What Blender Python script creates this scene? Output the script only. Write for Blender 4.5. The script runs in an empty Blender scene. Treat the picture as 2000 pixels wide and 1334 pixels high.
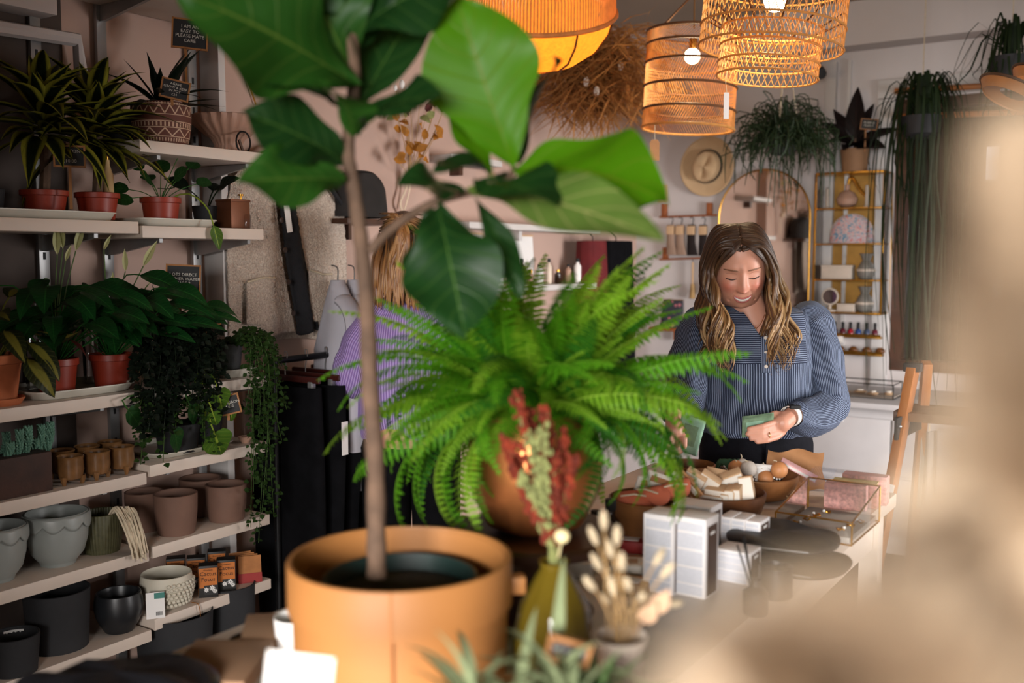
import bpy, bmesh, math, random
import numpy as np
from mathutils import Vector, Matrix, Euler, noise as mnoise
random.seed(7)
PI = math.pi
SC = bpy.context.scene
COL = SC.collection
# ------------------------------------------------------------------ camera
CAM = Vector((0.0, 0.0, 1.55))
YAW, PITCH, FPX = math.radians(33.8), math.atan(167/1944.4), 1944.4
FWD = Vector((-math.sin(YAW)*math.cos(PITCH), math.cos(YAW)*math.cos(PITCH), -math.sin(PITCH)))
RGT = Vector((math.cos(YAW), math.sin(YAW), 0))
UPV = RGT.cross(FWD)
cd = bpy.data.cameras.new('camera'); cam = bpy.data.objects.new('camera', cd); COL.objects.link(cam)
cd.sensor_width = 36; cd.lens = 35; cd.clip_start = .02
cam.matrix_world = Matrix(((RGT.x, UPV.x, -FWD.x, CAM.x), (RGT.y, UPV.y, -FWD.y, CAM.y), (RGT.z, UPV.z, -FWD.z, CAM.z), (0, 0, 0, 1)))
cd.dof.use_dof = True; cd.dof.focus_distance = 3.0; cd.dof.aperture_fstop = 2.3
SC.camera = cam
def ray(px, py): return FWD + RGT*((px-1000)/FPX) - UPV*((py-667)/FPX)
def at(px, py, d): return CAM + ray(px, py)*d
def onx(px, py, X): r = ray(px, py); return CAM + r*((X-CAM.x)/r.x)
def ony(px, py, Y): r = ray(px, py); return CAM + r*((Y-CAM.y)/r.y)
def onz(px, py, Z): r = ray(px, py); return CAM + r*((Z-CAM.z)/r.z)
# ------------------------------------------------------------------ light, exposure
SC.view_settings.view_transform = 'Standard'; SC.view_settings.look = 'None'
SC.view_settings.gamma = 1; SC.view_settings.use_curve_mapping = False
SC.view_settings.exposure = 0.38
W = bpy.data.worlds.new('world'); SC.world = W; W.use_nodes = True
W.node_tree.nodes['Background'].inputs[0].default_value = (.62, .72, .9, 1)
W.node_tree.nodes['Background'].inputs[1].default_value = .1
def area(name, loc, target, sx, sy, power, col, spread=180):
    l = bpy.data.lights.new(name, 'AREA'); l.shape = 'RECTANGLE'; l.size = sx; l.size_y = sy; l.energy = power; l.color = col; l.spread = math.radians(spread)
    o = bpy.data.objects.new(name, l); COL.objects.link(o); o.location = loc
    o.rotation_euler = (Vector(target)-Vector(loc)).to_track_quat('-Z', 'Y').to_euler(); return o
# daylight of the shop window behind the camera and of the glazed street door to the right
area('shopfront_daylight', (.75, -2.9, 1.5), (-.45, 3.2, -1.75), 2.2, 1.5, 160, (1, .97, .94), 84)
area('street_door_daylight', (1.72, 3.7, 1.15), (-2.28, 4.45, .06), 1.3, 1.5, 62, (1, .97, .96), 96)
try:
    SC.cycles.use_denoising = True; SC.cycles.max_bounces = 7; SC.cycles.diffuse_bounces = 2; SC.cycles.transparent_max_bounces = 12
    SC.cycles.sample_clamp_indirect = 4; SC.cycles.caustics_reflective = False; SC.cycles.caustics_refractive = False
except Exception: pass
# ------------------------------------------------------------------ materials
def c4(c): return (c[0], c[1], c[2], 1)
def srgb(r, g, b):
    f = lambda x: ((x/255)/12.92 if x/255 <= .04045 else ((x/255+.055)/1.055)**2.4)
    return (f(r), f(g), f(b))
class NT:
    def __init__(s, name):
        s.m = bpy.data.materials.new(name); s.m.use_nodes = True; s.t = s.m.node_tree; s.t.nodes.clear()
        s.out = s.n('ShaderNodeOutputMaterial')
    def n(s, ty, ins=None, **kw):
        o = s.t.nodes.new(ty)
        for k, v in kw.items(): setattr(o, k, v)
        for k, v in (ins or {}).items(): s.put(o.inputs[k], v)
        return o
    def put(s, sock, v):
        if isinstance(v, bpy.types.NodeSocket): s.t.links.new(v, sock)
        else:
            if isinstance(v, tuple) and len(v) == 3 and sock.type == 'RGBA': v = c4(v)
            sock.default_value = v
    def math(s, op, a, b=0.0, c=0.0, clamp=False):
        o = s.n('ShaderNodeMath', {0: a, 1: b, 2: c}, operation=op); o.use_clamp = clamp; return o.outputs[0]
    def mix(s, f, a, b):
        o = s.n('ShaderNodeMix', data_type='RGBA'); s.put(o.inputs[0], f); s.put(o.inputs[6], a); s.put(o.inputs[7], b); return o.outputs[2]
    def ramp(s, f, a, b): return s.n('ShaderNodeMapRange', {0: f, 1: a, 2: b}).outputs[0]
    def noise(s, scale, detail=3, co=None, rough=.5):
        co = co or s.n('ShaderNodeTexCoord').outputs['Object']
        return s.n('ShaderNodeTexNoise', {'Vector': co, 'Scale': scale, 'Detail': detail, 'Roughness': rough}).outputs[0]
    def bump(s, h, strength=.3, dist=.002): return s.n('ShaderNodeBump', {'Strength': strength, 'Distance': dist, 'Height': h}).outputs[0]
    def bsdf(s, col, rough=.6, metal=0., normal=None, **kw):
        p = s.n('ShaderNodeBsdfPrincipled'); s.put(p.inputs['Base Color'], col); s.put(p.inputs['Roughness'], rough); s.put(p.inputs['Metallic'], metal)
        if normal is not None: s.put(p.inputs['Normal'], normal)
        for k, v in kw.items(): s.put(p.inputs[k.replace('_', ' ')], v)
        return p.outputs[0]
    def end(s, sh): s.t.links.new(sh, s.out.inputs[0]); return s.m
    def trans(s, sh, col, f):
        t = s.n('ShaderNodeBsdfTranslucent'); s.put(t.inputs[0], col)
        m = s.n('ShaderNodeMixShader', {0: f}); s.t.links.new(sh, m.inputs[1]); s.t.links.new(t.outputs[0], m.inputs[2]); return m.outputs[0]
def dk(c, f): return tuple(min(1, max(0, x*f)) for x in c)
def mat(name, col, rough=.6, metal=0., var=.14, scale=14., bump=0., bscale=90., bdist=.002, trans=0., **kw):
    t = NT(name)
    if var > 0:
        f = t.ramp(t.noise(scale, 4), .3, .7); c = t.mix(f, dk(col, 1-var), dk(col, 1+var))
    else: c = col
    nm = t.bump(t.noise(bscale, 4), bump, bdist) if bump else None
    sh = t.bsdf(c, rough, metal, nm, **kw)
    if trans: sh = t.trans(sh, c, trans)
    return t.end(sh)
def wood(name, c1, c2, scale=8., rough=.5, axis='X', stretch=.12, dist=4.):
    t = NT(name); co = t.n('ShaderNodeTexCoord').outputs['Object']
    sc = {'X': (stretch, 1, 1), 'Y': (1, stretch, 1), 'Z': (1, 1, stretch)}[axis]
    mp = t.n('ShaderNodeMapping', {'Vector': co, 'Scale': sc}).outputs[0]
    n1 = t.noise(scale*3, 6, mp, .6); n2 = t.noise(scale*.6, 2, mp)
    c = t.mix(t.ramp(n1, .3, .7), c1, c2); c = t.mix(t.math('MULTIPLY', n2, .4), c, dk(c1, .6))
    return t.end(t.bsdf(c, rough, 0, t.bump(n1, .15, .001)))
def leafmat(name, base, vein, trans=.3, rough=.38, nveins=9., edge=None, under=None, var=.2, vw=.022, stripe=None):
    t = NT(name); uv = t.n('ShaderNodeUVMap').outputs[0]; sp = t.n('ShaderNodeSeparateXYZ', {0: uv})
    au = t.math('MULTIPLY', t.math('ABSOLUTE', t.math('SUBTRACT', sp.outputs[0], .5)), 2.)
    mid = t.math('LESS_THAN', au, vw)
    ph = t.math('FRACT', t.math('SUBTRACT', t.math('MULTIPLY', sp.outputs[1], nveins), t.math('MULTIPLY', au, 1.6)))
    tri = t.math('ABSOLUTE', t.math('SUBTRACT', ph, .5)); side = t.ramp(tri, .06, .0)
    nz = t.noise(9, 3); c = t.mix(t.ramp(nz, .3, .7), dk(base, 1-var), dk(base, 1+var))
    if edge: c = t.mix(t.ramp(au, .45, .7), c, edge)
    if stripe: c = t.mix(t.math('MULTIPLY', t.ramp(au, .42, .3), 1.0), c, stripe)
    c2 = t.mix(t.math('MULTIPLY', side, .55), c, vein); c2 = t.mix(t.math('MULTIPLY', mid, .9), c2, vein)
    if under:
        g = t.n('ShaderNodeNewGeometry').outputs['Backfacing']; c2 = t.mix(g, c2, under)
    sh = t.bsdf(c2, rough+.06, 0, t.bump(t.math('ADD', side, tri), .25, .003), Specular_IOR_Level=.22)
    return t.end(t.trans(sh, t.mix(.5, c2, dk(vein, 1.0)), trans))
def glassmat(name, col=(1, 1, 1), rough=.02, alpha=.0, ior=1.45):
    t = NT(name); g = t.n('ShaderNodeBsdfGlossy', {'Color': (1, 1, 1, 1), 'Roughness': rough}).outputs[0]
    tr = t.n('ShaderNodeBsdfTransparent'); t.put(tr.inputs[0], c4(col))
    fr = t.n('ShaderNodeFresnel', {'IOR': ior}).outputs[0]
    m = t.n('ShaderNodeMixShader', {0: t.math('MULTIPLY_ADD', fr, .9, alpha)}); t.t.links.new(tr.outputs[0], m.inputs[1]); t.t.links.new(g, m.inputs[2])
    return t.end(m.outputs[0])
def emit(name, col, s):
    t = NT(name); e = t.n('ShaderNodeEmission', {'Color': c4(col), 'Strength': s}); return t.end(e.outputs[0])
# ------------------------------------------------------------------ mesh building
class MB:
    def __init__(s): s.v = []; s.f = []; s.uv = {}; s.c = {}
    def add(s, vs, fs, uvs=None, cols=None):
        b = len(s.v); s.v += [tuple(p) for p in vs]; s.f += [tuple(i+b for i in f) for f in fs]
        if uvs:
            for i, u in enumerate(uvs): s.uv[b+i] = u
        if cols:
            for i, u in enumerate(cols): s.c[b+i] = u
        return s
    def box(s, c, sz, R=None, bev=0.0):
        bm = bmesh.new(); bmesh.ops.create_cube(bm, size=1)
        for v in bm.verts: v.co = Vector((v.co.x*sz[0], v.co.y*sz[1], v.co.z*sz[2]))
        if bev: bmesh.ops.bevel(bm, geom=bm.edges[:], offset=bev, segments=2, affect='EDGES', profile=.6)
        bm.verts.index_update(); c = Vector(c)
        vs = [((R @ v.co) if R is not None else v.co) + c for v in bm.verts]; fs = [[v.index for v in f.verts] for f in bm.faces]
        bm.free(); return s.add(vs, fs)
    def lathe(s, prof, n=32, c=(0, 0, 0), fn=None, M=None, cap=True):
        vs = []; fs = []; uv = []
        for j, (r, z) in enumerate(prof):
            for i in range(n):
                a = 2*PI*i/n; rr = r*(fn(a, z, j) if fn else 1)
                p = Vector((rr*math.cos(a), rr*math.sin(a), z)); p = (M @ p) if M is not None else p
                vs.append(p+Vector(c)); uv.append((i/n, j/max(1, len(prof)-1)))
        for j in range(len(prof)-1):
            for i in range(n):
                a, b = j*n+i, j*n+(i+1) % n; fs.append((a, b, b+n, a+n))
        if cap and prof[0][0] > 1e-5: fs.append(tuple(range(n-1, -1, -1)))
        if cap and prof[-1][0] > 1e-5: fs.append(tuple(range((len(prof)-1)*n, len(prof)*n)))
        return s.add(vs, fs, uv)
    def tube(s, pts, r, n=7, cap=True, flat=1.0, up=None):
        pts = [Vector(p) for p in pts]; m = len(pts); rs = r if isinstance(r, (list, tuple)) else [r]*m
        vs = []; fs = []; uv = []; T0 = None; N = None
        for k in range(m):
            T = (pts[min(k+1, m-1)]-pts[max(k-1, 0)]).normalized()
            if N is None:
                N = (Vector(up) if up is not None else (Vector((0, 0, 1)) if abs(T.z) < .9 else Vector((1, 0, 0))))
            N = (N-T*N.dot(T)); N = N.normalized() if N.length > 1e-6 else T.orthogonal().normalized()
            B = T.cross(N)
            for i in range(n):
                a = 2*PI*i/n; vs.append(pts[k]+N*(math.cos(a)*rs[k]*flat)+B*(math.sin(a)*rs[k])); uv.append((i/n, k/(m-1)))
        for k in range(m-1):
            for i in range(n):
                a, b = k*n+i, k*n+(i+1) % n; fs.append((a, b, b+n, a+n))
        if cap: fs += [tuple(range(n-1, -1, -1)), tuple(range((m-1)*n, m*n))]
        return s.add(vs, fs, uv)
    def ell(s, c, r, n=14, m=9, R=None):
        r = r if isinstance(r, (list, tuple)) else (r, r, r); c = Vector(c); vs = []; fs = []
        for j in range(m+1):
            th = PI*j/m
            for i in range(n):
                a = 2*PI*i/n; p = Vector((r[0]*math.sin(th)*math.cos(a), r[1]*math.sin(th)*math.sin(a), -r[2]*math.cos(th)))
                vs.append(((R @ p) if R is not None else p)+c)
        for j in range(m):
            for i in range(n):
                a, b = j*n+i, j*n+(i+1) % n; fs.append((a, b, b+n, a+n))
        return s.add(vs, fs)
    def sheet(s, fn, nu, nv, closed=False, uvf=None):
        vs = []; uv = []; fs = []; nn = nu if closed else nu+1
        for j in range(nv+1):
            for i in range(nn):
                vs.append(fn(i/nu, j/nv)); uv.append(uvf(i/nu, j/nv) if uvf else (i/nu, j/nv))
        for j in range(nv):
            for i in range(nu):
                a, b = j*nn+i, j*nn+(i+1) % nn; fs.append((a, b, b+nn, a+nn))
        return s.add(vs, fs, uv)
    def prism(s, poly, t, M=None):
        M = M or Matrix(); n = len(poly)
        vs = [M @ Vector((x, y, -t/2)) for x, y in poly]+[M @ Vector((x, y, t/2)) for x, y in poly]
        fs = [tuple(range(n-1, -1, -1)), tuple(range(n, 2*n))]+[(i, (i+1) % n, n+(i+1) % n, n+i) for i in range(n)]
        return s.add(vs, fs)
    def mesh(s, name, mt, smooth=40):
        me = bpy.data.meshes.new(name); me.from_pydata(s.v, [], s.f)
        if s.uv:
            l = me.uv_layers.new(name='UVMap'); idx = np.zeros(len(me.loops), dtype=np.int32); me.loops.foreach_get('vertex_index', idx)
            arr = np.zeros((len(s.v), 2), dtype=np.float32)
            for k, u in s.uv.items(): arr[k] = u
            l.data.foreach_set('uv', arr[idx].ravel())
        if s.c:
            ca = me.color_attributes.new('Col', 'FLOAT_COLOR', 'POINT'); arr = np.ones((len(s.v), 4), dtype=np.float32)
            for k, u in s.c.items(): arr[k, :3] = u
            ca.data.foreach_set('color', arr.ravel())
        if smooth:
            me.polygons.foreach_set('use_smooth', [True]*len(me.polygons))
            if smooth < 180: me.set_sharp_from_angle(angle=math.radians(smooth))
        if mt: me.materials.append(mt)
        me.update(); return me
    def build(s, name, mt, parent=None, loc=None, rz=0, smooth=40, solid=0, sub=0, rot=None):
        o = bpy.data.objects.new(name, s.mesh(name, mt, smooth)); COL.objects.link(o)
        if parent is not None: o.parent = parent
        if loc is not None: o.location = loc
        if rot is not None: o.rotation_euler = rot
        elif rz: o.rotation_euler = (0, 0, rz)
        if solid:
            m = o.modifiers.new('solid', 'SOLIDIFY'); m.thickness = solid; m.offset = 0
        if sub:
            m = o.modifiers.new('sub', 'SUBSURF'); m.levels = sub; m.render_levels = sub
        return o
def tag(o, label=None, cat=None, group=None, kind=None):
    if label: o['label'] = label
    if cat: o['category'] = cat
    if group: o['group'] = group
    if kind: o['kind'] = kind
    return o
def thing(name, label, cat, loc=(0, 0, 0), rz=0, group=None, rot=None):
    o = bpy.data.objects.new(name, None); COL.objects.link(o); o.location = loc; o.empty_display_size = .05
    o.rotation_euler = rot if rot is not None else (0, 0, rz); return tag(o, label, cat, group)
def inst(me, name, parent=None, loc=(0, 0, 0), rot=(0, 0, 0), sc=1):
    o = bpy.data.objects.new(name, me); COL.objects.link(o); o.parent = parent; o.location = loc; o.rotation_euler = rot
    o.scale = (sc, sc, sc) if not isinstance(sc, (tuple, list)) else sc; return o
def copy_tree(o, parent=None):
    c = o.copy(); COL.objects.link(c); c.parent = parent
    for ch in list(o.children): copy_tree(ch, c)
    return c
def dup(o, loc, rz=None, label=None, sc=None, rot=None):
    c = copy_tree(o); c.location = loc
    if rz is not None: c.rotation_euler = (0, 0, rz)
    if rot is not None: c.rotation_euler = rot
    if sc: c.scale = (sc, sc, sc)
    if label: c['label'] = label
    return c
def text(s, size, mt, parent, loc, rot, name='lettering', ext=.0003, align='CENTER', sp=1.0):
    cu = bpy.data.curves.new('t', 'FONT'); cu.body = s; cu.size = size; cu.align_x = align; cu.align_y = 'CENTER'; cu.extrude = ext; cu.space_line = sp; cu.resolution_u = 2
    o = bpy.data.objects.new('t', cu); COL.objects.link(o); dg = bpy.context.evaluated_depsgraph_get()
    me = bpy.data.meshes.new_from_object(o.evaluated_get(dg)); bpy.data.objects.remove(o); me.materials.clear(); me.materials.append(mt)
    r = bpy.data.objects.new(name, me); COL.objects.link(r); r.parent = parent; r.location = loc; r.rotation_euler = rot; return r
def lerp(a, b, t): return a+(b-a)*t
def bez(pts, n):
    pts = [Vector(p) for p in pts]; out = []; m = len(pts)-1
    for k in range(n+1):
        t = k/n*m; i = min(int(t), m-1); f = t-i
        p0, p1, p2, p3 = pts[max(i-1, 0)], pts[i], pts[i+1], pts[min(i+2, m)]
        out.append(.5*((2*p1)+(p2-p0)*f+(2*p0-5*p1+4*p2-p3)*f*f+(3*p1-p0-3*p2+p3)*f**3))
    return out
def basis(Y, N):
    """rotation whose local Y follows Y and local Z leans to N"""
    Y = Vector(Y).normalized(); X = Y.cross(Vector(N))
    X = X.normalized() if X.length > 1e-5 else Y.orthogonal().normalized(); Z = X.cross(Y)
    return Matrix((X, Y, Z)).transposed()
def leafmb(L, wd, shape='ovate', droop=.3, fold=.25, wave=.0, nu=8, nv=12, twist=0., ph=0.):
    m = MB()
    def half(v):
        if shape == 'fiddle':
            a = math.sin(PI*min(1, v)**1.15)**.62; return a*(.62+.38*math.sin(PI*(v-.12)*1.05)) * (1-.18*math.exp(-((v-.33)/.12)**2))
        if shape == 'ovate': return math.sin(PI*v**.72)**.9
        if shape == 'lance': return math.sin(PI*v**.8)**1.1
        if shape == 'round': return math.sqrt(max(0, 1-(2*v-1)**2))
        if shape == 'heart': return (math.sin(PI*(v*.93+.07)**.62)**.8)
        if shape == 'strap': return min(1, v*9+.35)*(1-max(0, v-.45)/.55)**.7
        return math.sin(PI*v)
    def fn(u, v):
        x = (u-.5)*2; hw = half(min(.999, max(.001, v)))*wd/2; a = droop*v
        y = L*(math.sin(a)/droop if abs(droop) > 1e-4 else v); z = -L*((1-math.cos(a))/droop if abs(droop) > 1e-4 else 0)
        zz = abs(x)*hw*fold+wave*wd*math.sin(v*11+ph+x*1.5)*abs(x)
        return (x*hw*math.cos(twist*v)+0, y, z+zz+x*hw*math.sin(twist*v))
    return m.sheet(fn, nu, nv)
# ------------------------------------------------------------------ shared materials
M_wall = mat('painted plaster', srgb(204, 196, 194), .85, var=.05, scale=2.5, bump=.12, bscale=30)
M_wallw = mat('warm taupe plaster', srgb(190, 160, 146), .85, var=.05, scale=2.5, bump=.12, bscale=30)
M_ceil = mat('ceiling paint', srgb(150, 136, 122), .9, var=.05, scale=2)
M_floor = wood('floor boards', srgb(72, 52, 38), srgb(96, 72, 54), 5, .5, 'Y')
M_white = mat('white paint', srgb(204, 199, 196), .55, var=.04, scale=5, bump=.05)
M_shelf = mat('cream melamine', srgb(212, 196, 182), .5, var=.05, scale=6)
M_grey = mat('grey metal', srgb(150, 150, 150), .4, .7, var=.06)
M_black = mat('matt black', (.008, .008, .009), .7, var=.2)
M_iron = mat('black metal', (.012, .012, .013), .4, .6, var=.2)
M_brass = mat('brass', srgb(190, 140, 60), .28, 1., var=.15, scale=30)
M_soil = mat('potting soil', (.018, .011, .008), .95, var=.5, scale=60, bump=.8, bscale=120)
M_chalk = mat('chalk lettering', srgb(205, 200, 190), .9, var=.2, scale=200)
M_slate = mat('blackboard', (.006, .006, .007), .6, var=.3)
M_stick = wood('pale stick', srgb(150, 95, 45), srgb(175, 118, 62), 10, .6, 'Z')
M_pine = wood('orange pine', srgb(150, 85, 38), srgb(188, 118, 60), 6, .5, 'Z')
M_walnut = wood('dark wood', srgb(60, 34, 20), srgb(88, 52, 30), 6, .5, 'X')
M_kraft = mat('kraft paper', srgb(172, 124, 82), .85, var=.08, scale=30, bump=.15, bscale=60)
M_card = mat('white card', srgb(238, 234, 230), .7, var=.02)
M_ink = mat('black ink', (.01, .01, .01), .8, var=0)
M_glass = glassmat('clear glass')
# ------------------------------------------------------------------ the setting
XL, XL2, YB, XR, YF, ZC = -2.88, -2.97, 5.9, 1.8, -3.0, 2.95
def struct(name, mb, mt, **k): return tag(mb.build(name, mt, **k), kind='structure')
struct('floor', MB().box(((XL2+XR)/2, (YB+YF)/2, -.05), (XR-XL2+.6, YB-YF+.6, .1)), M_floor)
struct('ceiling', MB().box(((XL2+XR)/2, (YB+YF)/2, ZC+.05), (XR-XL2+.6, YB-YF+.6, .1)), M_ceil)
struct('wall_left', MB().box((XL-.25, (YF+3.62)/2, ZC/2), (.5, 3.62-YF, ZC)), M_wallw)
struct('wall_left_recess', MB().box((XL2-.25, (3.62+YB)/2, ZC/2), (.5, YB-3.62+.02, ZC)), M_wallw)
wx0, wx1, wz0, wz1 = -1.36, -.1, .9, 2.42      # window in the back wall
struct('wall_back', MB().box(((XL2-.3+wx0)/2, YB+.1, ZC/2), (wx0-XL2+.3, .2, ZC)).box(((wx1+XR)/2, YB+.1, ZC/2), (XR-wx1, .2, ZC))
       .box(((wx0+wx1)/2, YB+.1, wz0/2), (wx1-wx0, .2, wz0)).box(((wx0+wx1)/2, YB+.1, (wz1+ZC)/2), (wx1-wx0, .2, ZC-wz1)), M_wall)
# right wall with the glazed street door, front wall with the shop window (both behind or beside the camera)
struct('wall_right', MB().box((XR+.1, (YF+2.9)/2, ZC/2), (.2, 2.9-YF, ZC)).box((XR+.1, (4.5+YB)/2, ZC/2), (.2, YB-4.5, ZC)).box((XR+.1, 3.7, 2.72), (.2, 1.6, .46)), M_wall)
struct('wall_front', MB().box(((XL2-.5)/2-.1, YF-.1, ZC/2), (-.5-XL2+.2, .2, ZC)).box((.72, YF-.1, .35), (2.25, .2, .7)).box((.72, YF-.1, 2.82), (2.25, .2, .26)), M_wall)
struct('wall_light_blocker', MB().box(((XL-1.3)/2, -.16, ZC/2), (-1.3-XL, .12, ZC)), M_wall)   # unseen wall added left of the camera to shade the shelves
d1 = struct('door_1', MB().box((XR+.1, 2.95, 1.25), (.06, .1, 2.5)).box((XR+.1, 4.45, 1.25), (.06, .1, 2.5)).box((XR+.1, 3.7, .1), (.06, 1.4, .2)).box((XR+.1, 3.7, 2.44), (.06, 1.4, .1)), M_white)
MB().box((XR+.1, 3.7, 1.3), (.01, 1.4, 2.2)).build('pane', M_glass, d1)
w2 = struct('window_2', MB().box((-.4, YF-.1, 1.7), (.08, .06, 2.0)).box((1.76, YF-.1, 1.7), (.08, .06, 2.0)).box((.7, YF-.1, .74), (2.1, .06, .08)).box((.7, YF-.1, 2.66), (2.1, .06, .08)), M_white)
MB().box((.7, YF-.1, 1.7), (2.1, .01, 1.9)).build('pane', M_glass, w2)
# boxed soffit along the back wall and its cables
sf = struct('trim_1', MB().box(((XL2+XR)/2, YB-.09, 2.83), (XR-XL2, .18, .24), bev=.004), M_wall)
struct('trim_2', MB().box((-1.72, YB-.02, 1.8), (.06, .04, 1.72), bev=.003).box((-1.62, YB-.012, 1.8), (.02, .024, 1.72)), M_white)
struct('trim_3', MB().tube([(-1.95, YB-.19, 2.95), (-1.95, YB-.19, 2.72)], .012, 8), M_white)
struct('baseboard_back', MB().box(((XL2+XR)/2, YB-.01, .08), (XR-XL2, .02, .16), bev=.004), M_white)
struct('baseboard_left', MB().box((XL+.01, 1.2, .08), (.02, 4.8, .16), bev=.004), M_white)
# window in the back wall: frame, dark panes, the yard beyond
w1 = struct('window_1', MB().box((wx0+.03, YB+.06, (wz0+wz1)/2), (.06, .1, wz1-wz0)).box((wx1-.03, YB+.06, (wz0+wz1)/2), (.06, .1, wz1-wz0))
       .box(((wx0+wx1)/2, YB+.06, wz0+.03), (wx1-wx0-.12, .1, .06)).box(((wx0+wx1)/2, YB+.06, wz1-.03), (wx1-wx0-.12, .1, .06)), M_walnut)
MB().box(((wx0+wx1)/2, YB+.1, (wz0+wz1)/2), (wx1-wx0-.12, .006, wz1-wz0-.12)).build('pane', M_glass, w1)
MB().box((wx0-.05, YB-.013, 1.615), (.09, .028, 1.62), bev=.004).box(((wx0+wx1)/2, YB-.012, wz1+.06), (wx1-wx0+.2, .03, .1), bev=.004).build('casing', M_white, w1)
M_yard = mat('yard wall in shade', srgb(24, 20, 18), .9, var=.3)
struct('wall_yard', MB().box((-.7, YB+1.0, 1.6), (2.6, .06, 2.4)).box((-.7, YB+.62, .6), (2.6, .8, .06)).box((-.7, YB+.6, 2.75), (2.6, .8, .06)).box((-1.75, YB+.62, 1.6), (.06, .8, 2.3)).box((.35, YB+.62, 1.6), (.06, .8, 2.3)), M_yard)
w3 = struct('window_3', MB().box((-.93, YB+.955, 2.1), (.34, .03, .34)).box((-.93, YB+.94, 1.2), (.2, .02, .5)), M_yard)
M_daypane = emit('daylit far pane', (.75, .85, 1), 1.1)
for px_, w_, z_ in ((-.99, .07, 2.12), (-.86, .1, 2.1), (-.93, .05, 1.3)): MB().box((px_, YB+.925, z_), (w_, .01, .2)).build('pane', M_daypane, w3)
# warm conduit and ducting high on the left wall
struct('trim_4', MB().tube([onx(-60, 45, XL+.06), onx(150, 78, XL+.06), onx(160, 160, XL+.06)], .022, 8), M_wall)
struct('trim_5', MB().box((XL+.05, .9, 2.28), (.1, 1.7, .05), bev=.004), M_wall)
# ------------------------------------------------------------------ wall shelving on the left
FX = -2.55
def spot(px0, px1, py, x):
    P = onx((px0+px1)/2, py, x); d = (P-CAM).dot(FWD); return P.y, (px1-px0)/2/FPX*d, d
Y_J = onx(289, 900, FX).y; Y_E = onx(527, 1010, FX).y
Z1 = {1: onx(283, 433, FX).z, 2: onx(283, 763, FX).z, 3: onx(290, 922, FX).z, 4: onx(293, 1073, FX).z, 5: onx(296, 1230, FX).z}
Z2 = {-1: 2.37, 0: onx(292, 274, FX).z, 1: onx(300, 441, FX).z, 2: onx(300, 763, FX).z, 3: onx(300, 908, FX).z, 4: onx(300, 1068, FX).z, 5: onx(300, 1211, FX).z}
def shelf_bay(label, y0, y1, zs, ups, back=False):
    t = thing('shelving_bay', label, 'shelves', (FX, (y0+y1)/2, 0)); yc = (y0+y1)/2
    for z in zs:
        MB().box((-.155, 0, z-.018), (.31, y1-y0, .036), bev=.003).build('shelf', M_shelf, t)
        for u in ups:
            MB().prism([(0, 0), (-.27, 0), (-.27, -.012), (-.03, -.05), (0, -.05)], .012, Matrix.Translation((-.31+.0, u-yc, z-.037)) @ Matrix.Rotation(PI/2, 4, 'X') @ Matrix.Scale(-1, 4, (1, 0, 0))).build('bracket', M_grey, t)
    for u in ups:
        up = MB().box((-.311, u-yc, 1.3), (.016, .034, 2.45), bev=.002).build('upright', M_grey, t)
        for k in range(18): MB().box((-.3025, u-yc, .45+k*.1), (.002, .008, .022)).build('slot', M_black, up)
    if back: MB().box((-.324, -.17, 1.3), (.01, y1-y0+.3, 2.5)).build('back_panel', mat('dark taupe shade sheet', srgb(74, 62, 56), .8, var=.1), t)  # added dark sheet, paints in the shade on the wall behind bay one
    return t
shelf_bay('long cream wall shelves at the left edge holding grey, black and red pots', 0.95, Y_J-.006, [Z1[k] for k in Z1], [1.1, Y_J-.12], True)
shelf_bay('short cream wall shelves beside the bouclé gilet with brown pots and trailing plants', Y_J+.006, Y_E, [Z2[k] for k in Z2], [Y_J+.1, Y_E-.03])
pf = MB().box((XL+.05, Y_E+.035, 1.35), (.1, .03, 2.5), bev=.003)
struct('trim_6', pf, M_white)
# ---- pot materials
M_terra = mat('red plastic pot', srgb(150, 52, 32), .42, var=.1)
M_clay = mat('terracotta clay', srgb(178, 98, 58), .8, var=.15, scale=20, bump=.1)
M_tray = mat('cream plastic tray', srgb(206, 200, 186), .4, var=.04)
M_blackpot = mat('black glazed pot', (.012, .013, .015), .35, var=.2)
M_mattpot = mat('charcoal pot', (.014, .014, .016), .75, var=.2, bump=.1)
M_sage = mat('sage grey glaze', srgb(146, 150, 146), .35, var=.06, scale=10, bump=.05)
M_moss = mat('mossy green glaze', srgb(76, 74, 48), .5, var=.25, scale=60, bump=.4, bscale=60)
M_umber = mat('umber clay', srgb(112, 82, 68), .75, var=.12, scale=12, bump=.15)
M_bronze = mat('brown reactive glaze', srgb(118, 82, 48), .3, var=.35, scale=25)
M_blush = mat('blush ceramic', srgb(176, 138, 118), .55, var=.06)
M_rust = mat('rusty planter', srgb(58, 34, 24), .7, var=.35, scale=16, bump=.4)
M_ivory = mat('ivory ceramic', srgb(206, 198, 180), .5, var=.06, bump=.08)
def hollow(r0, r1, h, t=.006, dep=None, lip=0, belly=0, n=5):
    pr = []
    for k in range(n+1):
        f = k/n; pr.append((lerp(r0, r1, f)+belly*math.sin(PI*f), h*f))
    if lip: pr = pr[:-1]+[(lerp(r0, r1, .8)+.001, h*.8), (r1+lip, h*.8+.002), (r1+lip, h)]
    dep = dep or h*.15; R = pr[-1][0]
    return [(r0*.9, 0)]+pr+[(R-t*.5, h+.0015), (R-t, h), (max(.003, lerp(r0, r1, 1-dep/h)-t), h-dep)]
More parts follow.
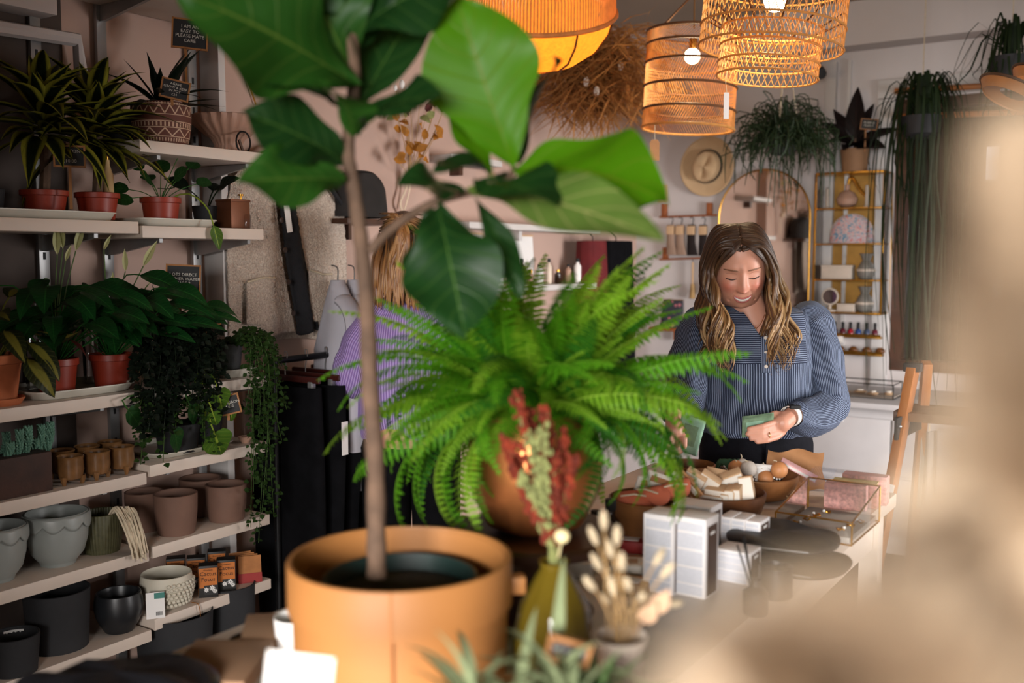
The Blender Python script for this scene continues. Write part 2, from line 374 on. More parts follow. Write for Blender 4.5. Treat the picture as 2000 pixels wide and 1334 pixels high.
def pot(name, label, mt, loc, r0, r1, h, cat='plant pot', group=None, soil=True, lip=0, belly=0, t=.006, dep=None, fn=None, rz=0, n=32, inner=None):
    o = thing(name, label, cat, loc, rz, group); dep = dep or (h*.14 if soil else h*.9)
    MB().lathe(hollow(r0, r1, h, t, dep, lip, belly), n, fn=fn).build('pot', mt, o)
    if soil: MB().lathe([(r1-t*1.2, h-dep+.001), (r1*.6, h-dep+.006), (.002, h-dep+.01)], 20).build('soil', M_soil, o)
    return o
# ---- leaf materials
G_dr = leafmat('striped dracaena leaf', srgb(18, 28, 14), srgb(32, 44, 18), .12, .3, 3, edge=srgb(150, 148, 52), var=.2)
G_dark = leafmat('dark green leaf', srgb(14, 26, 16), srgb(22, 38, 20), .12, .35, 5, var=.2)
G_lily = leafmat('peace lily leaf', srgb(18, 58, 24), srgb(40, 98, 40), .2, .28, 12, var=.25, vw=.05)
G_round = leafmat('round leaf', srgb(30, 66, 28), srgb(62, 106, 46), .2, .35, 5)
G_cal = leafmat('calathea leaf', srgb(30, 38, 18), srgb(104, 106, 40), .15, .4, 9, under=srgb(112, 48, 56), stripe=srgb(118, 112, 44))
G_phil = leafmat('philodendron leaf', srgb(70, 104, 34), srgb(150, 170, 62), .25, .35, 6, vw=.07)
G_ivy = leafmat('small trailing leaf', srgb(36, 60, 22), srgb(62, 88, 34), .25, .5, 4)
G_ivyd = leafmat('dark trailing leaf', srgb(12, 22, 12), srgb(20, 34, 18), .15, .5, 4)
M_spathe = mat('cream spathe', srgb(206, 206, 150), .5, var=.08, trans=.3)
M_stem = mat('green stem', srgb(70, 96, 40), .5, var=.1)
M_bark = mat('grey brown bark', srgb(96, 74, 58), .85, var=.35, scale=30, bump=.6, bscale=45, bdist=.004)
def petleaf(pts, L, wd, shape, N=(0, 0, 1), r=.0022, droop=.5, fold=.2, wave=.03, nv=9, nu=4, ph=0.):
    """a petiole along pts with a blade at its end, one mesh"""
    m = MB(); pp = bez(pts, 8) if len(pts) > 1 else [Vector(pts[0])]
    if len(pts) > 1:
        b = len(m.v); m.tube(pp, [r]*len(pp), 5)
        for k in range(b, len(m.v)): m.uv[k] = (.5, .3)
        T = (pp[-1]-pp[-2])
    else: T = Vector((0, 0, 1))
    Rm = basis(T, N); lm = leafmb(L, wd, shape, droop, fold, wave, nu, nv, ph=ph)
    m.add([Rm @ Vector(v)+pp[-1] for v in lm.v], lm.f, [lm.uv[i] for i in range(len(lm.v))]); return m
def polar(a, e): return Vector((math.cos(a)*math.cos(e), math.sin(a)*math.cos(e), math.sin(e)))
def sign(name, label, lines, loc, w, h, stick, face, size=None, cat='plant sign', tilt=0.):
    """small framed blackboard on a stick, board turned to face"""
    rz = math.atan2(face[1], face[0])+PI/2; o = thing(name, label, cat, loc, rz)
    R = Matrix.Rotation(tilt, 3, 'Y')
    MB().box(R @ Vector((0, .0, stick+h/2)), (w, .005, h), R).build('board', M_slate, o)
    f = MB()
    for s in (-1, 1):
        f.box(R @ Vector((s*w/2, 0, stick+h/2)), (.005, .009, h+.006), R); f.box(R @ Vector((0, 0, stick+h/2+s*h/2)), (w, .009, .005), R)
    f.build('frame', M_stick, o)
    MB().box((0, .006, stick*.5+.01), (.008, .004, stick+.02)).build('stick', M_stick, o)
    text(lines, size or h*.2, M_chalk, o, R @ Vector((0, -.0045, stick+h/2)), Euler((PI/2, -tilt*0+0, 0)) if not tilt else (Matrix.Rotation(tilt, 4, 'Y') @ Matrix.Rotation(PI/2, 4, 'X')).to_euler(), sp=1.0)
    return o
TOCAM = lambda P: (CAM.x-P[0], CAM.y-P[1])
def tray(label, y0, y1, z, x0=-2.84, x1=-2.575, h=.022):
    o = thing('drip_tray', label, 'tray', ((x0+x1)/2, (y0+y1)/2, z)); a, b = (x1-x0)/2, (y1-y0)/2
    def ring(f, zz): return [(math.copysign(abs(math.cos(t))**.35, math.cos(t))*(a-f), math.copysign(abs(math.sin(t))**.35, math.sin(t))*(b-f), zz) for t in [2*PI*k/40 for k in range(40)]]
    rs = [ring(.02, 0), ring(.014, .003), ring(.004, h), ring(0, h), ring(0, h+.003), ring(.008, h+.003), ring(.018, .005)]
    vs = [p for r in rs for p in r]; fs = [(j*40+i, j*40+(i+1) % 40, (j+1)*40+(i+1) % 40, (j+1)*40+i) for j in range(len(rs)-1) for i in range(40)]
    fs += [tuple(range(39, -1, -1)), tuple(range((len(rs)-1)*40, len(rs)*40))]
    MB().add(vs, fs).build('dish', M_tray, o); return o
# ================= bay one, top shelf: striped dracaenas in red pots on a tray
z = Z1[1]
tray('long cream drip tray under the two striped dracaenas', spot(2, 2, 420, -2.6)[0]-.12, spot(236, 236, 420, -2.6)[0], z)
def dracaena(label, px0, px1, h, trunk, x, seed, lm, nleaf=30, L=.2, wd=.045, zz=z, potm=None, potname='potted_dracaena'):
    random.seed(seed); y, r, d = spot(px0, px1, 390, x)
    o = pot(potname, label, potm or M_terra, (x, y, zz+.006), r*.74, r*.94, h, 'plant', lip=r*.06)
    if trunk: MB().tube(bez([(0, 0, h*.8), (.008, .004, h+trunk*.5), (-.004, 0, h+trunk)], 8), [.015]*9, 8).build('trunk', M_bark, o)
    v = [leafmb(L*(.85+.15*i), wd, 'lance', .4+.4*i, .35, .02, 4, 9, ph=i).mesh('leaf', lm) for i in range(3)]
    for k in range(nleaf):
        a = k*2.4+random.uniform(-.2, .2); f = k/nleaf; e = lerp(-.15, 1.25, f)+random.uniform(-.1, .1)
        if math.cos(a)*math.cos(e)*L*.85 < -.12: a = PI-a
        R = basis(polar(a, e), (0, 0, 1) if e < 1.1 else polar(a+PI, 0)); zz2 = h*.85+trunk*lerp(.6, 1.05, f)
        ln = inst(v[k % 3], 'leaf', o, Vector((0, 0, zz2)), R.to_euler(), random.uniform(.75, 1.12)*lerp(.95, .8, f))
    return o
dracaena('striped dracaena in red pot at the left end of the top tray', 42, 132, .078, .25, -2.70, 3, G_dr, 52, .26, .062)
dracaena('striped dracaena in red pot beside the slim pale bottle', 148, 232, .078, .24, -2.68, 5, G_dr, 52, .26, .062)
y, r, d = spot(-20, 36, 390, -2.7); pot('nursery_pot', 'black nursery pot cut by the left edge on the top tray', M_mattpot, (-2.72, y-.03, z+.006), r*.8, r, .075)
sg = onx(128, 380, -2.615); sign('plant_sign', 'small framed blackboard sign between the two striped dracaenas', 'CROTON\n£\n£10.00', (-2.59, sg.y, z+.03), .078, .056, .118, TOCAM(sg), .0135)
# slim pale bottle with a glossy cream body
y, r, d = spot(200, 222, 400, -2.74); o = thing('glass_bottle', 'slim pale glass bottle behind the striped dracaena', 'bottle', (-2.74, y, z+.006))
MB().lathe([(.017, 0), (.019, .01), (.019, .14), (.012, .16), (.009, .17), (.009, .185), (.007, .185), (.006, .17)], 18).build('body', mat('cream glass', srgb(215, 180, 130), .15, var=.1), o)
MB().lathe([(.0075, .18), (.0085, .2), (.002, .202)], 12).build('stopper', M_brass, o)
# ================= bay two, upper shelf: patterned pot, fluted bowl
z = Z2[0]
y, r, d = spot(262, 376, 250, -2.66); hp = .13
t = NT('sgraffito pot'); uv = t.n('ShaderNodeUVMap').outputs[0]; sp_ = t.n('ShaderNodeSeparateXYZ', {0: t.n('ShaderNodeTexCoord').outputs['Object']})
an = t.math('DIVIDE', t.math('ARCTAN2', sp_.outputs[1], sp_.outputs[0]), 2*PI); zc = t.math('DIVIDE', sp_.outputs[2], hp)
def tri_line(n, z0, z1, w):
    ph = t.math('ABSOLUTE', t.math('SUBTRACT', t.math('FRACT', t.math('MULTIPLY', an, n)), .5)); zf = t.math('DIVIDE', t.math('SUBTRACT', zc, z0), (z1-z0)*2)
    ln = t.math('LESS_THAN', t.math('ABSOLUTE', t.math('SUBTRACT', ph, zf)), w); a = t.math('GREATER_THAN', zc, z0); b = t.math('LESS_THAN', zc, z1)
    return t.math('MULTIPLY', ln, t.math('MULTIPLY', a, b))
def hline(zz, w): return t.math('LESS_THAN', t.math('ABSOLUTE', t.math('SUBTRACT', zc, zz)), w)
def ticks(n, z0, z1, w):
    ph = t.math('LESS_THAN', t.math('FRACT', t.math('MULTIPLY', an, n)), w)
    return t.math('MULTIPLY', ph, t.math('MULTIPLY', t.math('GREATER_THAN', zc, z0), t.math('LESS_THAN', zc, z1)))
pat = tri_line(18, .72, .92, .07)
for q in (tri_line(18, .9, .55, .07), hline(.7, .008), hline(.54, .01), hline(.4, .01), tri_line(12, .2, .38, .06), hline(.19, .01), hline(.95, .012), ticks(46, .42, .52, .4), ticks(60, .08, .16, .4), ticks(60, .93, .98, .4)):
    pat = t.math('MAXIMUM', pat, q)
M_sgr = t.end(t.bsdf(t.mix(pat, srgb(92, 48, 34), srgb(190, 158, 132)), .7, 0))
o = pot('patterned_pot_plant', 'dark spiky plant in brown pot with scratched white geometric bands', M_sgr, (-2.67, y, z), r*.86, r*.98, hp, 'plant', belly=.006, n=48)
random.seed(11)
v = [leafmb(.23, .036, 'lance', .2+.35*i, .3, .01, 4, 8).mesh('leaf', G_dark) for i in range(3)]
for k in range(17):
    e = lerp(.12, 1.35, k/16); a = k*2.4+.5
    if math.cos(a)*math.cos(e) < -.6: a = PI-a
    inst(v[k % 3], 'leaf', o, (0, 0, hp*.9), basis(polar(a, e), (0, 0, 1)).to_euler(), random.uniform(.75, 1.1))
sg = onx(365, 200, -2.63); sign('plant_sign', 'tall blackboard sign on a stick above the patterned pot', 'I AM AN\nEASY TO\nPLEASE MATE\nCARE', (-2.63, sg.y, z+.11), .105, .088, .2, TOCAM(sg), .0145, tilt=.06)
sg = onx(330, 200, -2.58); sign('plant_sign', 'small tilted blackboard sign against the patterned pot rim', 'AGAVE\nGROW & KEEP\nIN POT\n£24', (-2.565, sg.y, z+.115), .08, .055, .02, TOCAM(sg), .0105, tilt=.2)
y, r, d = spot(205, 262, 240, -2.74); pot('square_black_pot', 'black pot in shadow left of the patterned pot', M_mattpot, (-2.76, y+.02, z), .05, .056, .1, soil=False)
y, r, d = spot(376, 516, 240, -2.68)
def fl(a, zz, j): return 1+.035*math.cos(22*a)*(1 if 1 < j < 9 else .3)
o = thing('fluted_bowl', 'blush pink fluted footed bowl beside the patterned pot', 'bowl', (-2.69, y+.005, z))
MB().lathe([(r*.42, 0), (r*.4, .01), (r*.36, .03), (r*.45, .05), (r*.72, .075), (r*.95, .1), (r*1.0, .125), (r*.97, .127), (r*.9, .1), (r*.6, .06), (.004, .045)], 88, fn=fl).build('bowl', M_blush, o)
y, r, d = spot(496, 522, 270, -2.64)
o = thing('black_trivet', 'small black wire trivet leaning at the shelf end beside the fluted bowl', 'trivet', (-2.6, Y_E-.035, z))
MB().tube([Vector((.0, .03*math.cos(a), .035+.035*math.sin(a))) for a in [2*PI*k/20 for k in range(21)]], .003, 6).build('ring', M_iron, o); MB().box((-.01, 0, .02), (.006, .008, .05), Matrix.Rotation(.4, 3, 'X')).build('handle', M_walnut, o)
# brass triangle wall hook
o = thing('brass_wall_hook', 'brass triangular wall hook above the fluted bowl', 'hook', onx(500, 180, XL+.01))
P0 = onx(500, 180, XL+.01); q = lambda px, py, dx=.0: onx(px, py, XL+.012+dx)-P0
MB().tube([q(477, 122), q(478, 135), q(500, 205)], .003, 6).tube([q(478, 135), q(535, 165), q(566, 218, .05)], .003, 6).build('bracket', M_brass, o)
MB().tube([q(520, 225, .02), q(566, 222, .05)], .007, 10).build('rod', M_brass, o); MB().tube([q(566, 228, .05), q(566, 212, .05)], .003, 8).build('hook_end', M_brass, o)
# ================= bay two, shelf one: round leaved plants
z = Z2[1]
tray('short cream drip tray under the round-leaved red pot', spot(258, 258, 430, -2.6)[0]+.02, spot(428, 428, 430, -2.6)[0], z)
y, r, d = spot(275, 352, 390, -2.66)
o = pot('pilea_plant', 'round-leaved plant in a wide red pot on the short tray', M_terra, (-2.66, y, z+.006), r*.78, r*.95, .085, 'plant', lip=r*.06)
random.seed(4)
for (a, e, s, L) in ((.2, .9, .09, .055), (1.2, .5, .13, .05), (2.4, 1.2, .1, .06), (-1.2, .9, .07, .06), (-2.2, .4, .1, .055), (0.9, 1.2, .15, .05), (-.5, .3, .12, .06), (2.9, .8, .1, .05), (-1.6, .1, .1, .06), (1.7, .75, .17, .05), (-2.8, 1.0, .12, .05)):
    p = polar(a, e)*s; petleaf([(0, 0, .07), p*.5+Vector((0, 0, .08)), p+Vector((0, 0, .07))], L, L*.95, 'round', (.6, -.4, .7), .0014, .3, .1, .02).build('leaf', G_round, o)
petleaf([(.0, .01, .07), (.06, .05, .1), (.11, .085, .06), (.125, .1, .0)], .08, .04, 'ovate', (1, -.3, 0), .0025, .2, .3).build('leaf', G_phil, o)
y, r, d = spot(385, 440, 400, -2.7)
o = pot('dark_leaf_plant', 'dark-leaved plant in a dark pot behind the copper box', M_mattpot, (-2.72, y, z), .04, .05, .075, 'plant')
for k in range(9):
    a = k*2.1; p = polar(a, .7)*.08; petleaf([(0, 0, .06), p*.5+Vector((0, 0, .08)), p+Vector((0, 0, .08))], .085, .06, 'ovate', (.5, -.4, .7), .002, .7).build('leaf', G_dark, o)
y, r, d = spot(434, 492, 410, -2.62)
o = thing('copper_box', 'brown copper box at the end of the pilea shelf', 'box', (-2.64, y, z)); M_copper = mat('aged copper', srgb(110, 66, 42), .45, .5, var=.2)
MB().box((0, 0, .046), (.075, .08, .092), bev=.003).build('box', M_copper, o); MB().box((0, 0, .094), (.079, .084, .008), bev=.002).build('lid', M_copper, o)
y, r, d = spot(490, 514, 410, -2.62)
o = thing('plant_mister', 'clear glass plant mister with brass pump beside the copper box', 'mister', (-2.63, Y_E-.025, z))
MB().lathe([(.028, 0), (.031, .01), (.031, .045), (.02, .065), (.012, .075), (.012, .085)], 20).build('bottle', M_glass, o)
MB().lathe([(.013, .08), (.013, .092), (.004, .094), (.004, .11), (.009, .111), (.009, .117), (.002, .118)], 14).build('pump', M_brass, o)
# ================= bay one, shelf two: peace lilies, calathea
z = Z1[2]
tray('cream drip tray under the two peace lilies', spot(66, 66, 770, -2.6)[0], spot(268, 268, 750, -2.6)[0], z)
def lily(label, px0, px1, seed, spathes, n=38):
    random.seed(seed); y, r, d = spot(px0, px1, 730, -2.68); h = .1
    o = pot('peace_lily', label, M_terra, (-2.68, y, z+.006), r*.76, r*.95, h, 'plant', lip=r*.05)
    for k in range(n):
        a = k*2.4+random.uniform(-.3, .3); e = random.uniform(.55, 1.4); s = random.uniform(.12, .26)
        if math.cos(a) < 0 and math.cos(a)*(math.cos(e)*s+.15) < -.09: a = PI-a
        p = polar(a, e)*s
        out = polar(a, .1)*random.uniform(.03, .07)
        petleaf([(0, 0, h*.8), p*.5+Vector((0, 0, h*.85)), p+Vector((0, 0, h*.8)), p+out+Vector((0, 0, h*.85))], random.uniform(.12, .17), random.uniform(.05, .075), 'ovate', (.45, -.35, .8), .0018, random.uniform(.5, 1.1), .25, .03, 8, 4, k).build('leaf', G_lily, o)
    for (px, py, L, ln) in spathes:
        tip = onx(px, py, -2.62)-Vector((-2.68, y, z+.006)); b = Vector((0, 0, h*.8)); dirv = Vector((ln, ln*.7, 1)).normalized()
        fl_ = tag(MB().tube(bez([b, lerp(b, tip, .5)+Vector((.01, -.01, .03)), tip], 10), .0018, 5).build('flower_stalk', M_stem, o))
        lm = leafmb(L, L*.24, 'lance', .3, 1.0, 0, 4, 8); R = basis(dirv, (.6, -.4, .2)); MB().add([R @ Vector(v)+tip for v in lm.v], lm.f).build('spathe', M_spathe, fl_)
    return o
lily('peace lily in red pot with three tall cream spathes beside the calathea', 70, 152, 21, [(112, 498, .09, .0), (123, 486, .095, -.1), (148, 490, .09, .25), (128, 510, .05, .3)])
lily('peace lily in red pot with spathes leaning right below the blackboard sign', 178, 258, 22, [(203, 488, .05, .4), (245, 530, .07, .0), (218, 560, .045, .1), (280, 520, .09, .45), (290, 555, .04, .9), (272, 597, .06, 1.6)])
y, r, d = spot(-46, 52, 740, -2.64)
o = pot('calathea_plant', 'patterned calathea with purple leaf underside in an orange clay pot', M_clay, (-2.64, y-.015, z+.012), r*.72, r*.98, .125, 'plant', lip=r*.05)
MB().lathe([(r*.85, -.012), (r*1.02, .004), (r*1.02, .008), (r*.8, .0)], 28).build('saucer', M_clay, o)
for (px, py, x, L, wd, N) in ((85, 640, -2.55, .11, .075, (.3, -.2, -.9)), (60, 655, -2.54, .14, .07, (.2, -.2, 1)), (10, 630, -2.56, .13, .06, (.2, -.3, 1)), (120, 640, -2.6, .12, .055, (.1, .2, 1)), (60, 690, -2.52, .13, .07, (.6, -.4, .6)), (-10, 600, -2.6, .12, .06, (.4, -.4, .7)), (20, 560, -2.7, .12, .06, (.5, -.4, .6))):
    tp = onx(px, py, x)-Vector((-2.64, y-.015, z+.012)); b = Vector((0, 0, .1))
    petleaf([b, lerp(b, tp, .45)+Vector((0, 0, .04)), tp*.9], L, wd, 'ovate', N, .0022, .9, .15, .04).build('leaf', G_cal, o)
for i, (px, dx) in enumerate(((62, 0), (175, 0), (205, .01), (242, 0))):
    y, r, d = spot(px-12, px+12, 500, -2.8); o = thing('glass_vase', ['tall clear glass tumbler at the back behind the left spathes', 'clear glass tumbler behind the middle of the lily leaves', 'clear glass tumbler at the back behind the right lily', 'clear glass tumbler nearest the sign behind the lilies'][i], 'glass vase', (-2.8, y, z))
    MB().lathe([(.02, 0), (.03, .01), (.034, .26), (.032, .262), (.028, .015), (.004, .01)], 20).build('glass', M_glass, o)
# ================= bay two, shelf two: trailing plants, signs
z = Z2[2]
y, r, d = spot(345, 375, 560, -2.66)
o = pot('spiky_dracaena', 'small dark spiky plant behind the lily leaf under the blackboard sign', M_mattpot, (-2.68, spot(330, 330, 700, -2.68)[0], z), .045, .055, .1, 'plant')
for k in range(12):
    e = lerp(.4, 1.4, k/11); inst(leafmb(.24, .03, 'lance', .25, .3, 0, 4, 7).mesh('leaf', G_dark), 'leaf', o, (0, 0, .09), basis(polar(k*2.4 if math.cos(k*2.4)*math.cos(e) > -.5 else PI-k*2.4, e), (0, 0, 1)).to_euler(), random.uniform(.75, 1.05))
sg = onx(345, 640, -2.62); sign('plant_sign', 'blackboard sign on a stick standing above the lily leaves', 'LOTS DIRECT\nSUMMER WATER\nCARE 2', (-2.6, sg.y, z+.1), .1, .085, .19, TOCAM(sg), .0135, tilt=.05)
sg = onx(398, 700, -2.58); sign('plant_sign', 'small blackboard sign lettered over the dark ivy pots', 'CISSUS\n£12', (-2.56, sg.y, z+.12), .07, .05, .07, TOCAM(sg), .015, tilt=.08)
def vine_mesh(pts, nl, L, seed, lm, wr=.9, r=.0012, sp=.02):
    random.seed(seed); m = MB(); pp = bez(pts, max(10, nl//3)); m.tube(pp, r, 4)
    for k in range(len(m.v)): m.uv[k] = (.5, .2)
    lf = leafmb(L, L*wr, 'ovate', .4, .2, 0, 2, 3)
    for k in range(nl):
        f = k/nl*(len(pp)-1); i = int(f); p = lerp(pp[i], pp[min(i+1, len(pp)-1)], f-i)
        a = random.uniform(0, 6.3); dv = polar(a, random.uniform(-.7, .5)); s = random.uniform(.6, 1.2); R = basis(dv, (.5, -.4, .7)); q0 = p+dv*random.uniform(0, sp)
        m.add([R @ (Vector(v)*s)+q0 for v in lf.v], lf.f, [lf.uv[j] for j in range(len(lf.v))])
    return m
def trailing(label, loc, potspec, vines, lm, L, name='trailing_ivy', per=1500):
    o = pot(name, label, potspec[0], loc, potspec[1], potspec[2], potspec[3], 'plant')
    for k, pts in enumerate(vines):
        pts = [Vector(p)-Vector(loc) for p in pts]; ln = sum((pts[i+1]-pts[i]).length for i in range(len(pts)-1))
        ob = vine_mesh(pts, int(ln*per/10)+8, L, k*7+len(label), lm).build('trailing_vine', lm, o); ob['kind'] = 'stuff'
    return o
random.seed(9)
P = onx(452, 720, -2.64); M_greypot = mat('grey pot', srgb(60, 62, 60), .6, var=.1)
tray('stacked cream drip tray under the grey ivy pot', P.y-.075, P.y+.075, z, -2.78, -2.575, .026)
L0 = Vector((-2.66, P.y, z+.01)); top = L0+Vector((0, 0, .1)); vs_ = []
for (px, py, x) in ((480, 800, -2.52), (500, 900, -2.5), (520, 960, -2.5), (490, 1030, -2.5), (540, 780, -2.48), (505, 1060, -2.5), (548, 720, -2.5), (560, 800, -2.5), (525, 690, -2.55), (470, 660, -2.6), (530, 900, -2.48), (512, 1000, -2.49), (495, 960, -2.49), (505, 850, -2.48), (535, 1010, -2.5), (485, 720, -2.54), (515, 760, -2.5), (550, 860, -2.48)):
    e = onx(px, py, x); md = onx(min(px, 520)+random.uniform(-15, 15), 668+random.uniform(-22, 10), x+random.uniform(-.03, .03)); vs_.append([top, md, lerp(md, e, .5)+Vector((.01, random.uniform(-.015, .015), 0)), e])
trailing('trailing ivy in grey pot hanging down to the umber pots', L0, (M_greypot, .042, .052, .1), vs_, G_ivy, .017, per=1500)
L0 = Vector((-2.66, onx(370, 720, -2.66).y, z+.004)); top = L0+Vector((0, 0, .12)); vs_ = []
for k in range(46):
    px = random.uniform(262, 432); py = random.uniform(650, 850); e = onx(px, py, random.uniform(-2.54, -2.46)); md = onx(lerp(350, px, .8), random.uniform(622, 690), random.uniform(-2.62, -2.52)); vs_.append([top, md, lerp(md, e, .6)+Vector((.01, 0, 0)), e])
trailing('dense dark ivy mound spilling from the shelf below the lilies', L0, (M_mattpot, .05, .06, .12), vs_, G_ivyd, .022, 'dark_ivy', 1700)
vs_ = []; L0 = Vector((-2.64, onx(300, 860, -2.64).y, Z2[3]+.008)); top = L0+Vector((0, 0, .09))
for k in range(16):
    px = random.uniform(272, 420); py = random.uniform(790, 910); e = onx(px, py, random.uniform(-2.53, -2.48)); md = onx(lerp(330, px, .8), random.uniform(760, 800), -2.56); vs_.append([top, md, e])
trailing('bright trailing vine around the black nursery pot', L0+Vector((.0, .09, 0)), (M_mattpot, .06, .07, .09), vs_, G_ivy, .02, 'trailing_vine_plant', 1000)
sg = onx(458, 790, -2.5); sign('plant_sign', 'wide blackboard sign hanging below the tray among the ivy', 'PHILODENDRON\nFROM £12', (-2.53, sg.y, Z2[2]-.125), .09, .06, .02, TOCAM(sg), .012, tilt=-.2)
# ================= bay two, shelf three: philodendron over a white tray
z = Z2[3]
tray('white drip tray under the philodendron', spot(300, 300, 890, -2.6)[0], spot(460, 460, 890, -2.6)[0], z, h=.016)
o = pot('philodendron', 'philodendron with one big lime leaf hanging over the tray', M_mattpot, (-2.7, onx(400, 860, -2.7).y, z+.006), .05, .06, .08, 'plant'); B0 = o.location.copy()
for (px, py, x, L, wd, N, dr) in ((418, 845, -2.5, .11, .1, (.8, -.5, .35), .3), (425, 760, -2.51, .09, .07, (.9, -.5, .2), .4), (400, 725, -2.54, .08, .06, (.9, -.5, .3), .4), (415, 805, -2.5, .06, .05, (.9, -.6, .1), .3), (250, 800, -2.52, .1, .055, (.7, -.5, .6), .2), (340, 840, -2.53, .1, .06, (.6, -.3, .7), .4), (370, 790, -2.53, .09, .06, (.6, -.3, .7), .4), (330, 770, -2.53, .08, .06, (.6, -.3, .7), .4), (450, 800, -2.53, .05, .04, (.9, -.4, .3), .4)):
    tp = onx(px, py, x)-B0; b = Vector((0, 0, .07)); dirv = Vector((.15, .6, -.5)) if py > 750 and px > 390 else Vector((.1, random.uniform(-.6, .6), -.3))
    petleaf([b, lerp(b, tp, .5)+Vector((0, 0, .07)), tp-dirv*.02+Vector((0, 0, .03)), tp], L, wd, 'heart', N, .0025, dr, .15, .03, 9, 6).build('leaf', G_phil if px > 395 else G_round, o)
y, r, d = spot(468, 490, 870, -2.6); o = thing('pink_dish', 'tiny pale dish at the end of the philodendron shelf', 'dish', (-2.6, y, z))
MB().lathe([(.012, 0), (.02, .012), (.024, .022), (.022, .022), (.018, .012), (.002, .006)], 20).build('dish', M_blush, o)
# ================= bay one, shelf three: rusty planter with succulents, footed pots
z = Z1[3]
y0, y1 = spot(-30, -30, 950, -2.62)[0], onx(108, 950, -2.56).y
o = thing('rusty_planter', 'rusty rectangular planter of blue-green succulents at the left edge', 'planter', (-2.64, (y0+y1)/2, z)); w = (y1-y0)
MB().box((0, 0, .055), (.14, w, .11), bev=.004).build('trough', M_rust, o); MB().box((0, 0, .108), (.125, w-.02, .006)).build('soil', M_soil, o)
M_succ = mat('blue green succulent', srgb(92, 132, 112), .6, var=.2, scale=40)
random.seed(31)
for k, (px, py) in enumerate(((12, 850), (30, 868), (44, 855), (55, 838), (80, 835), (92, 838), (98, 830), (20, 870), (68, 862), (38, 845))):
    tp = onx(px, py, -2.62+random.uniform(-.03, .03))-o.location; b = Vector((tp.x, tp.y-.012, .1)); pp = bez([b, lerp(b, tp, .5)+Vector((0, .006, 0)), tp], 10); m = MB()
    for i, p in enumerate(pp):
        for q in range(7):
            dv = polar(q*2*PI/7+i*.6, .5); m.ell(p+dv*.007, (.0038, .0038, .0085), 5, 4, basis((0, 0, 1), dv).to_3x3() @ Matrix.Rotation(-.9, 3, 'X'))
    sb = m.build('succulent_stem', M_succ, o); sb['kind'] = 'stuff'
fp = thing('footed_pot', 'brown glazed three-footed pot nearest the rusty planter', 'plant pot', (0, 0, 0), 0, 'small brown footed pots')
MB().lathe([(.02, .012), (.031, .018), (.036, .04), (.0345, .072), (.037, .08), (.035, .082), (.032, .078), (.031, .05), (.01, .03)], 26).build('pot', M_bronze, fp)
for k in range(3):
    a = k*2*PI/3-1.2; MB().tube([(.029*math.cos(a), .029*math.sin(a), .024), (.031*math.cos(a), .031*math.sin(a), .01), (.029*math.cos(a), .029*math.sin(a), 0)], [.011, .007, .005], 7).build('foot', M_bronze, fp)
fl_ = ['brown glazed three-footed pot nearest the rusty planter', 'brown glazed footed pot in the middle of the front row', 'brown glazed footed pot at the right end of the front row', 'brown footed pot in the back row behind the first', 'brown footed pot in the back row behind the middle one', 'brown footed pot at the right end of the back row']
for i, (px, x) in enumerate(((138, -2.6), (191, -2.6), (239, -2.605), (120, -2.7), (170, -2.7), (215, -2.705))):
    y = onx(px, 930 if i < 3 else 880, x).y; (setattr(fp, 'location', (x, y, z)) if i == 0 else dup(fp, (x, y, z), i*.5, fl_[i]))
# ================= bay one, shelf four: scalloped pots, ribbed pot, rope
z = Z1[4]
def scal(label, px0, px1):
    y, r, d = spot(px0, px1, 1060, -2.65); h = .15; o = thing('scalloped_pot', label, 'plant pot', (-2.655, y, z), .3)
    MB().lathe([(r*.55, 0), (r*.57, .008), (r*.6, .012), (r*.82, .035), (r*.95, .075), (r*.98, .11), (r*.97, h), (r*.94, h+.002), (r*.9, h-.003), (r*.88, .09), (r*.5, .03)], 40).build('pot', M_sage, o)
    m = MB()
    def f(u, v):
        a = 2*PI*u; low = abs(math.sin(a*5)); zz = lerp(h, h-.022-.02*low, v); rr = r*(.985+.045*math.sin(PI*min(1, v*1.1)*.5+.3)); return (rr*math.cos(a), rr*math.sin(a), zz)
    m.sheet(f, 120, 5, True).build('scalloped_rim', M_sage, o, solid=.006); return o
scal('grey-green pot with scalloped rim cut by the left edge', -62, 50); scal('whole grey-green pot with scalloped rim beside the ribbed pot', 55, 173)
y, r, d = spot(166, 246, 1050, -2.64)
o = pot('ribbed_pot', 'moss green ribbed pot holding a cotton rope plant hanger', M_moss, (-2.66, y, z), r*.82, r*.98, .118, soil=False, belly=.004, fn=lambda a, zz, j: 1+.012*math.cos(44*a), n=132)
M_rope = mat('cotton rope', srgb(206, 190, 164), .9, var=.12, scale=60, bump=.5, bscale=200)
random.seed(3); rp = thing('rope_hanger', 'cream cotton rope hanger draped over the ribbed pot rim', 'rope', (-2.66, y, z+.1)); rc = rp.location
for k in range(22):
    f = k/21; s0 = onx(lerp(212, 240, f), 1008, -2.62)-rc; s1 = onx(lerp(225, 262, f)+random.uniform(-3, 3), 992+random.uniform(-2, 8), -2.6)-rc
    s2 = onx(lerp(245, 276, f)+random.uniform(-4, 4), 1035+random.uniform(-6, 6), -2.555+random.uniform(-.01, .015))-rc; s3 = onx(lerp(262, 290, f)+random.uniform(-5, 5), 1085+random.uniform(-8, 12), -2.53+random.uniform(-.012, .012))-rc
    MB().tube(bez([s0, s1, s2, s3], 12), .0032, 6).build('strand', M_rope, rp)
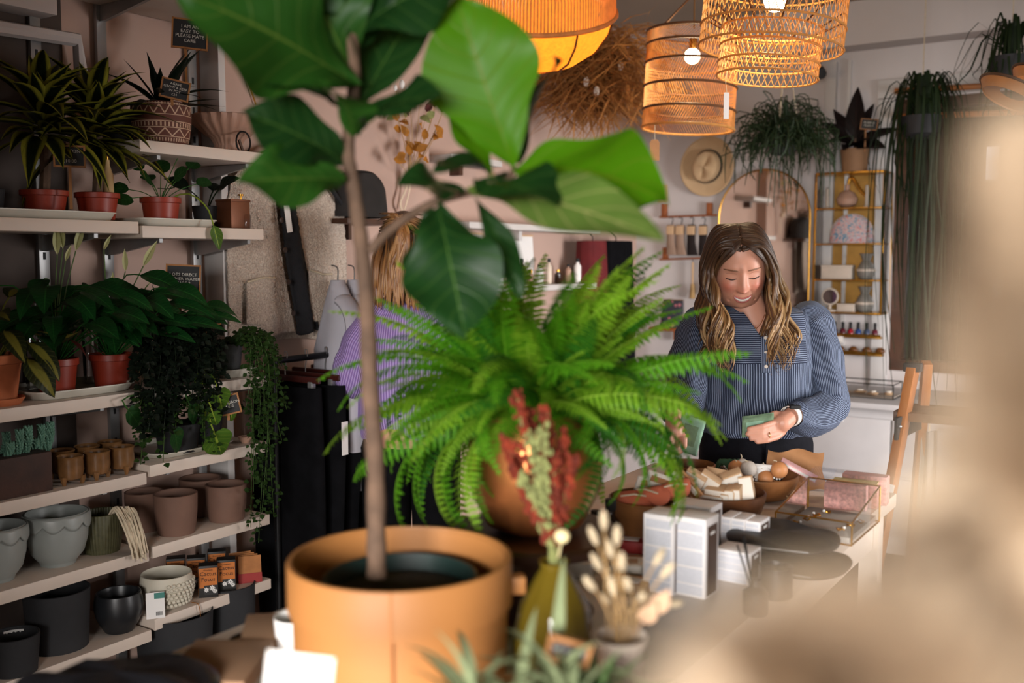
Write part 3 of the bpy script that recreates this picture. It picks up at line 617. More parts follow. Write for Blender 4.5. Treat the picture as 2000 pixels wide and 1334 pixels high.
# ================= bay two, shelf four: umber pots
z = Z2[4]
for (px0, px1, x, hh, py, lb) in ((303, 386, -2.625, .128, 1030, 'umber clay pot nearest in the front row of four'), (403, 482, -2.62, .12, 1000, 'umber clay pot at the right under the trailing ivy'), (246, 318, -2.74, .125, 1000, 'umber clay pot in shadow at the back left'), (352, 432, -2.75, .125, 980, 'umber clay pot in the back row between the front two')):
    y, r, d = spot(px0, px1, py, x); pot('umber_pot', lb, M_umber, (x, y, z), r*.84, r, hh, soil=False, belly=.003, t=.007, group='umber clay pots')
# ================= bay one, shelf five: black pots
z = Z1[5]
y, r, d = spot(55, 178, 1220, -2.66); pot('large_black_pot', 'large matt black cylinder pot between two smaller black pots', M_mattpot, (-2.67, y, z), r*.9, r, .17, soil=False)
y, r, d = spot(-25, 68, 1280, -2.62); o = pot('small_black_pot', 'matt black pot with a white inner sticker in the bottom left corner', M_mattpot, (-2.6, y, z), r*.85, r, .105, soil=False)
MB().sheet(lambda u, v: ((r-.0075)*math.cos(1.0+u*.9+1.2), (r-.0075)*math.sin(1.0+u*.9+1.2), .075+.022*v), 8, 1).build('sticker', M_card, o)
y, r, d = spot(188, 276, 1190, -2.63); pot('glossy_black_pot', 'glossy black rounded pot beside the ivory textured pot', M_blackpot, (-2.63, y, z), r*.6, r*.96, .118, soil=False, belly=.016)
# ================= bay two, shelf five: ivory pot, plant feed cartons, seed packets
z = Z2[5]
y, r, d = spot(276, 376, 1170, -2.62)
o = thing('ivory_pot', 'ivory pot with raised dots and a hanging label', 'plant pot', (-2.62, y, z)); ip = [(r*.5, 0), (r*.7, .008), (r*.93, .04), (r, .075), (r*.95, .108), (r*.92, .109), (r*.9, .1), (r*.88, .05), (r*.4, .02)]
MB().lathe(ip, 32).build('pot', M_ivory, o)
m = MB()
for i in range(9):
    for j in range(6):
        a = -1.1+i*.19+(j % 2)*.09; zz = .02+j*.013; rr = r*(.8+.2*min(1, zz/.06)); m.ell((rr*math.cos(a+.45), rr*math.sin(a+.45), zz), .0065, 8, 6)
m.build('raised_dots', M_ivory, o)['kind'] = 'stuff'
lt = onx(307, 1180, -2.56); R_ = Matrix.Rotation(math.atan2(CAM.y-lt.y, CAM.x-lt.x)+PI/2, 3, 'Z'); lc = lt-o.location+Vector((.005, -.01, 0))
tg = MB().box(lc, (.054, .0015, .082), R_).build('label', M_card, o)
MB().box(lc+R_ @ Vector((.012, -.001, .03)), (.03, .001, .018), R_).build('label_print', mat('teal print', srgb(70, 130, 120), .7, var=0), tg)
for k in range(7): MB().box(lc+R_ @ Vector((.002+k*.0028, -.001, -.026)), (.0014, .001, .012), R_).build('bar', M_ink, tg)
M_carton = mat('black carton', (.012, .011, .01), .5, var=.1); M_orange = mat('orange print', srgb(196, 112, 44), .6, var=.08)
def carton(label, px, x, py, w=.06, dd=.045, h=.105, face=-.55):
    y = onx(px, py, x).y; o = thing('plant_food_carton', label, 'carton', (x, y, z), face+PI/2-.15, 'plant food cartons')
    MB().box((0, 0, h/2), (w, dd, h), bev=.0015).build('carton', M_carton, o); f = -dd/2-.0006
    MB().box((0, f, h*.62), (w*.92, .001, h*.62)).build('panel', M_orange, o); MB().box((-w/2-.0006, 0, h*.5), (.001, dd*.8, h*.9)).build('side_panel', M_orange, o)
    text('Cactus\nFocus', .0185, M_ink, o, (0, f-.001, h*.66), (PI/2, 0, 0)); text('Growtech', .007, M_ink, o, (0, f-.001, h*.87), (PI/2, 0, 0))
    fl = MB().box((.008, f-.0008, h*.24), (w*.7, .001, h*.3)).build('picture', M_carton, o)
    for (fx, fz, s) in ((.012, .3, .009), (-.006, .25, .008), (.02, .2, .007)):
        m = MB()
        for q in range(8):
            a = q*PI/4; m.box((fx+math.cos(a)*s*.6, f-.0018, h*fz+math.sin(a)*s*.6), (s*.8, .0008, s*.35), Matrix.Rotation(-a, 3, 'Y'))
        m.build('flower_print', M_card, fl)
    return o
carton('black and orange cactus feed carton closest to the ivory pot', 408, -2.59, 1170); carton('black and orange cactus feed carton next to the red seed packets', 443, -2.59, 1150)
carton('cactus feed carton half hidden behind the first', 385, -2.69, 1150); carton('cactus feed carton at the back behind the second', 425, -2.69, 1140); carton('cactus feed carton at the back above the ivory pot', 345, -2.74, 1150)
M_redp = mat('red packet', srgb(150, 30, 26), .55, var=.1); M_buff = mat('buff seed paper', srgb(170, 110, 60), .75, var=.15, scale=30)
for i, (px, dx) in enumerate(((472, 0), (482, -.02), (492, -.04), (500, -.06))):
    y = onx(px, 1140, -2.58).y; o = thing('seed_packet', ['front red and buff seed packet beside the cactus cartons', 'second red and buff seed packet from the front', 'third seed packet in the red stand', 'rearmost seed packet at the shelf end'][i], 'seed packet', (-2.575+dx, Y_E-.07+i*.004, z), .95+.04*i)
    Rt = Matrix.Rotation(-.18, 3, 'X'); MB().box(Rt @ Vector((0, 0, .045)), (.075, .004, .09), Rt).build('packet', M_buff, o)
    MB().box(Rt @ Vector((0, -.003, .016)), (.078, .003, .032), Rt).build('red_band', M_redp, o)
o = thing('hanging_tie', 'thin raffia tie hanging off the shelf edge below the ivory pot', 'tie', (FX+.004, onx(386, 1220, FX).y, z)); MB().tube(bez([(-.03, 0, .002), (.004, 0, .001), (.006, .004, -.05), (.004, -.004, -.1)], 10), .0015, 5).build('strand', M_stick, o)
# floor pots in the shade under the lowest shelf
for i, (px, py, w_) in enumerate(((350, 1255, .1), (455, 1215, .075))):
    y = onx(px, py, -2.6).y; pot('shaded_pot', ['dark pot in shade under the lowest short shelf', 'small dark pot behind the candle under the shelves'][i], M_mattpot, (-2.62, y, 0.0), w_, w_*1.2, (.42, .45)[i], soil=False)
# ------------------------------------------------------------------ display table and what stands on it
ZT = .92
M_table = mat('white painted table', srgb(226, 212, 198), .5, var=.06, scale=8, bump=.08)
tx0, tx1, ty0, ty1 = onz(440, 1232, ZT).x, -.6, .42, 2.74
o = thing('display_table', 'long white display table in front of the smiling woman', 'table', ((tx0+tx1)/2, (ty0+ty1)/2, 0)); hw, hl = (tx1-tx0)/2, (ty1-ty0)/2
MB().box((0, 0, ZT-.018), (2*hw, 2*hl, .036), bev=.003).build('table_top', M_table, o)
for s in (-1, 1):
    MB().box((s*(hw-.05), 0, ZT-.09), (.022, 2*hl-.14, .1), bev=.002).build('apron', M_table, o)
    MB().box((0, s*(hl-.05), ZT-.09), (2*hw-.14, .022, .1), bev=.002).build('apron', M_table, o)
    for q in (-1, 1): MB().box((s*(hw-.05), q*(hl-.05), (ZT-.04)/2), (.05, .05, ZT-.04), bev=.003).build('leg', M_table, o)
# ---- fiddle-leaf fig in a bent-wood planter
M_birch = mat('bent birch', srgb(178, 119, 64), .55, var=.07, scale=5, bump=.06, bscale=40)
M_greenpot = mat('dark green nursery pot', srgb(26, 48, 44), .5, var=.1)
G_fig = leafmat('fig leaf', srgb(26, 60, 24), srgb(70, 104, 44), .3, .33, 7, var=.3)
G_figb = leafmat('bright fig leaf', srgb(40, 84, 26), srgb(92, 118, 46), .32, .35, 7, var=.25)
G_figlime = leafmat('lime fig leaf', srgb(80, 140, 12), srgb(110, 136, 30), .45, .35, 7, var=.15)  # lime green fig leaf, lighter and more translucent than the others
pc = at(782, 1085, 1.33); zr = pc.z; R0 = .149
fig = thing('fiddle_leaf_fig', 'tall fiddle-leaf fig tree in the big birch planter', 'plant', (pc.x, pc.y, ZT+.05))
pl = thing('birch_planter', 'large round bent-birch planter holding the fig tree', 'planter', (pc.x, pc.y, ZT)); H = zr-ZT
MB().lathe([(R0*.9, 0), (R0*.93, .002), (R0*.965, H-.06), (R0*.96, H-.005), (R0*.94, H-.004), (R0*.9, .03)], 72).build('drum', M_birch, pl)
MB().lathe([(R0*.968, H-.062), (R0, H-.061), (R0, H-.002), (R0*.99, H), (R0*.955, H), (R0*.95, H-.004)], 72, cap=False).build('rim_band', M_birch, pl)
MB().box(Vector((math.cos(-.95)*R0*1.001, math.sin(-.95)*R0*1.001, H-.1)), (.002, .003, .2), Matrix.Rotation(-.95, 3, 'Z')).build('seam', mat('seam wood', srgb(186, 118, 60), .6), pl)  # thin seam strip in a wood tone of its own
ka = YAW+.12; MB().box((math.cos(ka)*(R0+.008), math.sin(ka)*(R0+.008), H-.045), (.022, .022, .024), Matrix.Rotation(ka, 3, 'Z'), bev=.003).build('peg', M_birch, pl)
f0 = fig.location
zp = zr-.028-f0.z
MB().lathe([(.08, 0), (.1, zp-.002), (.104, zp), (.1, zp+.001), (.095, zp-.03)], 40).build('nursery_pot', M_greenpot, fig)
MB().lathe([(.095, zp-.022), (.05, zp-.012), (.002, zp-.01)], 28).build('soil', M_soil, fig)
A = lambda px, py, d=1.33: at(px, py, d)-f0
tr = bez([A(736, 1128), A(735, 1050), A(733, 900), A(722, 740), A(718, 620), A(708, 500), A(700, 430), A(688, 350), A(680, 300), A(684, 240), A(692, 150), A(686, 60), A(684, -60)], 60)
rr = [lerp(.0135, .009, min(1, k/40)) * (1+.06*math.sin(k*1.9)) for k in range(61)]
MB().tube(tr, rr, 12).build('trunk', M_bark, fig)
br = bez([A(722, 492), A(748, 462), A(790, 428), A(850, 395), A(930, 372), A(990, 350), A(1005, 325)], 24)
MB().tube(br, [lerp(.007, .0045, k/24) for k in range(25)], 9).build('branch', M_bark, fig)
def figleaf(b, tp, wpx, N=None, droop=.5, mt=None, wave=.085, fold=.2, ph=0., shape='fiddle'):
    pb, pt = at(*b), at(*tp); ch = pt-pb; L = ch.length*1.04; d = (b[2]+tp[2])/2
    N = Vector(N) if N is not None else (-FWD+Vector((0, 0, .5)))
    R = basis(ch, N) @ Matrix.Rotation(droop/2, 3, 'X'); m = leafmb(L, wpx/FPX*d, shape, droop, fold, wave, 14, 22, ph=ph)
    ob = m.build('leaf', mt or G_fig, fig, pb-f0, rot=R.to_euler()); return ob
C_ = -FWD
figleaf((696, 168, 1.32), (368, -6, 1.2), 300, C_+UPV*.35, .5, G_figb, ph=1)
figleaf((690, 150, 1.33), (560, -110, 1.3), 230, C_+RGT*.3+UPV*.2, .4, G_figb, ph=2)
figleaf((694, 226, 1.32), (486, 158, 1.22), 105, C_*.6+UPV, .5, ph=3)
figleaf((680, 322, 1.33), (478, 222, 1.25), 150, C_+UPV*.4, .6, ph=4)
figleaf((676, 352, 1.31), (474, 356, 1.22), 140, C_+UPV*.3, .35, G_figb, ph=5)
figleaf((692, 236, 1.34), (852, -20, 1.42), 190, C_*.7-RGT*.3+UPV*.3, .4, ph=6)
figleaf((696, 262, 1.33), (856, 190, 1.22), 150, C_*.7+UPV*.6, .7, ph=7)
figleaf((690, 268, 1.31), (640, 172, 1.2), 140, C_*.9+UPV*.5, .8, G_figb, ph=8)
figleaf((686, 120, 1.33), (700, -90, 1.36), 150, C_*.4+RGT*.9, .3, ph=9)
figleaf((690, 60, 1.33), (930, -60, 1.28), 200, C_+UPV*.3, .5, ph=10)
figleaf((690, 30, 1.33), (440, -90, 1.3), 190, C_+UPV*.2, .5, ph=1.5)
# right-hand crown
figleaf((1003, 328, 1.32), (895, 5, 1.28), 235, C_+UPV*.15-RGT*.15, .45, G_figlime, .04, .15, 0)
figleaf((1012, 320, 1.36), (1090, 120, 1.44), 130, C_*.35-RGT*.8, .3, ph=2)
figleaf((1005, 335, 1.33), (1296, 392, 1.24), 270, C_*.95+UPV*.75, .85, G_figlime, .07, .12, 1)
figleaf((915, 372, 1.32), (1285, 468, 1.12), 150, C_*1.0+UPV*.6, .45, mt=leafmat('sheen painted fig leaf', srgb(86, 112, 48), srgb(176, 172, 110), .25, .12, 7, var=.3), wave=.05, ph=3)  # lighter base colour carries part of this leaf's sheen
figleaf((855, 396, 1.32), (908, 650, 1.26), 200, C_+UPV*.2, .4, ph=4)
figleaf((925, 380, 1.32), (1015, 575, 1.3), 70, C_+RGT*.6, .4, ph=5)
figleaf((905, 378, 1.32), (782, 362, 1.24), 105, C_+UPV*.7, .5, ph=6)
figleaf((965, 360, 1.32), (868, 205, 1.34), 90, C_*.6+RGT*.6, .5, G_figlime, ph=7)
figleaf((990, 350, 1.33), (850, 330, 1.26), 120, C_*.5+UPV*.9, .6, ph=8)
figleaf((930, 368, 1.3), (1080, 400, 1.18), 170, C_*.5+UPV*.8, .7, ph=9)
figleaf((840, 400, 1.33), (830, 560, 1.4), 110, C_+RGT*.4, .3, ph=2.4)
# ---- boston fern in a copper pot on a dark stand
fc = at(1045, 800, 1.72); fz = at(1045, 1036, 1.72).z
M_cop = mat('polished copper', srgb(206, 128, 76), .33, .8, var=.2, scale=9, bump=.15, bscale=14, bdist=.006)
st = thing('plant_stand', 'dark turned wooden stand under the copper pot', 'stand', (fc.x, fc.y, ZT)); hs = fz-ZT
MB().lathe([(.1, 0), (.105, .012), (.05, .03), (.038, .06), (.05, hs-.045), (.1, hs-.024)], 32).build('pedestal', M_walnut, st); MB().lathe([(.1, hs-.024), (.148, hs-.022), (.15, hs-.008), (.145, hs-.002), (.02, hs-.002)], 40).build('plate', M_walnut, st)
fern = thing('boston_fern', 'big bright green fern in the copper pot beside the fig', 'plant', (fc.x, fc.y, fz)); hp = fc.z-fz
MB().lathe([(.06, 0), (.085, .012), (.112, .07), (.118, .12), (.108, hp-.02), (.098, hp), (.093, hp), (.1, hp-.03), (.06, hp-.03)], 40, fn=lambda a, z, j: 1+.012*math.sin(9*a+j*1.7)).build('copper_pot', M_cop, fern)
MB().lathe([(.096, hp-.028), (.05, hp-.015), (.002, hp-.012)], 24).build('soil', M_soil, fern)
G_fern = [leafmat('fern green', srgb(82, 148, 24), srgb(120, 176, 44), .45, .45, 3, var=.25), leafmat('lighter fern green', srgb(128, 178, 40), srgb(164, 200, 70), .48, .45, 3, var=.2), leafmat('deep fern green', srgb(44, 104, 24), srgb(70, 128, 34), .38, .45, 3, var=.25)]
def frond(L, droop, seed, lm, np_=30):
    random.seed(seed); m = MB(); pts = []
    for k in range(25):
        v = k/24; a = droop*v**1.3; pts.append(Vector((0, 0, 0)) if k == 0 else pts[-1]+Vector((0, math.cos(a), -math.sin(a)))*(L/24))
    m.tube(pts, [lerp(.0016, .0005, k/24) for k in range(25)], 4, False)
    for k in range(len(m.v)): m.uv[k] = (.5, .5)
    for k in range(np_):
        v = .1+.9*k/np_; f = v*24; i = min(int(f), 23); p = lerp(pts[i], pts[i+1], f-i); T = (pts[i+1]-pts[i]).normalized(); Nn = Vector((0, -T.z, T.y))
        ln = .028*math.sin(PI*(.12+.88*v)**.75)**.8+.003
        for s in (-1, 1):
            dv = (Vector((s, 0, 0))+T*.3-Nn*random.uniform(.1, .45)).normalized(); w = T*(.0032+.0012*(1-v)); l2 = ln*random.uniform(.85, 1.1)
            m.add([p-w*.8, p+w*.8, p+dv*l2*.55+w-Nn*.0005, p+dv*l2*.55-w*.9, p+dv*l2-Nn*l2*.16], [(0, 1, 2, 3), (3, 2, 4)] if s > 0 else [(3, 2, 1, 0), (4, 2, 3)], [(.2, .1), (.8, .1), (.8, .6), (.2, .6), (.45, 1)])
    return m.mesh('frond', lm, 0)
FR = [[frond(L, dr, 3*i+j, G_fern[i]) for j, (L, dr) in enumerate(((.31, 1.0), (.33, 1.5), (.34, 2.0), (.33, 2.5), (.27, .7)))] for i in range(3)]
random.seed(17)
for k in range(310):
    a = k*2.39996+random.uniform(-.25, .25); f = k/310
    if f < .36: e, j = random.uniform(.85, 1.5), random.choice((0, 4, 4, 0))
    elif f < .72: e, j = random.uniform(.35, .95), random.choice((1, 2, 0, 1))
    else:
        e, j = random.uniform(0, .5), random.choice((2, 3, 3)); da = (a-(YAW-PI/2)+PI) % (2*PI)-PI
        if abs(da) < .75: continue
    mi = random.choice((0, 0, 1, 1, 2)) if f < .72 else random.choice((0, 2, 0, 1)); dv = polar(a, e)
    R = basis(dv, (0, 0, 1) if e < 1.35 else polar(a+PI, .2)) @ Matrix.Rotation(random.uniform(-1.1, 1.1), 3, 'Y')
    s = random.uniform(.6, 1.2) * (1.0 if f > .36 else 1.1)
    inst(FR[mi][j], 'frond', fern, Vector((0, 0, hp-.01))+polar(a, 0)*random.uniform(.01, .05), R.to_euler(), s)
# ---- olive glass vase with dried amaranth
M_olive = mat('olive glass', srgb(122, 102, 30), .05, var=.1, trans=.35)
vc = at(1082, 1200, 1.36); vz = at(1078, 1092, 1.36).z-ZT
o = thing('olive_glass_vase', 'bulbous ribbed olive glass vase in front of the fern', 'vase', (vc.x, vc.y, ZT))
MB().lathe([(.03, 0), (.045, .01), (.055, .06), (.056, .11), (.045, .16), (.026, .195), (.018, vz-.01), (.021, vz), (.018, vz), (.015, vz-.02), (.04, .16), (.05, .1), (.04, .015)], 48, fn=lambda a, z, j: 1+.02*math.cos(12*a)).build('vase', M_olive, o)
M_amar = mat('dried red amaranth', srgb(110, 34, 8), .9, var=.5, scale=60, bump=.8, bscale=150); M_euc = mat('dried green stems', srgb(128, 132, 78), .85, var=.3, scale=50)
db = thing('dried_amaranth', 'rust red dried amaranth and pale green stems in the olive vase', 'dried flowers', (vc.x, vc.y, ZT+.06)); D0 = db.location; random.seed(8)
AM = [(1010, 770, 1.4, 0), (1070, 800, 1.42, 0), (1035, 850, 1.38, 1), (1062, 840, 1.36, 1), (1000, 900, 1.38, 0), (1100, 850, 1.42, 0), (1120, 900, 1.4, 0), (1050, 960, 1.36, 1), (985, 860, 1.42, 0), (1020, 930, 1.36, 1), (1085, 890, 1.38, 0), (1030, 800, 1.44, 0)]
for (px, py, d, kd) in AM:
    tp = at(px, py, d)-D0; b = Vector((0, 0, 0)); nk = Vector((random.uniform(-.008, .008), random.uniform(-.008, .008), vz-.055)); pp = bez([b, nk, lerp(nk, tp, .5)+Vector((random.uniform(-.01, .01), 0, 0)), tp], 26)
    stm = MB().tube(pp, .0015, 5).build('stem', M_euc, db); m = MB()
    for i in range(11, 27):
        for q in range(7 if kd == 0 else 4):
            r_ = random.uniform(.002, .0058) if kd == 0 else random.uniform(.002, .005); m.ell(pp[i]+Vector([random.uniform(-.008, .008) for _ in range(3)]), (r_, r_*.7, r_*1.3), 6, 4)
    m.build('flower_spike' if kd == 0 else 'leaf_spike', M_amar if kd == 0 else M_euc, stm)['kind'] = 'stuff'
wf = at(1098, 1047, 1.33)-D0; MB().tube([Vector((0, 0, vz-.06)), wf*.6+Vector((0, 0, .05)), wf], .0012, 5).ell(wf, (.011, .011, .01), 12, 8).build('cream_bud', mat('cream bud', srgb(232, 214, 160), .7), db)
# ---- white vase with bunny tail grasses
bc = at(1212, 1300, 1.16); bz = at(1212, 1240, 1.16).z-ZT; M_stone = mat('chalky white ceramic', srgb(206, 190, 174), .7, var=.06)
o = thing('white_vase', 'chalky white flared vase of bunny tail grass', 'vase', (bc.x, bc.y, ZT)); MB().lathe([(.024, 0), (.026, bz*.5), (.027, bz-.012), (.034, bz), (.031, bz+.001), (.022, bz-.012), (.02, bz*.4)], 32).build('vase', M_stone, o)
M_bunny = mat('bunny tail', srgb(206, 186, 154), .95, var=.12, bump=.9, bscale=260, trans=.2); M_straw = mat('dried straw', srgb(176, 140, 92), .85, var=.2); M_peach = mat('peach dried leaf', srgb(196, 158, 126), .8, var=.2, trans=.1)
db = thing('dried_bunny_tails', 'cream dried bunny tail grass and peach leaves in the white vase', 'dried flowers', (bc.x, bc.y, ZT+bz*.5)); D0 = db.location; random.seed(12)
for (px, py) in ((1165, 1060), (1180, 1030), (1195, 1085), (1172, 1110), (1205, 1060), (1190, 1130), (1215, 1110), (1280, 1100), (1294, 1125), (1230, 1150), (1160, 1150), (1200, 1160), (1305, 1180), (1225, 1190), (1188, 1175), (1250, 1170)):
    tp = at(px, py, 1.16+random.uniform(-.04, .06))-D0; nk = Vector((random.uniform(-.015, .015), random.uniform(-.015, .015), bz*.5)); pp = bez([Vector((0, 0, -.05)), nk, lerp(nk, tp, .6)+Vector((0, 0, .008)), tp], 14)
    s_ = MB().tube(pp, .0009, 5).build('stem', M_straw, db); T = (pp[-1]-pp[-3]).normalized(); MB().ell(pp[-1]+T*.009, (.005, .005, .0125), 10, 8, basis((0, 0, 1), (1, 0, 0)).to_3x3() if False else T.to_track_quat('Z', 'Y').to_matrix()).build('seed_head', M_bunny, s_)
for k, (px, py, w) in enumerate(((1275, 1195, 60), (1255, 1215, 50))):
    tp = at(px, py, 1.14)-D0; nk = Vector((.01, .01, bz*.5)); petleaf([nk, lerp(nk, tp, .6), tp], .034, .022, 'ovate', C_, .001, .6).build('leaf', M_peach, db)
# ---- air plants in a bowl on a crate, with a little sign
G_air = leafmat('air plant leaf', srgb(146, 158, 118), srgb(176, 184, 140), .2, .6, 2, var=.2); G_aird = leafmat('deep air plant leaf', srgb(88, 116, 68), srgb(112, 136, 84), .2, .6, 2, var=.2)
ac = at(1075, 1390, 1.02); zcr = ac.z-.03-ZT
o = thing('wooden_crate', 'small pine crate under the air plant bowl at the front of the table', 'crate', (ac.x, ac.y, ZT), YAW)
for k in range(4):
    for s in (-1, 1): MB().box((0, s*.075, .012+k*(zcr-.024)/3), (.24, .008, .022), bev=.001).build('slat', M_pine, o); MB().box((s*.116, 0, .012+k*(zcr-.024)/3), (.008, .14, .022), bev=.001).build('slat', M_pine, o)
for k in range(4): MB().box((0, -.055+k*.037, zcr-.004), (.24, .032, .008), bev=.001).build('slat', M_pine, o)
o = thing('air_plant_bowl', 'shallow wooden bowl filled with air plants', 'bowl', (ac.x, ac.y, ZT+zcr)); MB().lathe([(.05, 0), (.09, .012), (.105, .03), (.1, .03), (.07, .012), (.002, .008)], 36).build('bowl', M_pine, o)
random.seed(5); av = [leafmb(.12, .012, 'strap', dr, .5, 0, 2, 10).mesh('leaf', g) for dr in (.6, 1.4, 2.2) for g in (G_air, G_aird)]
for k, (px, py, dd, n, s) in enumerate(((930, 1345, 1.0, 16, .95), (1010, 1335, 1.02, 20, .9), (1085, 1300, 1.05, 18, 1.1), (1170, 1330, 1.03, 24, .85), (1110, 1350, .97, 18, .8), (1215, 1345, 1.0, 14, .7))):
    p = at(px, py, dd); p.z = max(p.z-.03, ZT+zcr+.02); ap = thing('air_plant', ['air plant with long pale curling leaves at the left of the bowl', 'air plant in front of the birch planter', 'tallest air plant leaning on the olive vase', 'dense green air plant beside the white vase', 'small air plant at the very front of the bowl', 'small dark air plant under the white vase'][k], 'air plant', p)
    for i in range(n):
        e = random.uniform(.15, 1.4); inst(av[(i % 3)*2+(1 if k in (3, 5) else 0)], 'leaf', ap, (0, 0, 0), basis(polar(i*2.4+k, e), (0, 0, 1)).to_euler(), s*random.uniform(.7, 1.15))
sg = at(1085, 1275, 1.04); sign('plant_sign', 'tiny blackboard sign stuck between the air plants', 'AIR PLANTS', (sg.x, sg.y, sg.z-.05), .042, .02, .045, TOCAM(sg), .0065, tilt=.25)
# ---- card, kraft boxes, candle and black bag at the front left corner
kd_ = at(582, 1308, .93); o = thing('card_holder', 'white handwritten price card in a wooden holder before the planter', 'card', (kd_.x, kd_.y, ZT), YAW-.12)
hh = kd_.z-ZT; MB().box((0, 0, .015), (.06, .04, .03), bev=.003).build('block', M_pine, o); MB().tube([(0, 0, .03), (0, 0, hh-.03)], .003, 8).build('post', M_iron, o)
Rk = Matrix.Rotation(-.2, 3, 'X') @ Matrix.Rotation(.07, 3, 'Y'); cdp = MB().box((0, 0, hh-.012), (.065, .0015, .051), Rk).build('card', M_card, o)
M_pencil = mat('grey handwriting', srgb(150, 148, 150), .9, var=0); text('The Shopkeeper\nhandmade', .0075, M_pencil, cdp, Rk @ Vector((0, -.0012, .006))+Vector((0, 0, hh-.012)), (Rk.to_4x4() @ Matrix.Rotation(PI/2, 4, 'X')).to_euler())
M_kbox = mat('kraft carton', srgb(150, 116, 88), .8, var=.06, scale=20)
for i, (px, py, d, w, l, h, rz) in enumerate(((428, 1292, 1.45, .12, .15, .045, .55), (545, 1268, 1.6, .11, .12, .04, .75))):
    p = at(px, py, d); o = thing('kraft_box', ['flat kraft gift box at the table corner by the candle', 'flat kraft gift box pushed against the birch planter'][i], 'box', (p.x, p.y, ZT), rz)
    MB().box((0, 0, h*.4), (w*.97, l*.97, h*.8), bev=.001).build('tray', mat('grey card base', srgb(170, 160, 148), .8), o); MB().box((0, 0, h*.72), (w, l, h*.56), bev=.002).build('lid', M_kbox, o)
M_wax = mat('cream wax', srgb(232, 214, 190), .5, var=.05, trans=.15)
p = onz(493, 1250, ZT+.03); o = thing('tin_candle', 'round tin candle with cream wax beside the kraft boxes', 'candle', (p.x, p.y, ZT)); MB().lathe([(.034, 0), (.036, .002), (.036, .032), (.035, .032), (.034, .026)], 32).build('tin', M_iron, o); MB().lathe([(.0338, .024), (.0335, .027), (.002, .0275)], 28).build('wax', M_wax, o)
MB().tube([(0, 0, .027), (.001, 0, .034)], .0008, 5).build('wick', M_ink, o)
M_suede = mat('black nappa', (.006, .006, .007), .55, var=.3, bump=.2, bscale=90)
M_leather = mat('black leather', (.008, .008, .01), .38, var=.3, bump=.35, bscale=70)
p = at(225, 1372, 1.36); o = thing('black_tote', 'black leather bag lying at the front left corner', 'bag', (p.x, p.y, ZT), YAW+.25)
def fb(u, v):
    a = 2*PI*u; th = PI*(v-.5); cx = math.copysign(abs(math.cos(a))**.5, math.cos(a))*math.cos(th)**.45; sy = math.copysign(abs(math.sin(a))**.5, math.sin(a))*math.cos(th)**.45
    return (cx*.14, sy*.07, .033+.035*math.copysign(abs(math.sin(th))**.7, math.sin(th))*(1-.25*abs(cx))+.006*math.sin(cx*9+sy*5))
MB().sheet(fb, 40, 14, True).build('bag_body', M_leather, o); MB().tube(bez([(-.09, -.05, .05), (-.06, -.1, .03), (.05, -.1, .03), (.09, -.05, .052)], 20), .006, 7).build('handle', M_leather, o)
p = onz(578, 1215, ZT+.06); o = thing('white_cup', 'small white cup just behind the planter at the left', 'cup', (p.x, p.y, ZT)); MB().lathe([(.022, 0), (.03, .01), (.034, .07), (.032, .07), (.028, .012), (.002, .008)], 24).build('cup', M_card, o)
# ---- wooden bowls
M_acacia = wood('acacia', srgb(120, 74, 38), srgb(158, 104, 58), 7, .45, 'X'); M_teak = wood('dark teak', srgb(74, 42, 22), srgb(112, 68, 36), 7, .4, 'X')
def wbowl(label, px0, px1, py, d, h, mt, fl=.62):
    p = at((px0+px1)/2, py, d); r = (px1-px0)/2/FPX*d; o = thing('wooden_bowl', label, 'bowl', (p.x, p.y, ZT))
    MB().lathe([(r*fl, 0), (r*(fl+.12), .004), (r*.9, h*.45), (r*.985, h*.8), (r, h), (r*.96, h+.002), (r*.93, h*.8), (r*.8, h*.4), (r*fl*.9, .014), (.003, .012)], 40).build('bowl', mt, o); return p, r, h
pA = wbowl('light wooden bowl of orange pouches at the left behind the white cartons', 1188, 1352, 1015, 2.22, .095, M_acacia, .8)
pB = wbowl('wooden bowl piled with soap bars in the middle of the table', 1328, 1494, 1000, 2.36, .075, M_teak)
pC = wbowl('wooden bowl of felt and wood ornaments nearest the woman', 1393, 1558, 955, 2.62, .06, M_acacia)
pD = wbowl('small wooden bowl behind the orange pouches', 1300, 1396, 960, 2.6, .09, M_acacia)
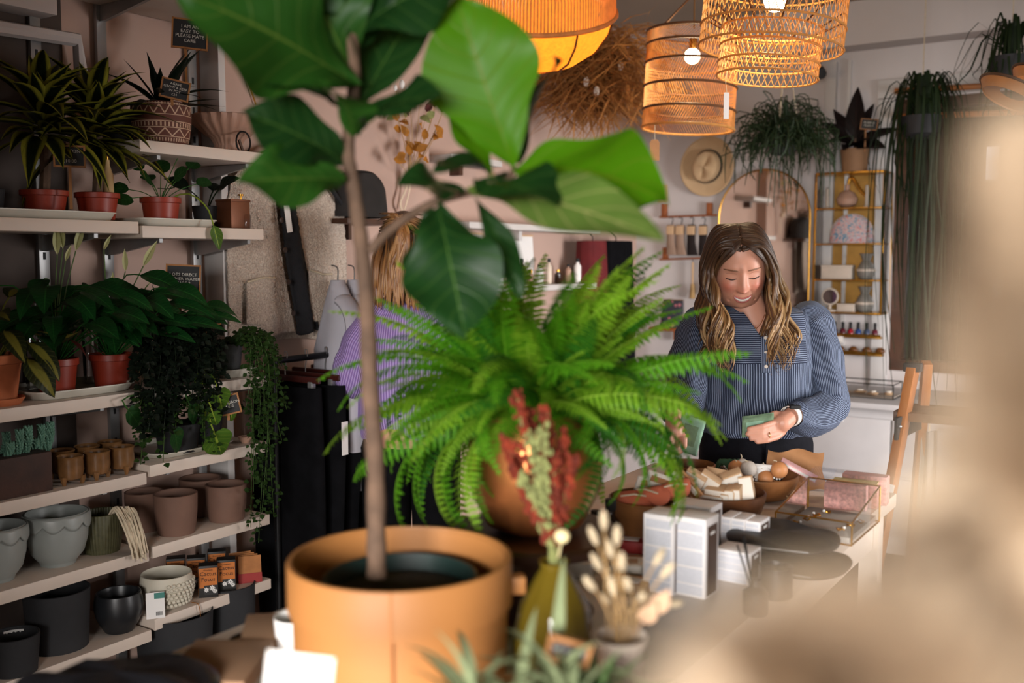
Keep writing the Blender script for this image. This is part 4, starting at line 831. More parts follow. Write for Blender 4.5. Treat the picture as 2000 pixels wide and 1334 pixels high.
# soap bars
M_soapk = mat('kraft soap wrap', srgb(206, 170, 132), .8, var=.06); M_soapw = mat('white soap label', srgb(234, 226, 214), .7, var=.03); random.seed(2)
SL = ['soap bar standing at the left end of the pile', 'soap bar leaning second from the left', 'soap bar lying flat in front of the pile', 'soap bar leaning at the right end of the pile', 'soap bar at the back of the pile', 'soap bar on top in the middle', 'thin soap bar edge-on at the front', 'second thin soap bar edge-on at the front', 'third thin soap bar edge-on at the front', 'lowest soap bar under the flat one']
def bz_(p, r, h, px, py, dz): q = at(px, py, (p-CAM).dot(FWD)); return q
for i, (px, py, d, rot, sz) in enumerate(((1352, 945, 2.34, (.35, .5, .2), (.05, .022, .07)), (1378, 950, 2.34, (.3, .55, .3), (.05, .022, .07)), (1410, 962, 2.31, (.1, .05, .1), (.07, .05, .024)), (1460, 958, 2.33, (-.15, -.2, .3), (.03, .05, .068)), (1400, 938, 2.4, (.5, .2, .5), (.06, .03, .05)), (1432, 945, 2.36, (.3, -.4, .4), (.055, .03, .06)), (1427, 968, 2.3, (.1, 0, .2), (.02, .05, .04)), (1440, 968, 2.3, (.1, -.05, .2), (.02, .05, .045)), (1418, 972, 2.3, (.1, .05, .2), (.018, .05, .03)), (1392, 972, 2.31, (0, .05, .1), (.06, .05, .02)))):
    p = at(px, py, d); o = thing('soap_bar', SL[i], 'soap', p, 0, 'soap bars', rot=Euler(rot)); sx, sy, sz_ = sz
    MB().box((0, 0, 0), sz, bev=.0015).build('wrapper', M_soapk, o); MB().box((0, -sy/2-.0006, -.0*sz_), (sx*.96, .001, sz_*.9)).build('label_panel', M_soapw, o)
# orange pouches and packets in bowl A
M_coral = mat('coral linen', srgb(198, 104, 74), .85, var=.12, scale=25, bump=.4, bscale=60)
random.seed(6)
for i, (px, py, d, a) in enumerate(((1240, 978, 2.2, .4), (1275, 970, 2.2, -.3), (1312, 958, 2.22, .9))):
    p = at(px, py, d); o = thing('linen_pouch', ['coral linen pouch at the left of the light bowl', 'crumpled coral linen pouch in the middle of the light bowl', 'coral linen pouch rising at the right of the light bowl'][i], 'pouch', p, a)
    def fb(u, v, i=i):
        aa = 2*PI*u; th = PI*(v-.5); q = Vector((.045*math.cos(aa)*math.cos(th)**.6, .03*math.sin(aa)*math.cos(th)**.6, .02*math.sin(th))); return q+Vector((0, 0, .012*mnoise.noise(q*30+Vector((i*5, 0, 0)))+.25*q.x*(1 if i == 2 else 0)))
    MB().sheet(fb, 30, 12, True).build('pouch', M_coral, o); MB().tube([(-.03, -.02, .014), (0, -.024, .02), (.03, -.016, .015)], .002, 6).build('drawstring', M_rope, o)
for i, (px, py, d, r3) in enumerate(((1290, 945, 2.26, (.5, .3, .4)), (1325, 935, 2.3, (.6, .5, .2)), (1345, 950, 2.28, (.7, .8, .1)), (1268, 950, 2.28, (.4, .1, .9)))):
    p = at(px, py, d); o = thing('gift_packet', ['cream card packet standing in the light bowl', 'kraft packet tilted behind the coral pouches', 'brown paper packet next to the first soap bar', 'pale packet half buried at the back of the light bowl'][i], 'packet', p, rot=Euler(r3))
    MB().box((0, 0, 0), (.07, .006, .055), bev=.002).build('packet', (M_soapw, M_kraft, M_kraft, M_soapw)[i], o); MB().box((0, -.0045, .012), (.05, .002, .016)).build('sticker', (M_kraft, M_soapw, M_soapw, M_kraft)[i], o)
# ornaments in bowl C
random.seed(14); M_felt = mat('grey felt', srgb(196, 186, 176), .95, var=.12, bump=.6, bscale=150); M_tanw = mat('tan wood bead', srgb(190, 128, 80), .55, var=.12); cols = [M_felt, M_tanw, M_card, M_walnut]
names = ['black and white beaded ornament at the left of the ornament bowl', 'grey felt ball beside the beaded ornament', 'tan wooden bead in the front of the ornament bowl', 'striped grey and tan ornament standing up', 'dark wooden disc at the front of the ornament bowl', 'tan ball near the white tag', 'second beaded ornament at the right of the bowl', 'pale green ornament at the right rim', 'white ball under the tag', 'tan disc at the middle of the bowl', 'small tan bead at the front rim', 'dark beaded disc in the front middle', 'felt ball at the back', 'small cream bead at the right front']
for i, (px, py) in enumerate(((1417, 925), (1437, 918), (1448, 934), (1462, 920), (1448, 940), (1490, 925), (1518, 930), (1522, 922), (1480, 935), (1470, 935), (1495, 938), (1465, 940), (1450, 912), (1512, 940))):
    p = at(px, py-4, 2.6-.04*((i % 4)/3)); o = thing('bowl_ornament', names[i], 'ornament', p, 0, 'ornaments in the bowl', rot=Euler((random.uniform(-.5, .5), random.uniform(-.5, .5), random.uniform(0, 3))))
    if i in (0, 4, 6, 11):
        MB().lathe([(.004, -.006), (.017, -.004), (.019, 0), (.017, .004), (.004, .006)], 20).build('disc', M_walnut if i != 6 else M_iron, o, rot=(PI/2.5, 0, 0)); m = MB()
        for q in range(12): m.ell((.014*math.cos(q*PI/6), -.006+.014*math.sin(q*PI/6)*.3, .014*math.sin(q*PI/6)), .0028, 6, 5)
        m.ell((0, -.006, 0), .005, 8, 6); m.build('bead_ring', M_card, o)['kind'] = 'stuff'
    else:
        MB().ell((0, 0, 0), random.uniform(.016, .022), 16, 10).build('ball', cols[i % 3], o); MB().tube([(0, 0, .016), (.003, 0, .024), (-.003, 0, .028)], .0012, 5).build('hanging_loop', M_rope, o)
p = at(1492, 915, 2.58); o = thing('swing_tag', 'white card swing tag on the ornaments', 'tag', p, rot=Euler((-.9, .1, .6))); MB().prism([(-.035, -.014), (.022, -.016), (.034, -.004), (.034, .006), (.022, .016), (-.035, .015)], .0012).build('tag', M_card, o); MB().tube([(.028, 0, 0), (.034, .004, .006), (.045, .0, .004)], .0008, 5).build('string', M_rope, o)
M_teal = mat('green tissue', srgb(58, 92, 62), .75, var=.2, scale=25, trans=.2)
p = at(1400, 918, 2.66); o = thing('green_tissue', 'crumpled green tissue behind the ornament bowl', 'tissue', p, YAW)
MB().sheet(lambda u, v: (.1*(u-.5)+.01*math.sin(v*6), .05*(v-.5), .03*(u-.2)+.012*math.sin(u*14+v*5)), 18, 8).build('sheet', M_teal, o, smooth=20)
p = at(1562, 945, 2.66); o = thing('kraft_paper', 'brown kraft paper lining behind the ornament bowl', 'paper', (p.x, p.y, ZT), YAW-.1)
MB().sheet(lambda u, v: (.15*(u-.5)+.002*math.sin(v*9), .06*math.sin(v*2.2)+.02, .1*v+.006*math.sin(u*9+v*3)), 20, 10).build('paper', M_kraft, o, smooth=30)
M_pink = mat('pink carton', srgb(222, 172, 172), .6, var=.05); M_pinkfl = mat('pink floral print', srgb(226, 168, 160), .6, var=.35, scale=90)
p = at(1560, 918, 2.6); o = thing('pink_pencil_box', 'slim pink box leaning on the kraft paper', 'box', p, rot=Euler((.1, .45, .25))); MB().box((0, 0, 0), (.1, .03, .012), bev=.001).build('box', M_pink, o); MB().box((0, -.0155, 0), (.096, .001, .006)).build('print', M_card, o)
for i, (px, py, d, w, l, h, rz) in enumerate(((1652, 985, 2.5, .1, .045, .06, .12), (1690, 970, 2.56, .11, .04, .07, .05), (1670, 975, 2.53, .11, .04, .06, .1))):
    p = at(px, py, d); o = thing('floral_box', ['pink floral box nearest the glass case', 'pink floral box at the far right of the table', 'yellow topped floral box between the pink ones'][i], 'box', (p.x, p.y, ZT), rz); MB().box((0, 0, h/2), (w, l, h), bev=.001).build('box', M_pinkfl, o)
    MB().box((0, 0, h+.001), (w*.98, l*.96, .003)).build('lid', (M_pinkfl, M_pink, mat('yellow floral', srgb(224, 208, 140), .6, var=.2, scale=60))[i], o)
# glass jewellery case
p = at(1618, 1015, 2.32); o = thing('glass_jewel_case', 'slanted brass-edged glass case of earrings', 'display case', (p.x, p.y, ZT), .0); X, Y, h0, h1 = .085, .12, .05, .085
cs = {(-1, -1): h0, (1, -1): h0, (1, 1): h1, (-1, 1): h1}; e = MB(); pts = [Vector((a*X, b*Y, 0)) for a, b in cs]+[Vector((a*X, b*Y, cs[(a, b)])) for a, b in cs]
for i in range(4): e.tube([pts[i], pts[(i+1) % 4]], .0022, 6); e.tube([pts[4+i], pts[4+(i+1) % 4]], .0022, 6); e.tube([pts[i], pts[4+i]], .0022, 6)
e.build('brass_edges', M_brass, o)
for i in range(4): MB().add([pts[i], pts[(i+1) % 4], pts[4+(i+1) % 4], pts[4+i]], [(0, 1, 2, 3)]).build('pane', M_glass, o)
MB().add([v+Vector((0, .05, .02)) for v in pts[4:]], [(0, 1, 2, 3)]).build('glass_lid', M_glass, o)
MB().box((0, 0, .008), (2*X-.012, 2*Y-.012, .012), bev=.001).build('cushion', M_felt, o)
for i in range(7):
    q = Vector((-.05+.1*(i % 2)+.01*(i//2), -.08+.045*(i//2), .022)); er = thing('earring', ['small gold earring nearest the front left of the glass case', 'small gold earring nearest the front right of the glass case', 'second gold earring on the left in the glass case', 'second gold earring on the right in the glass case', 'third gold earring on the left in the glass case', 'third gold earring on the right in the glass case', 'gold earring at the far end of the glass case'][i], 'earring', o.location+q, i*.7, 'gold earrings in the case'); MB().tube([Vector((.008*math.cos(a), .008*math.sin(a), .002*math.sin(3*a))) for a in [2*PI*k/14 for k in range(15)]], .0018, 6).build('hoop', M_brass, er); MB().ell((.009, 0, .003), .0035, 8, 6).build('stone', M_card, er)
# candle cartons with printed fronts and brown side panels
M_cart = mat('white candle carton', srgb(242, 236, 234), .55, var=.02); M_brown = mat('brown side print', srgb(84, 62, 50), .6, var=.06)
tt = NT('small print panel'); co = tt.n('ShaderNodeTexCoord').outputs['Object']; s_ = tt.n('ShaderNodeSeparateXYZ', {0: co})
ln = tt.math('GREATER_THAN', tt.math('FRACT', tt.math('MULTIPLY', s_.outputs[2], 330)), .45); nz = tt.math('GREATER_THAN', tt.n('ShaderNodeTexNoise', {'Vector': tt.n('ShaderNodeMapping', {'Vector': co, 'Scale': (500, 1, 330)}).outputs[0], 'Scale': 1.}).outputs[0], .4)
M_print = tt.end(tt.bsdf(tt.mix(tt.math('MULTIPLY', tt.math('MULTIPLY', ln, nz), .5), srgb(226, 226, 232), srgb(164, 164, 174)), .6))
def ccart(label, pxL, pxR, pyb, d, h, dep=.062, rz=0.0):
    a, b = at(pxL, pyb, d), at(pxR, pyb, d); w = (b-a).length/ .94; p = (a+b)/2; o = thing('candle_carton', label, 'carton', (p.x, p.y+dep/2, ZT), rz, 'white candle cartons')
    MB().box((0, 0, h/2), (w, dep, h), bev=.0012).build('carton', M_cart, o); zz = .008
    rows = [h*.14, h*.22, h*.22, h*.22, h*.12]
    for q, rh in enumerate(rows):
        MB().box((0, -dep/2-.0005, h*.03+sum(rows[:q])+rh*.44), (w*.84, .001, rh*.86)).build('print_block', M_print, o)
    MB().box((w/2+.0005, 0, h*.46), (.001, dep*.72, h*.88)).build('side_panel', M_brown, o); MB().box((w/2+.0012, 0, h*.8), (.001, dep*.3, .005)).build('title_print', M_card, o); return o
zb = lambda py, d: at(1350, py, d).z-ZT
h1 = zb(1005, 1.86)
ccart('tall white candle carton at the front left of the cluster', 1254, 1314, 1172, 1.87, h1); ccart('tall white candle carton with its brown side showing at the front', 1315, 1376, 1180, 1.85, h1)
ccart('tall white candle carton standing behind the front pair', 1312, 1386, 1100, 2.06, zb(985, 2.06))
ccart('white candle carton, left of the three in a row', 1404, 1426, 1090, 2.12, zb(1008, 2.12)); ccart('white candle carton, middle of the three in a row', 1427, 1453, 1092, 2.11, zb(1012, 2.11)); ccart('white candle carton, right of the three with brown side', 1454, 1482, 1096, 2.1, zb(1017, 2.1))
ccart('short white candle carton in front of the row of three', 1396, 1462, 1160, 1.93, zb(1074, 1.93))
# black leather pouches, candle jar, reed diffuser
for i, (px, py, d, z_) in enumerate(((1590, 1072, 2.03, .0), (1572, 1052, 2.1, .026))):
    p = at(px, py, d); o = thing('black_pouch', ['black leather clutch at the bottom of the stack by the glass case', 'black leather clutch on top of the stack by the glass case'][i], 'clutch bag', (p.x-.04, p.y-.02, ZT+z_), .1+.12*i)
    def fb(u, v):
        a = 2*PI*u; th = PI*(v-.5); cx = math.copysign(abs(math.cos(a))**.6, math.cos(a))*math.cos(th)**.4; sy = math.copysign(abs(math.sin(a))**.6, math.sin(a))*math.cos(th)**.4
        return (cx*.115, sy*.105, .013+.013*math.sin(th)+.004*math.sin(cx*4+sy*3)*(math.sin(th)+1))
    MB().sheet(fb, 36, 10, True).build('bag_body', M_suede, o); MB().tube([(-.06, -.104, .014), (0, -.107, .015), (.06, -.104, .014)], .0015, 6).build('zip', M_grey, o)
p = onz(1515, 1112, ZT+.05); o = thing('jar_candle', 'cream candle in a dark jar in front of the black clutches', 'candle', (p.x, p.y, ZT)); MB().lathe([(.028, 0), (.031, .003), (.031, .058), (.029, .058), (.028, .05)], 28).build('jar', M_leather, o); MB().lathe([(.0285, .045), (.028, .049), (.002, .05)], 24).build('wax', M_wax, o); MB().tube([(0, 0, .05), (.001, 0, .06)], .001, 5).build('wick', M_ink, o)
p = onz(1475, 1165, ZT+.03); o = thing('reed_diffuser', 'dark reed diffuser bottle beside the short carton', 'diffuser', (p.x, p.y, ZT)); MB().lathe([(.02, 0), (.022, .003), (.022, .04), (.009, .05), (.009, .062), (.007, .062), (.006, .05)], 22).build('bottle', M_leather, o)
for k, (px, py) in enumerate(((1452, 1046), (1440, 1064))): MB().tube([(0, 0, .02), at(px, py, 1.82)-o.location], .0016 if k else .0026, 6).build('reed', M_iron, o)
M_amber = mat('dark amber glass', srgb(40, 22, 10), .12, var=.1)
for i, (px, py, d, s) in enumerate(((1192, 1078, 2.0, 1.), (1163, 1092, 1.95, .9))):
    p = onz(px, py, ZT); o = thing('amber_bottle', ['dark amber bottle with orange label beside the light bowl', 'dark amber bottle behind the bunny tails'][i], 'bottle', (p.x, p.y, ZT)); MB().lathe([(.02*s, 0), (.024*s, .003), (.024*s, .06*s), (.01*s, .08*s), (.01*s, .095*s)], 22).build('bottle', M_amber, o); MB().lathe([(.012*s, .092*s), (.012*s, .115*s), (.003, .117*s)], 16).build('cap', M_black, o); MB().lathe([(.0243*s, .015), (.0243*s, .045*s)], 22, cap=False).build('label', M_orange if i == 0 else M_card, o)
for i, (px, py, m_, w, l, h, rz, lb) in enumerate(((1232, 1075, M_redp, .06, .05, .025, .3, 'red paper packet behind the front candle carton'), (1225, 1115, M_soapw, .07, .06, .02, .5, 'cream flat packet left of the candle cartons'), (1228, 1150, M_soapk, .08, .06, .018, .15, 'buff flat packet at the front left of the cartons'), (1130, 1120, M_soapw, .06, .06, .03, .3, 'cream packet behind the olive vase'))):
    p = onz(px, py, ZT); o = thing('flat_packet', lb, 'packet', (p.x, p.y, ZT), rz); MB().box((0, 0, h/2), (w, l, h), bev=.002).build('packet', m_, o); MB().box((0, 0, h+.0005), (w*.6, l*.5, .001)).build('label', M_card if m_ is not M_soapw else M_peach, o)
# ---- pampas plumes in a tall floor vase close to the right of the lens
M_pamp = mat('pampas plume', srgb(224, 202, 174), .9, var=.08, scale=12, trans=.4)
pv = thing('floor_vase', 'tall pale floor vase holding the pampas grass close to the lens', 'vase', (.24, .2, 0)); MB().lathe([(.09, 0), (.12, .05), (.13, .3), (.09, .55), (.05, .66), (.06, .72), (.055, .72), (.045, .66), (.08, .5)], 32).build('vase', M_stone, pv)
def plume(label, spine, R, n, seed):
    random.seed(seed); o = thing('pampas_plume', label, 'dried grass', (.24, .2, .6), 0, 'pampas plumes'); P0 = o.location; pp = bez([Vector((0, 0, -.35)), Vector((0, 0, .1))]+[s-P0 for s in spine], 60)
    MB().tube(pp, .0025, 5).build('stem', M_straw, o); m = MB(); i0 = 24
    for k in range(n):
        f = random.random()**.9; i = i0+f*(60-i0-1); j = int(i); p = lerp(pp[j], pp[j+1], i-j); T = (pp[j+1]-pp[j]).normalized(); side = Vector([random.gauss(0, 1) for _ in range(3)]); side = (side-T*side.dot(T)).normalized()
        L = R*(.35+.65*math.sin(PI*min(1, .12+f*.85)))*random.uniform(.6, 1.15); q1 = p+(T*.7+side*.7)*L*.5; q2 = p+(T*.9+side)*L*.95+Vector((0, 0, -.2*L)); w = T.cross(side)*random.uniform(.0008, .0014)
        m.add([p-w, p+w, q1+w, q1-w, q2], [(0, 1, 2, 3), (3, 2, 4)])
    m.build('plume', M_pamp, o, smooth=0)['kind'] = 'stuff'
plume('pampas plume rising up the right edge', [at(2040, 1480, .25), at(2010, 1000, .22), at(1995, 600, .2), at(1975, 260, .2)], .02, 3000, 1)
plume('pampas plume behind the right edge one', [at(2160, 1400, .26), at(2080, 900, .24), at(2045, 500, .23), at(2015, 250, .23)], .024, 2400, 2)
plume('pampas plume arching low to the left across the corner', [at(2100, 1560, .24), at(1890, 1365, .2), at(1690, 1335, .18), at(1460, 1380, .17)], .027, 5200, 3)
plume('pampas plume along the bottom right corner', [at(2120, 1700, .25), at(1900, 1580, .21), at(1660, 1490, .19), at(1380, 1500, .18)], .033, 5200, 4)
# ------------------------------------------------------------------ pendant lamps
M_ratt = mat('rattan', srgb(210, 154, 84), .6, var=.15, scale=40, trans=.35); M_rattd = mat('dark cane hoop', srgb(96, 58, 26), .6, var=.15, scale=40)
M_reed = mat('pale reed', srgb(222, 166, 98), .65, var=.18, scale=30, trans=.5); M_linen = mat('amber linen', srgb(226, 148, 48), .8, var=.12, scale=120, bump=.3, bscale=200, trans=.6)
M_bulb = emit('lit bulb', (1, .78, .48), 18); M_cord = mat('lamp cord', srgb(120, 84, 44), .7)
def hoop(r, z, t=.005): return MB().tube([(r*math.cos(a), r*math.sin(a), z) for a in [2*PI*k/48 for k in range(49)]], t, 7, False)
def lamp(name, label, c, rot, power, bz, br):
    o = thing(name, label, 'pendant lamp', c, rot=rot)
    MB().ell((0, 0, bz), br, 20, 14).build('bulb', M_bulb, o)
    MB().lathe([(br*.45, bz+br*.9), (br*.5, bz+br*1.1), (br*.5, bz+br*2.2), (.004, bz+br*2.3)], 16).build('socket', M_brass, o)
    l = bpy.data.lights.new('lamp_glow', 'POINT'); l.energy = power; l.color = (1, .77, .48); l.shadow_soft_size = br*1.15; lo = bpy.data.objects.new('lamp_glow', l); COL.objects.link(lo); lo.parent = o; lo.location = (0, 0, bz-br*2.6)
    return o
def cordup(o, z0):
    R = o.rotation_euler.to_matrix(); top = R.inverted() @ Vector((0, 0, ZC-o.location.z-(R @ Vector((0, 0, z0))).z)); st = Vector((0, 0, z0))
    MB().tube([st, st+top], .004, 6).build('cord', M_cord, o); MB().lathe([(.045, -.02), (.05, -.004), (.05, 0)], 20, M=R.inverted(), c=st+top).build('ceiling_rose', M_brass, o)
def tilt(ax, a): return Matrix.Rotation(a, 3, ax).to_euler()
# two-tier open weave lamp
c = at(1498, 152, 3.2); r1 = 95/FPX*3.2; r2 = 136/FPX*3.2; zt = at(1498, 96, 3.2).z-c.z
o = lamp('woven_lamp', 'two-tier open weave rattan pendant lamp over the woman', c, tilt(-FWD, -.09), 5.5, at(1502, 4, 3.2).z-c.z, .036)
def weave(o, r, z0, z1, n, tw, w, rows, mt=M_ratt, name='weave'):
    for s in (-1, 1):
        m = MB()
        for k in range(n):
            a0 = 2*PI*k/n; rr = r+s*.0012; m.tube([(rr*math.cos(a0+s*tw*v), rr*math.sin(a0+s*tw*v), lerp(z0, z1, v)) for v in [q/8 for q in range(9)]], w, 4, False, flat=.5)
        m.build(name, mt, o)['kind'] = 'stuff'
    for q in rows: hoop(r+.003, lerp(z0, z1, q), .0035).build('hoop', M_ratt, o)
weave(o, r1, 0, zt+.06, 46, .42, .0027, (0, .28, .62, 1)); weave(o, r2, zt, zt+.26, 60, .42, .0027, (0, .25, .75, 1))
m = MB()
for k in range(12): a = k*PI/6; m.tube([(r1*math.cos(a), r1*math.sin(a), zt+.06), (r2*math.cos(a), r2*math.sin(a), zt+.1)], .003, 5)
m.build('spokes', M_rattd, o)['kind'] = 'stuff'
m = MB()
for k in range(60): a = k*2*PI/60; m.tube([(r2*math.cos(a), r2*math.sin(a), zt+.26), (.03*math.cos(a), .03*math.sin(a), zt+.3)], .0025, 4)
m.build('crown', M_ratt, o)['kind'] = 'stuff'
cordup(o, zt+.3)
tp_ = c+o.rotation_euler.to_matrix() @ (RGT*-.142+Vector((math.sin(YAW), -math.cos(YAW), 0))*.062); g = thing('paper_tag', 'white paper tag on string below the two-tier lamp', 'tag', tp_, YAW)
MB().tube([(0, 0, 0), (-.004, 0, -.035), (0, 0, -.07)], .0012, 5).build('string', M_rope, g); MB().box((0, 0, -.11), (.017, .0012, .082)).build('tag', M_card, g)
# banded cylinder lamp
c = at(1343, 252, 4.4); rB = 88/FPX*4.4; hB = at(1343, 68, 4.4).z-c.z
o = lamp('banded_lamp', 'banded cane cylinder pendant lamp behind the two-tier one', c, tilt(-FWD, -.05), 6, at(1340, 112, 4.4).z-c.z, .034); zs = [0, hB*.19, hB*.43, hB*.67, hB*.86, hB]
for b in range(5):
    m = MB(); n = 108; tw = (.22 if b % 2 == 0 else -.22)*(.0 if b == 4 else 1)+(.3 if b == 4 else 0)
    for k in range(n):
        a0 = 2*PI*k/n; m.tube([(rB*math.cos(a0+tw*v), rB*math.sin(a0+tw*v), lerp(zs[b], zs[b+1], v)) for v in (0, .25, .5, .75, 1)], .0029, 4, False, flat=.4)
    m.build('reed_band', M_reed, o)['kind'] = 'stuff'
for q, z_ in enumerate(zs): hoop(rB+.003, z_, .0055 if 0 < q < 5 else .006).build('hoop', M_rattd if q else M_ratt, o)
MB().tube([(-rB, 0, hB), (0, 0, hB+.18), (rB, 0, hB)], .006, 6).build('carrying_cane', M_rattd, o); cordup(o, hB+.02)
tp_ = c+o.rotation_euler.to_matrix() @ (RGT*-.161+Vector((math.sin(YAW), -math.cos(YAW), 0))*.117); g = thing('kraft_tag', 'kraft tag hanging on string under the banded lamp', 'tag', tp_, YAW); MB().tube([(0, 0, 0), (0, 0, -.07)], .0012, 5).build('string', M_rope, g); MB().prism([(-.021, -.045), (.021, -.045), (.021, .032), (.012, .045), (-.012, .045), (-.021, .032)], .0015, Matrix.Translation((0, 0, -.112)) @ Matrix.Rotation(PI/2, 4, 'X')).build('tag', M_kraft, g)
# reed drum with linen bowl
c = at(1050, 24, 2.5); rA = 152/FPX*2.5; hb = c.z-at(1062, 116, 2.5).z
o = lamp('reed_dome_lamp', 'reed and amber linen dome pendant lamp above the fig leaves', c, tilt(RGT, .5), 3, .13, .035)
m = MB(); n = 150
for k in range(n):
    a = 2*PI*k/n; m.tube([(rA*math.cos(a), rA*math.sin(a), 0), (rA*.98*math.cos(a), rA*.98*math.sin(a), .07), (rA*.75*math.cos(a), rA*.75*math.sin(a), .15), (.04*math.cos(a), .04*math.sin(a), .2)], .0038, 4, False, flat=.5)
m.build('reed_shade', M_reed, o)['kind'] = 'stuff'; hoop(rA+.002, 0, .006).build('hoop', M_reed, o)
MB().lathe([(rA*.985, -.002), (rA*.93, -.04), (rA*.78, -.085), (rA*.55, -.118), (rA*.24, -.138)], 48, cap=False).build('linen_bowl', M_linen, o)
for k in range(8):
    a = k*PI/4+.3; MB().tube([(r_*math.cos(a), r_*math.sin(a), z_) for r_, z_ in ((rA*.99, -.004), (rA*.935, -.042), (rA*.785, -.088), (rA*.555, -.12), (rA*.24, -.14))], .0026, 5).build('rib', M_rattd, o)
hoop(rA*.24, -.14, .003).build('opening_hoop', M_reed, o); cordup(o, .2)
# veneer lamp at the right edge
M_ven = mat('wood veneer', srgb(176, 116, 66), .5, var=.1, scale=20, trans=.25); c = at(1998, 178, 2.6)
o = thing('veneer_lamp', 'curved wood veneer pendant lamp cut by the right edge', 'pendant lamp', c, rot=tilt(-FWD, -.5)); M_vedge = mat('dark veneer edge', srgb(70, 44, 26), .6)
for k, (dx, rx, rz_, z_) in enumerate(((-.02, .09, .04, -.02), (.03, .08, .045, .03))):
    MB().lathe([(.2*rx/.09*.35, z_), (rx*.8, z_-.012), (rx, z_+.012), (rx*.98, z_+.014), (rx*.78, z_-.008), (rx*.36, z_+.004)], 36, c=(dx, 0, 0), cap=False).build('veneer_shell', M_ven, o); MB().tube([(dx+rx*math.cos(a), rx*math.sin(a), z_+.013) for a in [2*PI*q/36 for q in range(37)]], .004, 6, False).build('rim', M_vedge, o)
MB().ell((0, 0, .06), .022, 14, 10).build('bulb', M_bulb, o); MB().tube([(0, 0, .04), (0, 0, .1)], .016, 10).build('socket', M_brass, o)
R = o.rotation_euler.to_matrix(); MB().tube([Vector((0, 0, .1)), Vector((0, 0, .1))+R.inverted() @ Vector((0, 0, ZC-c.z-.09))], .004, 6).build('cord', M_cord, o)
# dried pampas bundle hung from the ceiling
random.seed(23); pt = at(1165, 85, 5.0); o = thing('dried_grass_bundle', 'golden dried grass bundle hanging upside down behind the dome lamp', 'dried grass', pt); m = MB(); M_gold = mat('golden dried grass', srgb(186, 132, 76), .9, var=.3, scale=12, trans=.3)
for k in range(3200):
    dv = Vector((random.gauss(0, 1.1), random.gauss(0, .8), random.uniform(-1.2, .3))).normalized(); L = random.uniform(.12, .32); p = Vector((random.gauss(0, .14), random.gauss(0, .07), random.uniform(-.3, .06)))
    q1 = p+dv*L*.5; q2 = p+dv*L+Vector((dv.x*.05, 0, -.02)); w = Vector((random.uniform(-1, 1), random.uniform(-1, 1), .2)).normalized()*.0042; m.add([p-w*.4, p+w*.4, q1+w, q1-w, q2], [(0, 1, 2, 3), (3, 2, 4)])
m.build('grass', M_gold, o, smooth=0)['kind'] = 'stuff'; MB().lathe([(.05, .0), (.055, .03), (.05, .06)], 18).build('twine', M_rope, o); MB().tube([(0, 0, .05), (0, 0, ZC-pt.z)], .003, 5).build('cord', M_rope, o)
for k, (px, py) in enumerate(((1145, 160), (1212, 128), (1165, 178))): MB().ell(at(px, py, 4.85)-pt, (.016, .004, .024), 12, 8).build('seed_pod', M_card, o)
# black spotlight on the soffit
p = ony(1600, 138, YB-.2); o = thing('spot_light', 'small black spotlight under the white soffit', 'spotlight', p); MB().tube([(0, 0, 0), (.03, -.06, -.03)], .03, 14).build('head', M_black, o); MB().tube([(0, 0, 0), (0, .0, 2.71-p.z)], .008, 8).build('arm', M_black, o)
# ------------------------------------------------------------------ back wall: counter, cabinet, mirror, racks
def W_(px, py, off=.0): return ony(px, py, YB-off)
M_drawer = mat('grey white lacquer', srgb(182, 178, 178), .5, var=.03)
o = thing('drawer_counter', 'white drawer counter along the back wall behind the woman', 'counter', (-1.75, 5.53, 0)); cw = 2.3
MB().box((0, .02, .4), (cw, .66, .74), bev=.003).build('carcass', M_drawer, o); MB().box((0, 0, .79), (cw+.04, .72, .03), bev=.004).build('worktop', M_drawer, o)
for i in range(4):
    for j in range(2): dr = MB().box((-cw/2+cw/8+i*cw/4, -.322, .58-j*.3), (cw/4-.012, .018, .285), bev=.003).build('drawer', M_drawer, o); MB().box((-cw/2+cw/8+i*cw/4, -.336, .7-j*.3), (.1, .012, .012), bev=.002).build('pull', M_drawer, dr)
# arched mirror
xl, xr, zt_ = W_(1407, 500).x, W_(1584, 500).x, W_(1496, 332).z; rm = (xr-xl)/2; zs = zt_-rm; zb_ = .81
M_mirror = mat('mirror silver', (.75, .72, .68), .03, 1., var=0)
o = thing('arched_mirror', 'brass-framed arched mirror behind the woman', 'mirror', ((xl+xr)/2, YB-.03, zb_)); arc = [(-rm, 0)]+[(rm*math.cos(a), zs-zb_+rm*math.sin(a)) for a in [PI-PI*k/30 for k in range(31)]]+[(rm, 0)]
MB().prism([(x*.98, y*.995+.002) for x, y in arc][::-1], .012, Matrix.Rotation(PI/2, 4, 'X')).build('glass', M_mirror, o, smooth=0); MB().tube([(x, -.004, y) for x, y in arc], .006, 8).build('frame', M_brass, o); MB().box((0, -.004, .008), (2*rm, .02, .014)).build('bottom_rail', M_brass, o)
